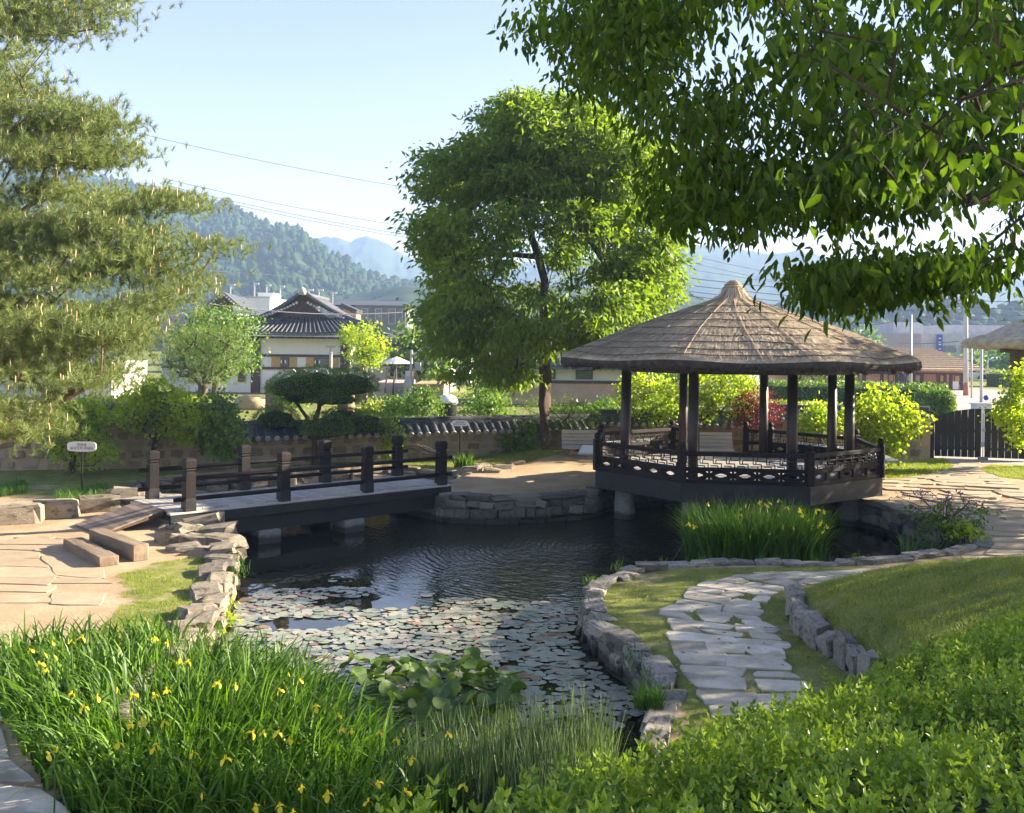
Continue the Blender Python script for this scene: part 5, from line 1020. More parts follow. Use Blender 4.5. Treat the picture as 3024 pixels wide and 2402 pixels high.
# ---------------------------------------------------------------- box hedge in the near corner
HB = [(985, 1725, 3.1), (1090, 1648, 3.5), (1200, 1580, 4.0), (1300, 1560, 4.4), (1400, 1532, 4.8), (1480, 1482, 5.1), (1600, 1462, 5.6), (1700, 1428, 6.1), (1800, 1402, 6.6), (1900, 1352, 7.2), (2050, 1308, 8.2), (2200, 1268, 9.2)]
HE = np.array([dfar(x, y + 18, D) for x, y, D in HB])
def hedge_top(X, Y):                    # canopy height: falls off beyond the far edge, rises gently towards the viewer
    ye = np.interp(X, HE[:, 0], HE[:, 1]); ze = np.interp(X, HE[:, 0], HE[:, 2]); d = ye - Y
    return ze - .12 + .17 * np.clip(d, 0, 9) - 1.2 * np.clip(-d, 0, 2) ** 1.3 + .10 * sstep(0, .5, d) + .16 * (vnoise(X, Y, .55, 21) - .5) + .07 * (vnoise(X, Y, .2, 22) - .5)
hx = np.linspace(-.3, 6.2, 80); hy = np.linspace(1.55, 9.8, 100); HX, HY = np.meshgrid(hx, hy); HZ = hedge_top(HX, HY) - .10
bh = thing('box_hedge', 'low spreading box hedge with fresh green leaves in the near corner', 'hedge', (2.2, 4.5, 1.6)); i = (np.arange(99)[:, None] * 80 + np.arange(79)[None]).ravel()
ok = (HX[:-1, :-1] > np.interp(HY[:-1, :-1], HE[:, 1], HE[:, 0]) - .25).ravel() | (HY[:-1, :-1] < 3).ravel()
part_np('inner_shade_sheet', np.stack([HX, HY, HZ], -1).reshape(-1, 3), np.stack([i, i + 1, i + 81, i + 80], 1), surf('shaded_hedge_inside', (.008, .016, .005), (.03, .05, .012), 20, .95, .5, 60), bh, True)  # dark sheet below the leaves; the hedge's inner shade is put into its colour
nsp = 12000; X = rng.uniform(-.35, 6.0, nsp * 2); Y = 1.6 + 8.0 * rng.random(nsp * 2) ** 1.25; v_ = (np.abs(X) < .53 * Y + .3); X, Y = X[v_][:nsp], Y[v_][:nsp]
Z = hedge_top(X, Y) + rng.normal(0, .055, len(X)) - .04; sprigs = np.stack([X, Y, Z], 1)
def sprig(P, k=8, sc=1.0):              # upright shoot with opposite leaves
    N = len(P); ax = unit(rng.normal(size=(N, 3)) * [.32, .32, .1] + [0, 0, 1]); Hh = rng.uniform(.05, .135, N) * sc; out = []
    for j in range(k):
        t = (j // 2 + .6) / (k / 2); a = rng.uniform(0, 6.28, N) if j % 2 == 0 else a + math.pi; d = np.stack([np.cos(a), np.sin(a), np.zeros(N)], 1)
        D = unit(d * (1.0 - .45 * t) + ax * (.35 + .75 * t)); out.append(leaves(P + ax * (Hh * t)[:, None], D, rng.uniform(.028, .042, N) * sc, .019 * sc, .2, True, .2))
    return join(out)
near_i = np.argsort(Y)[:260]; far_i = np.setdiff1d(np.arange(len(X)), near_i)
tag(part_np('foliage', *sprig(sprigs[far_i]), LF['box'], bh), kind='stuff')
sm = []
for s in range(10): V, F = sprig(np.zeros((1, 3))); me = mesh_np('sprig', V, F); me.materials.append(LF['box']); sm.append(me)
for k in near_i: o = link('sprig', random.choice(sm), None, bh); o.location = sprigs[k] - [2.2, 4.5, 1.6]; o.rotation_euler = (0, 0, rng.uniform(0, 6.28)); s = rng.uniform(.9, 1.2); o.scale = (s, s, s)

# ---------------------------------------------------------------- lawn blades
def lawn(name, lab, poly, n, H, W, dens=None, mat='grass'):
    q = sample_poly(poly, n)
    if dens is not None: q = q[vnoise(q[:, 0], q[:, 1], dens[0], 31) + .35 * vnoise(q[:, 0], q[:, 1], dens[0] * .3, 32) > dens[1]]
    z = ground_z(q[:, 0], q[:, 1]); ok = z > .3; q, z = q[ok], z[ok]; m = len(q)
    return tag(link(name, mesh_np(name, *blades(np.concatenate([q, z[:, None] - .005], 1), H * rng.uniform(.5, 1.2, m), W * rng.uniform(.8, 1.3, m), rng.uniform(.2, .9, m), rng.uniform(0, 6.28, m), 1.5, 1)), LF[mat]), lab, 'grass', kind='stuff')
lawn('grass', 'patchy short grass on the sunny bank by the pond wall', LAWN_L, 26000, .05, .008, (.35, .55))
lawn('grass', 'short shaded grass beside the curving flagstones', LAWN_R, 36000, .045, .007, (.5, .42))
lawn('grass', 'short lawn covering the shaded mound', [(4.3, 11), (4.25, 14.5), (4.6, 16.3), (5.2, 17.2), (7, 18.1), (9, 19.1), (11.5, 20.5), (13, 20.5), (8.5, 12), (6.5, 9.5), (4.6, 8.6)], 110000, .075, .009, (.6, .26))
lawn('grass', 'sunlit lawn strip before the tiled wall', LAWN_W, 26000, .09, .012, (.8, .3))
lawn('grass', 'sunlit lawn beside the gate path', LAWN_G, 9000, .10, .013, None, 'yellowhedge'); lawn('grass', 'small lawn before the gate', LAWN_G2, 6000, .09, .013)

# ---------------------------------------------------------------- beyond the wall: houses
def c2(x, y, D): return Vector(far(450 + x / 2.396, 800 + y / 2.396, D))
def r3(x, y, D): return Vector(far(2650 + x / 3.425, 900 + y / 3.425, D))
def prt(t, name, mat, m, bevel=0.0, smooth=False): return m.build(name, MT[mat] if isinstance(mat, str) else mat, t, smooth, bevel)
def bx(x0, x1, y0, y1, z0, z1): return MB().box(((x0 + x1) / 2, (y0 + y1) / 2, (z0 + z1) / 2), (abs(x1 - x0), abs(y1 - y0), abs(z1 - z0)))
def window(t, x0, x1, y, z0, z1, frame='brown_timber', pane='glass', bars=0, dep=.08):
    f = prt(t, 'window', frame, bx(x0, x1, y - dep, y + .02, z0, z1)); g = .07
    o = bx(x0 + g, x1 - g, y - dep - .012, y - dep + .01, z0 + g, z1 - g).build('pane', MT[pane], None); o.data.transform(Matrix.Translation(-rootloc(f))); o.parent = f
    for k in range(bars):
        x = x0 + (x1 - x0) * (k + 1) / (bars + 1); o = bx(x - .02, x + .02, y - dep - .03, y - dep, z0 + g, z1 - g).build('glazing_bar', MT[frame], None); o.data.transform(Matrix.Translation(-rootloc(f))); o.parent = f
    return f
rowm = MB().tube([(0, 0, 0), (1, 0, 0)], .085, 6).mesh('roof_tile_row', True); rowm.materials.append(MT['tile'])
def tile_rows(roof, pts):                # pts: list of (eave point, upper point); one object per row
    for a, b in pts:
        a, b = Vector(a), Vector(b); o = link('roof_tile_row', rowm, None, roof); d = b - a; o.location = a - rootloc(roof); o.scale = (d.length, 1, 1); o.rotation_euler = d.to_track_quat('X', 'Z').to_euler()
D = 72.0; g0 = .85
h = thing('tiled_house', 'white hall with dark curved hip-and-gable tiled roof beyond the wall', 'house', (c2(1050, 900, D).x, D + 4, g0))
xl, xr, xm = c2(700, 0, D).x, c2(1400, 0, D).x, c2(1050, 0, D).x; ze = c2(1050, 450, D).z
prt(h, 'wall', 'white', bx(xl, xr, D, D + 9, g0 - .3, ze))
for x in (740, 1370): X = c2(x, 0, D).x; prt(h, 'pillar', 'brown_timber', bx(X - .32, X + .32, D - .14, D + .3, g0 - .2, ze - .1))
for y in (590, 680): z = c2(0, y, D).z; prt(h, 'beam', 'brown_timber', bx(xl, xr, D - .08, D + .1, z - .09, z + .09))
z0, z1 = c2(0, 670, D).z, c2(0, 602, D).z
for a, b, mt in ((850, 912, 'tan_shutter'), (978, 1028, 'tan_shutter'), (1095, 1150, 'tan_shutter'), (1275, 1322, 'tan_shutter')): prt(h, 'shutter', mt, bx(c2(a, 0, D).x, c2(b, 0, D).x, D - .07, D + .02, z0, z1))
for a, b in ((915, 976), (1153, 1272)): window(h, c2(a, 0, D).x, c2(b, 0, D).x, D, z0, z1, 'brown_timber', 'glass')
for a, b in ((918, 955), (1158, 1196)):   # framed pale notices in the windows
    prt(h, 'notice', 'sign_white', bx(c2(a, 0, D).x, c2(b, 0, D).x, D - .15, D - .10, z0 + .25, z1 - .2)); prt(h, 'notice_mark', 'ink', bx(c2(a + 10, 0, D).x, c2(b - 10, 0, D).x, D - .17, D - .152, z0 + .5, z1 - .45))
el, er, ey = c2(478, 0, D - 1.4).x, c2(1592, 0, D - 1.4).x, D - 1.4; zs = c2(0, 345, D).z + .05; zp = c2(0, 165, D).z; sl_, sr_ = c2(690, 0, D).x, c2(1400, 0, D).x
lift = lambda x: .55 * (abs(x - xm) / (er - xm)) ** 3                          # upturned corners
mr = MB(); NX = 24; xs = [el + (er - el) * k / NX for k in range(NX + 1)]; up = lambda x: sl_ + (x - el) / (er - el) * (sr_ - sl_)
vs = []
for x in xs: vs += [(x, ey, ze - .12 + lift(x)), (x, ey, ze + .12 + lift(x)), (up(x) * .6 + x * .4, ey + 1.1, ze + .55 + lift(x) * .4), (up(x), ey + 2.2, zs + .12)]
mr.add(vs, [(4 * k + j, 4 * k + 4 + j, 4 * k + 5 + j, 4 * k + 1 + j) for k in range(NX) for j in range(3)])
for s in (-1, 1):                                                            # long sides of the roof
    ex = el if s < 0 else er; vs = []; NP = 10
    for y in (ey, ey + 3.5, ey + 7, ey + 12):
        for j in range(NP + 1):
            t = j / NP; x = ex + (xm - ex) * t; vs.append((x, y if t > .15 or y > ey + 1 else y, ze + .12 + (zp - ze) * (t ** 1.45) + (lift(ex) * (1 - t) ** 3 if y < ey + 1 else 0)) if y > ey else (x, y + 2.25 * min(1, t / .42), ze + .12 + (zp - ze) * (t ** 1.45) + lift(ex) * (1 - t) ** 3))
    mr.add(vs, [(i * (NP + 1) + j, i * (NP + 1) + j + 1, (i + 1) * (NP + 1) + j + 1, (i + 1) * (NP + 1) + j) for i in range(3) for j in range(NP)])
rf = prt(h, 'roof', 'tile', mr)
tile_rows(rf, [((el + (er - el) * (k + .5) / 32, ey - .05, ze + .12 + lift(el + (er - el) * (k + .5) / 32)), (up(el + (er - el) * (k + .5) / 32), ey + 2.25, zs + .17)) for k in range(32)])
prt(h, 'gable', 'brown_timber', MB().prism([(sl_ + 1.0, zs - .2), (sr_ - 1.0, zs - .2), (xm + 1.4, zp - 1.25), (xm, zp - .35), (xm - 1.4, zp - 1.25)], -.1, .1, Matrix.Translation((0, ey + 2.5, 0)) @ Matrix.Rotation(rad(90), 4, 'X')))
em = MB().lathe([(.02, -.06), (.095, -.06), (.095, .06), (.02, .06)], n=9).mesh('tile_end'); em.materials.append(MT['tile_cap'])
for s in (-1, 1):
    for k in range(13):
        t = .12 + .76 * k / 12; x = xm + s * (er - xm) * .60 * t; z = zp - .15 - (zp - zs) * .86 * t ** .72; o = link('tile_end', em, None, rf); o.location = Vector((x, ey + 2.05, z)) - rootloc(rf); o.rotation_euler = (rad(90), 0, 0)
    ex = el if s < 0 else er
    pr = [(ex + (xm - ex) * t, ey + 2.25 * min(1, t / .42), ze + .32 + (zp - ze) * t ** 1.45 + lift(ex) * (1 - t) ** 3) for t in np.linspace(.0, 1, 14)]; o = MB().tube(pr, [.17] * 14, 7).build('hip_ridge', MT['tile'], None, True); o.data.transform(Matrix.Translation(-rootloc(rf))); o.parent = rf
o = MB().tube([(xm, ey + 2.1, zp + .25), (xm, ey + 4, zp + .15), (xm, ey + 12, zp + .15)], [.24, .2, .2], 7).build('main_ridge', MT['tile'], None, True); o.data.transform(Matrix.Translation(-rootloc(rf))); o.parent = rf
o = MB().lathe([(.02, 0), (.26, .05), (.3, .3), (.2, .5), (.02, .6)], (xm, ey + 1.95, zp + .05), 10).build('ridge_ornament', MT['tile_cap'], None, True); o.data.transform(Matrix.Translation(-rootloc(rf))); o.parent = rf
rm_ = MB().box((0, .5, 0), (.13, 1.3, .13)).mesh('rafter_end'); rm_.materials.append(MT['brown_timber'])
for k in range(24): o = link('rafter_end', rm_, None, h); x = el + 1.4 + (er - el - 2.8) * k / 23; o.location = Vector((x, ey + .15, ze - .24)) - rootloc(h)
prt(h, 'eave_board', 'white', bx(el + 1.1, er - 1.1, ey + .05, ey + .12, ze - .16, ze - .02))
# wings
hl = thing('tiled_house', 'long low white wing with small wooden windows left of the white hall', 'house', (c2(420, 900, D).x, D + 3, g0)); zl = c2(0, 500, D).z
prt(hl, 'wall', 'white', bx(c2(60, 0, D).x, xl, D + .4, D + 7, g0 - .3, zl))
for a, b, y0, y1 in ((600, 660, 648, 785), (465, 522, 690, 785), (250, 315, 720, 790)): window(hl, c2(a, 0, D).x, c2(b, 0, D).x, D + .4, c2(0, y1, D).z, c2(0, y0, D).z, 'tan_shutter', 'brown_timber')
prt(hl, 'beam', 'brown_timber', bx(c2(60, 0, D).x, xl, D + .3, D + .5, c2(0, 688, D).z, c2(0, 672, D).z)); prt(hl, 'beam', 'brown_timber', bx(c2(60, 0, D).x, xl, D + .3, D + .5, c2(0, 590, D).z, c2(0, 576, D).z))
x0, x1 = c2(20, 0, D).x, c2(700, 0, D).x; rl = prt(hl, 'roof', 'tile', MB().add([(x0, D - .9, zl - .1), (x1, D - .9, zl - .1), (x1, D + 3.6, zl + 1.9), (x0, D + 3.6, zl + 1.9), (x0, D + 8, zl - .1), (x1, D + 8, zl - .1), (x0, D - .9, zl + .12), (x1, D - .9, zl + .12)], [(0, 1, 7, 6), (6, 7, 2, 3), (3, 2, 5, 4), (0, 4, 3), (1, 2, 5)]))
tile_rows(rl, [((x0 + (x1 - x0) * (k + .5) / 44, D - .95, zl + .14), (x0 + (x1 - x0) * (k + .5) / 44, D + 3.6, zl + 1.96)) for k in range(44)])
hb_ = thing('tiled_house', 'small tiled gable roof rising behind the left wing', 'house', (c2(470, 300, 95).x, 97, .9)); D3 = 95.0
X0, XM, X1 = c2(350, 0, D3).x, c2(500, 0, D3).x, c2(640, 0, D3).x; zt, zb_ = c2(0, 160, D3).z, c2(0, 275, D3).z
prt(hb_, 'wall', 'white', bx(X0 + .7, X1 - .7, D3 + .5, D3 + 6, .5, zb_)); prt(hb_, 'gable', 'brown_timber', MB().prism([(X0 + .8, zb_ - .1), (X1 - .8, zb_ - .1), (XM, zt - .3)], -.1, .1, Matrix.Translation((0, D3 + .45, 0)) @ Matrix.Rotation(rad(90), 4, 'X')))
r_ = prt(hb_, 'roof', 'tile', MB().add([(X0, D3, zb_), (XM, D3, zt), (X1, D3, zb_), (X0, D3 + 8, zb_), (XM, D3 + 8, zt), (X1, D3 + 8, zb_), (X0, D3, zb_ + .25), (XM, D3, zt + .25), (X1, D3, zb_ + .25)], [(0, 3, 4, 1), (1, 4, 5, 2), (0, 1, 7, 6), (1, 2, 8, 7), (6, 7, 4, 3), (7, 8, 5, 4)]))
for s in (-1, 1):
    for k in range(8): t = (k + .5) / 8; o = link('tile_end', em, None, r_); o.location = Vector((XM + s * (X1 - XM) * t, D3 - .05, zt - (zt - zb_) * t)) - rootloc(r_); o.rotation_euler = (rad(90), 0, 0)
DW = 76.0; hr = thing('tiled_house', 'white wing with stairs right of the white hall', 'house', (c2(1780, 900, DW).x, DW + 3, g0)); zr = c2(0, 500, DW).z
prt(hr, 'wall', 'white', bx(xr, c2(2120, 0, DW).x, DW, DW + 6, g0 - .3, zr)); xa, xb = c2(1560, 0, DW).x, c2(2140, 0, DW).x
for y in (582, 650): z = c2(0, y, DW).z; prt(hr, 'beam', 'brown_timber', bx(xr, xb - .3, DW - .08, DW + .1, z - .06, z + .06))
prt(hr, 'door', 'brown_timber', bx(c2(1692, 0, DW).x, c2(1735, 0, DW).x, DW - .1, DW + .05, c2(0, 728, DW).z, c2(0, 590, DW).z))
rr2 = prt(hr, 'roof', 'tile', MB().add([(xa, DW - 1, zr - .15), (xb, DW - 1, zr - .15), (xb, DW + 2.5, zr + .6), (xa, DW + 2.5, zr + .6), (xa, DW - 1, zr + .1), (xb, DW - 1, zr + .1), (xa, DW + 6, zr - .1), (xb, DW + 6, zr - .1)], [(0, 1, 5, 4), (4, 5, 2, 3), (3, 2, 7, 6), (0, 4, 3, 6)]))
tile_rows(rr2, [((xa + (xb - xa) * (k + .5) / 36, DW - 1.05, zr + .12), (xa + (xb - xa) * (k + .5) / 36, DW + 2.5, zr + .66)) for k in range(36)])
D4 = 88.0; h4 = thing('tiled_house', 'dark tiled roof corner behind the right wing', 'house', (c2(1850, 400, D4).x, D4 + 3, .9)); xa, xb = c2(1660, 0, D4).x, c2(2250, 0, D4).x; za, zc = c2(0, 455, D4).z, c2(0, 350, D4).z
prt(h4, 'wall', 'white', bx(xa + .8, xb, D4 + 1, D4 + 7, .5, za)); r_ = prt(h4, 'roof', 'tile', MB().add([(xa, D4, za + .3), (xb, D4, za - .1), (xb, D4 + 4, zc + .6), (xa + 4.4, D4 + 4, zc + .4), (xa, D4, za + .05), (xb, D4, za - .3), (xa, D4 + 8, za)], [(4, 5, 1, 0), (0, 1, 2, 3), (0, 3, 6)]))
tile_rows(r_, [((xa + (xb - xa) * (k + .5) / 26, D4 - .05, za + .3 - .4 * (k / 26)), (max(xa + 4.4, xa + (xb - xa) * (k + .5) / 26), D4 + 4, zc + .5)) for k in range(26)])
# terrace with orange base and stairs
tr = thing('terrace', 'pink-tiled terrace with orange base below the white wing', 'terrace', (c2(1800, 880, 66).x, 67, .85))
prt(tr, 'platform', surf('pink_terrace_tile', (.50, .38, .32), (.58, .46, .40), 2, .8), bx(c2(1580, 0, 66).x, c2(1800, 0, 66).x, 66, 73, .6, c2(0, 775, 66).z)); prt(tr, 'base_wall', 'orange', bx(c2(1850, 0, 66).x, c2(2060, 0, 66).x, 66, 73, .6, c2(0, 785, 66).z)); prt(tr, 'notice_panel', 'steel', bx(c2(1720, 0, 66).x, c2(1790, 0, 66).x, 65.9, 66.05, c2(0, 832, 66).z, c2(0, 800, 66).z))
for k in range(6): prt(tr, 'step', 'concrete', bx(c2(1800, 0, 66).x, c2(1850, 0, 66).x, 64 + k * .35, 66, .7 + .0 * k, .85 + .3 * (k + 1)))
for x in (1645, 1700, 1805, 1835):
    a, b = c2(x, 860 if x < 1750 else 820, 65.2), c2(x + 15, 690, 67.5); prt(tr, 'handrail', 'brown_timber', MB().beam(a, b, .06, .10))
    for k in range(5): q = a + (b - a) * (k + .5) / 5; prt(tr, 'baluster', 'brown_timber', bx(q.x - .03, q.x + .03, q.y - .03, q.y + .03, q.z - .9, q.z))
# modern buildings
DM = 120.0; m1 = thing('modern_house', 'grey two-storey building with dark roof and tall windows', 'building', (c2(1540, 380, DM).x, DM + 5, 1)); xa, xb, zt, zm = c2(1440, 0, DM).x, c2(1805, 0, DM).x, c2(0, 188, DM).z, c2(0, 228, DM).z
prt(m1, 'wall', 'slate', bx(xa, xb, DM, DM + 9, .5, zm)); prt(m1, 'wall', 'slate', bx(c2(1230, 0, DM).x, xa, DM + 1.5, DM + 9, .5, c2(0, 240, DM).z)); prt(m1, 'roof', 'tile', MB().add([(c2(1270, 0, DM).x, DM - .3, zm), (xb + .3, DM - .3, zm), (c2(1755, 0, DM).x, DM + 4, zt), (c2(1290, 0, DM).x, DM + 4, zt), (xb + .3, DM + 9, zm), (c2(1270, 0, DM).x, DM + 9, zm)], [(0, 1, 2, 3), (1, 4, 2), (3, 2, 4, 5), (0, 3, 5)]))
for a, b in ((1482, 1530), (1580, 1628), (1675, 1725), (1770, 1795)): window(m1, c2(a, 0, DM).x, c2(b, 0, DM).x, DM, c2(0, 360, DM).z, c2(0, 250, DM).z, 'concrete', 'glass', 0, .15)
DN = 150.0; m2 = thing('modern_house', 'white flat-roofed building behind the tiled roofs', 'building', (c2(670, 280, DN).x, DN + 6, 1)); prt(m2, 'wall', 'white', bx(c2(505, 0, DN).x, c2(835, 0, DN).x, DN, DN + 12, .5, c2(0, 178, DN).z)); prt(m2, 'roof_house', 'white', bx(c2(712, 0, DN).x, c2(822, 0, DN).x, DN + 3, DN + 8, c2(0, 178, DN).z, c2(0, 140, DN).z))
prt(m2, 'parapet', 'concrete', bx(c2(502, 0, DN).x, c2(838, 0, DN).x, DN - .15, DN, c2(0, 182, DN).z, c2(0, 174, DN).z))
for x, y in ((690, 228), (690, 262)): window(m2, c2(x - 8, 0, DN).x, c2(x + 8, 0, DN).x, DN, c2(0, y + 10, DN).z, c2(0, y - 8, DN).z, 'slate', 'glass')
og = thing('clay_gable', 'small orange gable wall behind the white hall', 'house', (c2(1390, 300, 100).x, 102, .9)); prt(og, 'wall', 'orange', MB().prism([(c2(1345, 0, 100).x, .5), (c2(1440, 0, 100).x, .5), (c2(1440, 0, 100).x, c2(0, 292, 100).z), (c2(1348, 0, 100).x, c2(0, 248, 100).z)], -1.5, 1.5, Matrix.Translation((0, 102, 0)) @ Matrix.Rotation(rad(90), 4, 'X')))
prt(og, 'roof', 'tile', MB().beam(c2(1340, 240, 100) + Vector((0, 1.5, 0)), c2(1450, 288, 100) + Vector((0, 1.5, 0)), 4, .3))
for k, (x, y0, y1) in enumerate([(462, 88, 190), (552, 100, 190), (722, 92, 180), (808, 104, 190), (905, 112, 200), (1108, 138, 230), (1178, 138, 230), (1275, 158, 230)]):
    a = c2(x, y0, 160); t = thing('street_light', ['leftmost slim street light above the tiled roofs', 'second slim street light from the pine', 'slim street light above the white flat roof', 'slim street light at the end of the white flat roof', 'slim street light left of the roof peak', 'slim street light just right of the roof peak', 'second street light right of the roof peak', 'street light beside the grey building'][k], 'street light', (a.x, 160, 1), 'street lights behind the roofs')
    prt(t, 'pole', 'steel', bx(a.x - .09, a.x + .09, 159.9, 160.1, .5, a.z)); prt(t, 'lamp_head', 'steel', bx(a.x - .1, a.x + .7, 159.85, 160.15, a.z - .1, a.z + .15))
# house behind the pine
hp = thing('tiled_house', 'white house with lattice windows behind the pine', 'house', (-27, 64, .85)); zt = far(0, 1080, 62)[2]; z_ = far(0, 1180, 62)[2]
xp = lambda px: far(px, 1100, 62)[0]
prt(hp, 'wall', 'white', bx(xp(-200), xp(330), 62, 68, .5, zt + .3)); prt(hp, 'roof', 'tile', MB().add([(xp(-220), 60.8, zt), (xp(350), 60.8, zt), (xp(330), 65, zt + 2.2), (xp(-220), 65, zt + 2.2), (xp(-220), 60.8, zt + .25), (xp(350), 60.8, zt + .25)], [(0, 1, 5, 4), (4, 5, 2, 3)]))
for a, b in ((40, 110), (130, 200), (235, 300)): window(hp, xp(a), xp(b), 62, z_ + .1, z_ + 1.5, 'slate', 'white', 3)
prt(hp, 'beam', 'brown_timber', bx(xp(-200), xp(330), 61.9, 62.1, zt - .55, zt - .35))
# well roof, dome, lamp post, parasol, chimney pipe, clay wall
wl_ = thing('well_shelter', 'little tile-capped shelter on log posts behind the cloud-pruned tree', 'shelter', (*c2(1160, 980, 46).xy, .8)); zw = c2(0, 745, 46).z
prt(wl_, 'roof', 'tile', MB().lathe([(3.6 * .62, zw - .45), (3.6 * .6, zw - .3), (1.6, zw + .1), (.9, zw + .35), (.1, zw + .45)], (c2(1160, 0, 46).x, 46.6, 0), 10))
for k in range(10): o = link('tile_end', em, None, wl_); o.location = Vector((c2(985 + 38 * k, 0, 46).x, 45.3, zw - .02 + (.28 if k % 2 else 0))) - rootloc(wl_); o.rotation_euler = (rad(90), 0, 0); o.scale = (1.5, 1.5, 1.5)
for x in (870, 1380): X = c2(x, 0, 46).x; prt(wl_, 'log_post', 'log', MB().lathe([(.42, .5), (.40, 1.2), (.38, zw - .3)], (X, 46, 0), 12), smooth=True)
dm_ = thing('domed_cauldron', 'silver dome on a dark round base beyond the wall', 'cauldron', (*far(1320, 1200, 47)[:2], .8)); X, Y, Z = far(1320, 1190, 47)
prt(dm_, 'base', 'black_metal', MB().lathe([(.42, .6), (.46, Z - .1), (.5, Z)], (X, Y, 0), 20), smooth=True); prt(dm_, 'dome', surf('polished_steel', (.62, .63, .65), (.7, .7, .72), 2, .25, spec=.8), MB().lathe([(.52, Z), (.5, Z + .12), (.40, Z + .27), (.22, Z + .37), (.02, Z + .40)], (X, Y, 0), 24), smooth=True)
a = c2(1830, 830, 64); b = c2(1832, 560, 64); lp_ = thing('lamp_post', 'grey lamp post with a curved arm before the white wing', 'lamp post', (a.x, 64, .85)); prt(lp_, 'pole', 'steel', MB().tube([(a.x, 64, .6), (b.x, 64, b.z)], [.11, .08], 8)); prt(lp_, 'arm', 'steel', MB().tube([(b.x, 64, b.z - .5), (b.x + .6, 64, b.z + .1), (b.x + 1.6, 64, b.z + .2)], .05, 6)); prt(lp_, 'loudspeaker', 'steel', bx(b.x + .25, b.x + .6, 63.8, 64.2, c2(0, 685, 64).z, c2(0, 630, 64).z))
a = c2(1262, 690, 60); b = c2(1264, 528, 60); cp = thing('chimney_pipe', 'thin steel flue pipe in front of the white hall', 'flue', (a.x, 60, .85)); prt(cp, 'pipe', 'steel', MB().tube([(a.x, 60, .6), (b.x, 60, b.z)], [.09, .09], 8)); prt(cp, 'cowl', 'steel', bx(b.x - .3, b.x + .3, 59.9, 60.1, b.z - .15, b.z))
a = c2(1708, 610, 66); ps = thing('parasol', 'pale parasol on the terrace', 'parasol', (a.x, 67.5, .85)); prt(ps, 'pole', 'steel', bx(a.x - .03, a.x + .03, 67.47, 67.53, .7, a.z)); prt(ps, 'canopy', 'sign_white', MB().lathe([(1.1, a.z - .45), (.55, a.z - .2), (.05, a.z)], (a.x, 67.5, 0), 8))
cw = thing('clay_wall', 'low curved clay wall before the white wing', 'wall', (c2(720, 950, 55).x, 55, .8)); prt(cw, 'wall_body', 'mud', MB().tube([(c2(640, 0, 55).x, 55, 1.0), (c2(700, 0, 55).x, 54.4, 1.1), (c2(830, 0, 55).x, 54.6, 1.0)], [.5, .55, .5], 8), smooth=True)

# ---------------------------------------------------------------- beyond the gate
DH = 90.0; ch_ = thing('thatched_hut', 'long orange clay hut with ribbed straw roof beyond the gate', 'hut', (r3(200, 860, DH).x, DH + 3, .85)); xa, xb = far(2290, 1100, DH)[0], r3(715, 0, DH).x; zb_, ze = r3(400, 862, DH).z, r3(400, 690, DH).z
prt(ch_, 'wall', 'orange', bx(xa, xb, DH, DH + 6, .4, ze + .2))
for x in (-980, -850, -700, -520, -330, -150, 0, 80, 170, 255, 418, 485, 548, 662, 712): X = r3(x, 0, DH).x; prt(ch_, 'post', 'brown_timber', bx(X - .13, X + .13, DH - .12, DH + .05, .5, ze))
prt(ch_, 'rail', 'brown_timber', bx(xa, xb, DH - .07, DH + .04, r3(0, 800, DH).z, r3(0, 786, DH).z)); prt(ch_, 'rail', 'brown_timber', bx(xa, xb, DH - .09, DH + .04, ze - .15, ze))
for a, b in ((-760, -720), (-620, -560), (-440, -380), (-90, -30), (95, 145), (182, 240), (432, 478), (580, 640)): window(ch_, r3(a, 0, DH).x, r3(b, 0, DH).x, DH, r3(0, 780, DH).z, r3(0, 705, DH).z, 'brown_timber', 'tan_shutter')
prt(ch_, 'doorway', surf('shaded_clay', (.34, .17, .11), (.40, .21, .14), 2, .9), bx(r3(268, 0, DH).x, r3(410, 0, DH).x, DH - .03, DH + .03, .5, ze - .2)); prt(ch_, 'notice_board', 'sign_white', bx(r3(555, 0, DH).x, r3(622, 0, DH).x, DH - .12, DH - .06, r3(0, 850, DH).z, r3(0, 770, DH).z))  # flat doorway panel, its shade put into a darker clay colour
exl, exr, yl = xa - 1.2, r3(840, 0, DH).x, DH - 1.6; zE, zR = r3(400, 665, DH - 1.6).z, r3(300, 438, DH + 3).z; xR = r3(320, 0, DH + 3).x; NR = 12; mt_ = surf('ribbed_straw', (.42, .31, .19), (.58, .45, .29), 3, .95, .6, 20)
for k in range(NR):                                                           # straw courses, each its own part
    t0, t1 = k / NR, (k + 1) / NR; f = lambda t: (exl + 3.0 * t, exr + (xR - exr) * t, yl + (DH + 3 - yl) * t, zE + (zR - zE) * t ** .9); a, b = f(t0), f(t1)
    prt(ch_, 'straw_course', mt_, MB().add([(a[0], a[2], a[3] + .14), (a[1], a[2], a[3] + .14), (b[1], b[2], b[3]), (b[0], b[2], b[3]), (a[0], a[2], a[3]), (a[1], a[2], a[3]), (a[1] + 0, DH + 7.6 - (a[2] - yl), a[3] + .14), (b[1], DH + 7.6 - (b[2] - yl), b[3])], [(0, 1, 2, 3), (4, 5, 1, 0), (1, 6, 7, 2)]))
prt(ch_, 'roof_back', mt_, MB().add([(exl + 3, DH + 3, zR), (xR, DH + 3, zR), (exr, DH + 7.6, zE), (exl, DH + 7.6, zE)], [(0, 1, 2, 3)]))
DG = 44.0; rh = thing('thatched_hut', 'corner of a thatched clay hut cut off by the picture edge', 'hut', (r3(1350, 900, DG).x, DG + 2, .8)); X = r3(1180, 0, DG).x; z1 = r3(0, 440, DG).z
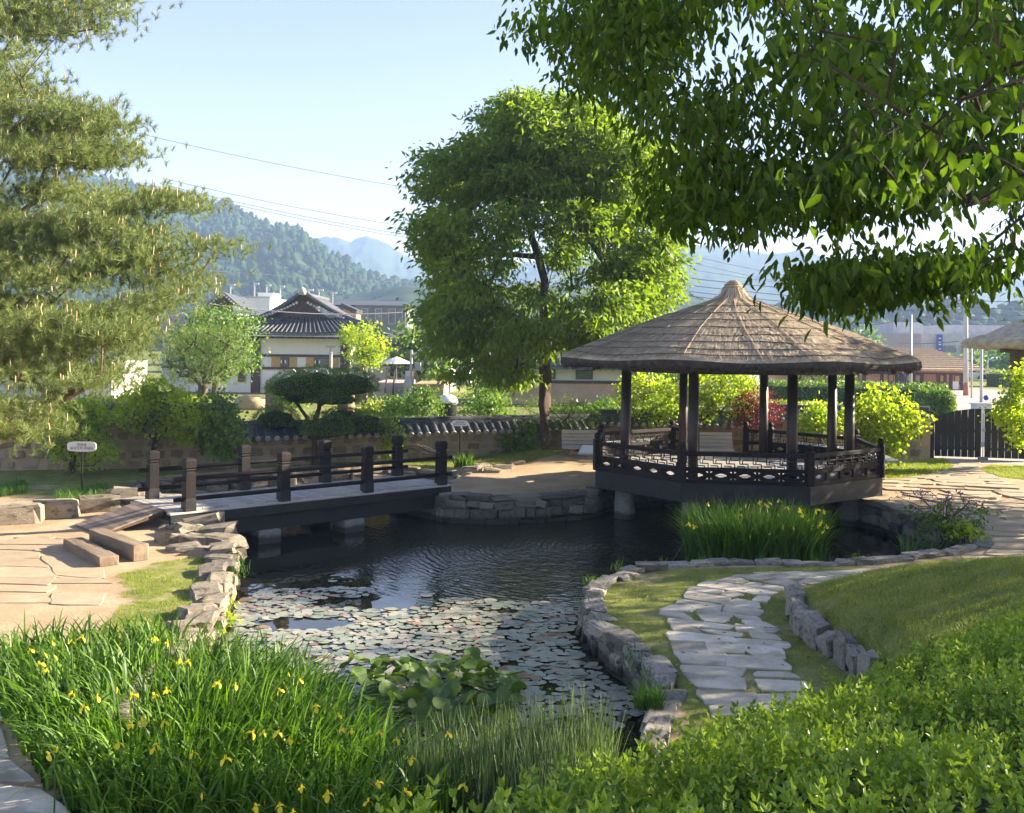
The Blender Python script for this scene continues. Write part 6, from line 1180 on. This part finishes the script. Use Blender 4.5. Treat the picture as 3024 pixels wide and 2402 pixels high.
prt(rh, 'wall', 'orange', bx(X + .3, X + 5, DG + .1, DG + .6, .4, z1)); prt(rh, 'corner_post', 'brown_timber', bx(X, X + .62, DG - .1, DG + .3, .4, z1 + .1)); prt(rh, 'lintel', 'brown_timber', bx(X - .5, X + 5, DG - .15, DG + .2, z1 - .15, z1 + .15))
xe = r3(958, 0, DG - 1.2).x; ze = r3(0, 375, DG - 1.2).z; prt(rh, 'thatch_roof', 'thatch', MB().lathe([(3.4, ze - .30), (4.45, ze - .22), (4.55, ze), (4.4, ze + .18), (3.6, ze + .42), (2.4, ze + .95), (1.0, ze + 1.7), (.05, ze + 2.0)], (xe + 4.9, DG + 1.6, 0), 40), smooth=True)
DF = 190.0; ff = thing('factory_building', 'long pale grey factory with a blue banner far behind the gate', 'building', (r3(700, 560, DF).x, DF + 10, 1)); prt(ff, 'wall', 'concrete', bx(r3(150, 0, DF).x, r3(1700, 0, DF).x, DF, DF + 25, .4, r3(0, 292, DF).z)); prt(ff, 'upper_storey', 'concrete', bx(r3(170, 0, DF).x, r3(480, 0, DF).x, DF + 10, DF + 30, .5, r3(0, 165, DF).z)); prt(ff, 'upper_storey', 'concrete', bx(r3(900, 0, DF).x, r3(1700, 0, DF).x, DF + 15, DF + 40, .5, r3(0, 180, DF).z)); prt(ff, 'side_wing', surf('pinkish_cladding', (.34, .26, .27), (.40, .31, .32), 1, .9), bx(r3(-250, 0, DF).x, r3(180, 0, DF).x, DF - 3, DF + 20, .5, r3(0, 295, DF).z))
for a, b in ((450, 598), (640, 845), (890, 1080)): window(ff, r3(a, 0, DF).x, r3(b, 0, DF).x, DF, r3(0, 480, DF).z, r3(0, 405, DF).z, 'concrete', 'glass', 2, .3)
bn = prt(ff, 'banner', 'blue', bx(r3(392, 0, DF).x, r3(448, 0, DF).x, DF - .6, DF - .4, r3(0, 472, DF).z, r3(0, 298, DF).z))
for y, wv in ((335, 22), (375, 20), (398, 26), (440, 20)): o = bx(r3(420 - wv / 2, 0, DF).x, r3(420 + wv / 2, 0, DF).x, DF - .66, DF - .61, r3(0, y + 8, DF).z, r3(0, y - 4, DF).z).build('banner_mark', MT['sign_white'], None); o.data.transform(Matrix.Translation(-rootloc(bn))); o.parent = bn
def pole(lab, px, y0, y1, D, r0, r1, arms=(), band=False):
    a, b = Vector(far(px, y1, D)), Vector(far(px - .011 * (y1 - y0) * 0, y0, D)); t = thing('utility_pole', lab, 'pole', (a.x, D, min(a.z, 1.0)), 'poles beyond the gate'); prt(t, 'shaft', 'concrete' if r0 > .1 else 'steel', MB().tube([(a.x, D, .3), (b.x, D, b.z)], [r0, r1], 9), smooth=True)
    for z in arms: prt(t, 'crossarm', 'steel', bx(b.x - .9, b.x + .9, D - .06, D + .06, b.z - z - .06, b.z - z + .06))
    if band: prt(t, 'painted_base', surf('red_band', (.35, .12, .09), (.42, .17, .12), 3, .8), MB().tube([(a.x, D, .6), (a.x, D, far(px, 1130, D)[2])], [r0 * 1.06, r0 * 1.04], 9), smooth=True)
pole('tall concrete utility pole with painted base beyond the gate', 2852, 850, 1190, 80, .20, .15, (.4, 1.1), True); pole('slim dark pole rising behind the pavilion eave', 2690, 930, 1190, 62, .09, .08); pole('thin lamp pole beside the concrete utility pole', 2869, 1003, 1195, 76, .07, .06, (.1,)); pole('short grey post behind the gate top', 2898, 1030, 1190, 70, .11, .10); pole('distant utility pole half hidden by the big crown', 1918, 690, 1100, 95, .16, .12, (.5, 1.2))
bxo = thing('utility_box', 'white metal cabinet behind the gate top', 'cabinet', (r3(893, 1040, 41).x, 41, .8)); prt(bxo, 'cabinet', 'sign_white', bx(r3(818, 0, 41).x, r3(970, 0, 41).x, 41, 41.6, .6, r3(0, 1005, 41).z), .02); prt(bxo, 'lid', 'sign_white', bx(r3(814, 0, 41).x - .02, r3(974, 0, 41).x + .02, 40.95, 41.65, r3(0, 1004, 41).z, r3(0, 995, 41).z))
for k in (845, 900): prt(bxo, 'vent', 'ink', bx(r3(k - 6, 0, 41).x, r3(k + 6, 0, 41).x, 40.98, 41.0, r3(0, 1038, 41).z, r3(0, 1028, 41).z))
q = r3(898, 943, 60); bb = link('blue_ball', MB().lathe([(.02, -.16), (.11, -.12), (.16, 0), (.11, .12), (.02, .16)], (0, 0, 0), 12).mesh('blue_ball', True), MT['blue']); bb.location = q; tag(bb, 'small round blue ball above the white cabinet', 'sign')  # plain blue ball, modelled as a small sphere
DT = 125.0; tk = thing('parked_truck', 'white truck parked beyond the clay hut', 'truck', (r3(880, 780, DT).x, DT, .9)); xa, xb = r3(800, 0, DT).x, r3(955, 0, DT).x; zw = r3(0, 780, DT).z
prt(tk, 'cab', 'car_white', MB().prism([(xa + 1.9, zw + .5), (xb, zw + .5), (xb, zw + 3.0), (xa + 3.0, zw + 3.2), (xa + 2.2, zw + 2.0)], -1.1, 1.1, Matrix.Translation((0, DT, 0)) @ Matrix.Rotation(rad(90), 4, 'X')), .08); prt(tk, 'bed', 'car_white', bx(xa - 1, xa + 2, DT - 1.1, DT + 1.1, zw + .6, zw + 1.2)); prt(tk, 'windscreen', 'glass', bx(xa + 3.3, xb - .8, DT - 1.15, DT - 1.08, zw + 1.8, zw + 2.8))
for x in (xa + .3, xb - 1.0): prt(tk, 'wheel', 'rubber', MB().prism([(x + .55 * math.cos(k * .524), zw + .5 + .55 * math.sin(k * .524)) for k in range(12)], -.15, .15, Matrix.Translation((0, DT - 1.1, 0)) @ Matrix.Rotation(rad(90), 4, 'X')))
for k, (x, lab, mm) in enumerate([(1060, 'pale van parked behind the small trees', 'car_white'), (1120, 'dark blue car parked near the thatched hut corner', 'blue')]):
    a = r3(x, 690, 140); t = thing('parked_car', lab, 'car', (a.x, 140, .9), 'vehicles parked far behind the gate'); zc_ = 1.0
    prt(t, 'body', mm, MB().prism([(a.x - 2, zc_ + .3), (a.x + 2, zc_ + .3), (a.x + 2, zc_ + .9), (a.x + 1.2, zc_ + 1.5), (a.x - 1.3, zc_ + 1.5), (a.x - 2, zc_ + .9)], -.85, .85, Matrix.Translation((0, 140, 0)) @ Matrix.Rotation(rad(90), 4, 'X')), .06); prt(t, 'side_window', 'glass', bx(a.x - 1.1, a.x + 1.1, 139.1, 139.14, zc_ + .95, zc_ + 1.4))
    for w_ in (-1.2, 1.2): prt(t, 'wheel', 'rubber', MB().prism([(a.x + w_ + .32 * math.cos(j * .63), zc_ + .3 + .32 * math.sin(j * .63)) for j in range(10)], -.1, .1, Matrix.Translation((0, 139.2, 0)) @ Matrix.Rotation(rad(90), 4, 'X')))
# person at the hut
pq = r3(48, 850, 86); per = bpy.data.meshes.new('person'); S = [((0, 0, .95), .16), ((0, 0, 1.2), .17), ((0, 0, 1.42), .16), ((0, 0, 1.52), .06), ((0, -.02, 1.66), .10), ((0, -.02, 1.74), .08), ((.2, 0, 1.40), .065), ((.27, -.02, 1.12), .05), ((.27, -.12, .88), .045), ((-.2, 0, 1.40), .065), ((-.27, -.02, 1.12), .05), ((-.27, -.12, .88), .045), ((.1, 0, .88), .10), ((.11, -.02, .48), .075), ((.11, .03, .07), .055), ((.11, -.12, .04), .05), ((-.1, 0, .88), .10), ((-.11, .02, .48), .075), ((-.11, .06, .07), .055), ((-.11, -.09, .04), .05)]
per.from_pydata([s[0] for s in S], [(0, 1), (1, 2), (2, 3), (3, 4), (4, 5), (2, 6), (6, 7), (7, 8), (2, 9), (9, 10), (10, 11), (0, 12), (12, 13), (13, 14), (14, 15), (0, 16), (16, 17), (17, 18), (18, 19)], []); po = link('person', per, MT['cloth']); po.location = (pq.x, 86, pq.z - .25)
md = po.modifiers.new('skin', 'SKIN'); po.modifiers.new('sub', 'SUBSURF').levels = 1
for v, s in zip(per.skin_vertices[0].data, S): v.radius = (s[1], s[1])
per.skin_vertices[0].data[0].use_root = True; tag(po, 'person in dark clothes walking before the clay hut', 'person')
hd = MB().lathe([(.02, -.13), (.09, -.08), (.105, 0), (.09, .1), (.02, .14)], (0, -.03, 1.68), 10).build('head', MT['skin'], None, True); hd.parent = po
# clipped hedges outside the wall
def hedge(lab, pts, w_, h_, mat, n, L=.13):
    P_ = np.array([p for p in pts], float); c = P_.mean(0); t = thing('clipped_hedge', lab, 'hedge', (c[0], c[1], .8), 'clipped hedges beyond the wall'); s = np.linspace(0, 1, len(P_)); q = rng.random(n); X = np.interp(q, s, P_[:, 0]); Y = np.interp(q, s, P_[:, 1]); a = rng.uniform(-.35, math.pi + .35, n)
    e = rng.uniform(.8, 1.05, n); off = np.sign(np.cos(a)) * np.abs(np.cos(a)) ** .5 * w_ / 2 * e; z = .8 + h_ * np.abs(np.sin(a)) ** .6 * e * np.where(np.sin(a) < 0, 0, 1) + .08 * vnoise(X, Y, 1.2, 4); tx = P_[-1] - P_[0]; nrm = np.array([-tx[1], tx[0]]) / (np.linalg.norm(tx[:2]) + 1e-6)
    Pn = np.stack([X + nrm[0] * off, Y + nrm[1] * off, z], 1); tag(part_np('foliage', *leaves(Pn, unit(rng.normal(size=(n, 3)) + [0, 0, .6]), rng.uniform(.6, 1.2, n) * L, L * .6), LF[mat], t), kind='stuff')
    m = MB()
    for k in range(len(P_) - 1): m.beam((P_[k][0], P_[k][1], .8 + h_ * .42), (P_[k + 1][0], P_[k + 1][1], .8 + h_ * .42), w_ * .8, h_ * .84)
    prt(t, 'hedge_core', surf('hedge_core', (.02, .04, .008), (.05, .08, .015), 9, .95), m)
hp2 = lambda L, D0, D1: [far(x, 1150, D0 + (D1 - D0) * k / (len(L) - 1))[:2] for k, x in enumerate(L)]
hedge('long dark green hedge before the clay hut', hp2([2270, 2450, 2650, 2800], 62, 58), 1.6, 1.55, 'bush', 7000, .16); hedge('yellow-green hedge behind the pavilion rail', hp2([2240, 2350, 2480], 50, 48), 2.2, .95, 'yellowhedge', 4500, .15); hedge('rounded green hedge beside the lane', hp2([2730, 2790], 52, 52), 3.0, 1.5, 'bush', 3500, .15); hedge('low bright hedge just behind the wall end', hp2([2800, 2870], 43, 43), 1.8, .75, 'yellowhedge', 2600, .12)
hedge('bright yellow-green lawn hedge behind the pine limb', hp2([330, 470, 600], 46, 46), 3.5, 1.1, 'yellowhedge', 5200, .15); hedge('low bright hedge under the white hall', hp2([1030, 1110, 1160], 47, 47), 1.6, .6, 'yellowhedge', 2500, .12); hedge('hedge strip left behind the taller wall', hp2([-60, 150, 330], 40, 42), 2.0, .9, 'yellowhedge', 4000, .15); hedge('green hedge near the parked truck', hp2([2930, 3040], 100, 100), 3.0, 1.5, 'yellowhedge', 1500, .25)
hedge('low hedge row beyond the wall behind the bench', hp2([1600, 1760, 1900], 44, 44), 1.6, .9, 'bush', 3500, .14)
for k, (x, y, D) in enumerate([(2880, 1080, 130), (2950, 1060, 150), (3000, 1065, 120), (2430, 1010, 180), (2560, 1015, 170), (1240, 1050, 75)]):
    c = far(x, y, D); shrub('distant_tree', ['small tree beside the truck', 'small round tree behind the parked van', 'small tree at the thatched hut corner', 'pale far tree over the hut roof', 'hazy far tree behind the eave', 'tree half hidden behind the big crown'][k], 'tree', (c[0], D, .9), [(c[0] + rng.normal(0, 1.1), D + rng.normal(0, 1), c[2] + rng.normal(0, .9)) for _ in range(30)], 26, .5, .4, LF['bush'], (.6, .6, .5), stems=1, kr=.05, group='trees far behind the gate', near=False)
# overhead wires
def wire(lab, a, b, sag, r=.032):
    a, b = np.array(a), np.array(b); t = np.linspace(0, 1, 14)[:, None]; P_ = a + (b - a) * t; P_[:, 2] -= (sag * 4 * t * (1 - t))[:, 0]; o = MB().tube(P_, r, 5).build('power_line', MT['slate'] if r > .021 else MT['steel'], None); tag(o, lab, 'cable', 'overhead cables')
wire('single cable crossing the sky above the others', dfar(60, 222, 95), dfar(1100, 428, 120), 1.0); wire('upper cable of the three above the wooded hill', dfar(340, 375, 90), dfar(1150, 510, 115), .8)
wire('middle cable of the three above the wooded hill', dfar(340, 388, 90), dfar(1150, 530, 115), .8); wire('lowest cable of the three above the wooded hill', dfar(340, 395, 91), dfar(1150, 536, 116), .8); wire('cable running before the hill foot', dfar(440, 570, 110), dfar(1300, 600, 140), .6)
wire('cable sagging over the tiled roof', dfar(440, 640, 60), dfar(880, 655, 70), .4)
for k, (x0, y0, x1, y1) in enumerate([(1362, 515, 2040, 640), (1362, 530, 2040, 655), (1362, 550, 2040, 632), (1362, 575, 2260, 640), (1362, 590, 2260, 655), (1362, 603, 2260, 668), (1362, 612, 2260, 680), (1600, 700, 2030, 650), (1880, 722, 2170, 690)]):
    wire(['uppermost cable', 'second cable', 'third cable', 'fourth cable', 'fifth cable', 'sixth cable', 'seventh cable', 'low cable by the eave', 'lowest cable at the hut'][k] + ' in front of the blue ridge on the right', dfar(x0, y0, 95), dfar(x1, y1, 82), .5, .020 if k < 3 else .032)

# ---------------------------------------------------------------- hills and haze
def hill(name, lab, prof, D, foot, mat, rough, seed, nx_=220, ny_=34):
    px = [p[0] * K for p in prof]; zt = np.array([dfar(x, y, D)[2] for x, y in prof]); xs = np.array([dfar(x, y, D)[0] for x, y in prof]); X = np.linspace(xs[0], xs[-1], nx_); T = np.interp(X, xs, zt); V = []
    for j in range(ny_):
        t = j / (ny_ - 1); Yc = D - foot + t * foot * 1.5; s = np.clip(t * 1.5, 0, 1); prof_ = np.sin(s * math.pi / 2) ** 1.25 if t * 1.5 <= 1 else 1 - ((t * 1.5 - 1) / .5) ** 2 * .5
        y = np.full(nx_, Yc) + 10 * vnoise(X, np.full(nx_, Yc), 90, seed); xx = X * (Yc / D); z = .2 + (T - .2) * prof_ * (1 - .22 * (1 - s) * np.abs(np.sin(X / 55 + seed + 2 * vnoise(X, y, 120, seed)))) + rough * (vnoise(xx, y, 9, seed + 1) - .5) * 2 * min(1, s * 2) + rough * .6 * (vnoise(xx, y, 4, seed + 2) - .5)
        V.append(np.stack([xx, y, z], -1))
    i = (np.arange(ny_ - 1)[:, None] * nx_ + np.arange(nx_ - 1)[None]).ravel(); V = np.array(V); o = link(name, mesh_np(name, V.reshape(-1, 3), np.stack([i, i + 1, i + nx_ + 1, i + nx_], 1), True), mat); tag(o, lab, None, kind='structure'); return V
hm = surf('wooded_slope', (.014, .032, .011), (.035, .065, .02), .02, .95, spec=.1); hm2 = surf('far_wooded_slope', (.018, .036, .014), (.035, .06, .022), .015, .95, spec=.1)
NEAR = [(-1200, 320), (-300, 350), (100, 372), (250, 392), (335, 412), (411, 437), (476, 441), (508, 466), (557, 487), (611, 492), (638, 506), (665, 528), (713, 552), (760, 582), (820, 598), (870, 603), (960, 612), (1100, 625)]
Vn = hill('hill', 'wooded green hill rising behind the houses', NEAR, 720, 360, hm, 2.2, 2)
hill('hill', 'hazy blue ridge behind the green hill', [(300, 560), (560, 530), (640, 515), (690, 500), (735, 510), (770, 500), (800, 505), (850, 540), (900, 560), (1000, 565), (1150, 550), (1300, 545)], 1600, 560, hm2, 4.0, 7)
hill('hill', 'long hazy blue ridge behind the pavilion', [(1050, 580), (1250, 548), (1350, 535), (1430, 525), (1500, 522), (1560, 528), (1620, 536), (1680, 534), (1740, 545), (1800, 562), (1900, 575), (2000, 580), (2100, 590), (2300, 585), (2600, 560), (3400, 520)], 1450, 640, hm2, 3.6, 13)
hill('hill', 'low wooded rise at the foot of the ridge', [(650, 640), (760, 618), (850, 600), (950, 612), (1100, 600), (1300, 612), (1500, 640), (1800, 665), (2200, 668), (3000, 660)], 480, 160, hm, 1.6, 17)
t_ = (1 + 5 ** .5) / 2; IC = unit(np.array([(-1, t_, 0), (1, t_, 0), (-1, -t_, 0), (1, -t_, 0), (0, -1, t_), (0, 1, t_), (0, -1, -t_), (0, 1, -t_), (t_, 0, -1), (t_, 0, 1), (-t_, 0, -1), (-t_, 0, 1)])); IF = np.array([(0, 11, 5), (0, 5, 1), (0, 1, 7), (0, 7, 10), (0, 10, 11), (1, 5, 9), (5, 11, 4), (11, 10, 2), (10, 7, 6), (7, 1, 8), (3, 9, 4), (3, 4, 2), (3, 2, 6), (3, 6, 8), (3, 8, 9), (4, 9, 5), (2, 4, 11), (6, 2, 10), (8, 6, 7), (9, 8, 1)])
fl_ = Vn[4:26, 60:].reshape(-1, 3); n = 10500; b = fl_[rng.integers(0, len(fl_), n)] + np.stack([rng.uniform(-5, 5, n), rng.uniform(-8, 8, n), rng.uniform(-1.5, 1.6, n)], 1); sz = .9 + 2.2 * rng.random(n) ** 1.8
V = b[:, None] + IC[None] * (sz[:, None, None] * np.array([1, 1, 1.0]) * np.stack([np.ones(n), np.ones(n), rng.uniform(.8, 1.9, n)], 1)[:, None]) * rng.uniform(.6, 1.3, (n, 12, 1)); tag(link('woodland', mesh_np('woodland', V.reshape(-1, 3), (np.arange(n)[:, None, None] * 12 + IF[None]).reshape(-1, 3), True), LF['wood']), 'dense wood covering the green hill', 'wood', kind='stuff')
NBT = 2600; xw = rng.uniform(-260, 520, NBT); yw = rng.uniform(330, 480, NBT); b = np.stack([xw, yw, 1.0 + .16 * (yw - 330) * rng.uniform(.6, 1.1, NBT) + rng.uniform(0, 2, NBT)], 1); sz = rng.uniform(1.6, 4.0, NBT); V = b[:, None] + IC[None] * (sz[:, None, None]) * rng.uniform(.7, 1.3, (NBT, 12, 1))
tag(link('woodland', mesh_np('woodland', V.reshape(-1, 3), (np.arange(NBT)[:, None, None] * 12 + IF[None]).reshape(-1, 3), True), LF['wood']), 'belt of trees along the foot of the hills', 'wood', kind='stuff')
hz, t, out = newmat('thin_haze'); t.nodes.remove(out); out = t.nodes.new('ShaderNodeOutputMaterial'); pv = t.nodes.new('ShaderNodeVolumePrincipled'); pv.inputs['Density'].default_value = .0005; pv.inputs['Color'].default_value = (.40, .58, .92, 1); pv.inputs['Anisotropy'].default_value = .0; t.links.new(pv.outputs[0], out.inputs['Volume'])
hb = MB().box((0, 900, 84.4), (4700, 3060, 172)).build('haze', hz); tag(hb, 'thin summer haze over the valley', None, kind='stuff')

# ---------------------------------------------------------------- clay house behind the big tree, more garden trees, weeds in the joints
DC = 62.0; cl = thing('clay_house', 'pinkish clay house with grey tiled roof behind the big tree', 'house', (far(1650, 1200, DC)[0], DC + 3, .85)); xf = lambda px: far(px, 1150, DC)[0]; zf = lambda py: far(1650, py, DC)[2]
prt(cl, 'wall', surf('pale_clay', (.46, .30, .21), (.55, .38, .28), 1.5, .9), bx(xf(1430), xf(2060), DC, DC + 6, .4, zf(1128))); prt(cl, 'upper_wall', 'white', bx(xf(1430), xf(2060), DC + .1, DC + 6, zf(1128), zf(1085))); prt(cl, 'beam', 'brown_timber', bx(xf(1430), xf(2060), DC - .08, DC + .1, zf(1132), zf(1124)))
for a_, b_ in ((1500, 1530), (1600, 1640), (1700, 1750), (1850, 1900), (1960, 2010)): window(cl, xf(a_), xf(b_), DC + .1, zf(1120), zf(1092), 'brown_timber', 'glass', 1)
x0, x1 = xf(1400), xf(2090); zt = zf(1085); rc = prt(cl, 'roof', 'tile', MB().add([(x0, DC - 1, zt - .1), (x1, DC - 1, zt - .1), (x1, DC + 3, zt + 1.3), (x0, DC + 3, zt + 1.3), (x0, DC + 7, zt), (x1, DC + 7, zt), (x0, DC - 1, zt + .12), (x1, DC - 1, zt + .12)], [(0, 1, 7, 6), (6, 7, 2, 3), (3, 2, 5, 4), (0, 4, 3), (1, 2, 5)]))
tile_rows(rc, [((x0 + (x1 - x0) * (k + .5) / 40, DC - 1.05, zt + .14), (x0 + (x1 - x0) * (k + .5) / 40, DC + 3, zt + 1.36)) for k in range(40)])
for k, (x, y, D_, s_) in enumerate([(1965, 1075, 52, 1.3), (2150, 1085, 56, 1.4), (2440, 1090, 68, 1.3), (1445, 1150, 54, .8)]):
    c = far(x, y, D_); shrub('garden_tree', ['green tree beyond the wall between the left columns', 'green tree beyond the wall behind the red maple', 'small tree beside the clay hut end', 'small tree before the clay house'][k], 'tree', (c[0], D_, .85), [(c[0] + rng.normal(0, s_ * .6), D_ + rng.normal(0, s_ * .6), c[2] + rng.normal(0, s_ * .5)) for _ in range(46)], 30, .17, .11, LF['bush'], (.35, .35, .28), stems=1, kr=.02, rmin=.012, group='trees beyond the wall', near=False)
wq = np.array(PONDS); wq = wq[((wq[:, 0] > .9) & (wq[:, 1] < 19.5) & (wq[:, 1] > 10.5)) | ((wq[:, 0] < -3.8) & (wq[:, 1] < 21.5) & (wq[:, 1] > 11))]; wq = wq[rng.integers(0, len(wq), 46)] + rng.normal(0, .12, (46, 2)); wq = np.repeat(wq, 26, 0) + rng.normal(0, .05, (46 * 26, 2)); nq = len(wq)
tag(link('weeds', mesh_np('weeds', *blades(np.concatenate([wq, rng.uniform(.38, .56, (nq, 1))], 1), rng.uniform(.06, .2, nq), np.full(nq, .010), rng.uniform(.2, .9, nq), rng.uniform(0, 6.28, nq), 1.6, 3)), LF['weed']), 'small weeds sprouting between the pond wall stones', 'weeds', kind='stuff')
nl = 260; lq = np.concatenate([sample_poly(LAWN_R, 110), sample_poly([(4.5, 12), (5, 16.5), (9, 19), (8, 13)], 150)]); lz = ground_z(lq[:, 0], lq[:, 1]); okl = lz > .3
tag(link('fallen_leaves', mesh_np('fallen_leaves', *leaves(np.concatenate([lq[okl], lz[okl][:, None] + .03], 1), unit(rng.normal(size=(okl.sum(), 3)) * [1, 1, .15]), rng.uniform(.05, .09, okl.sum()), .035, .1, True, .8)), leafmat('dry_leaf', (.18, .10, .04), (.38, .26, .10), .2)), 'dry fallen leaves scattered on the shaded lawn', 'fallen leaves', kind='stuff')
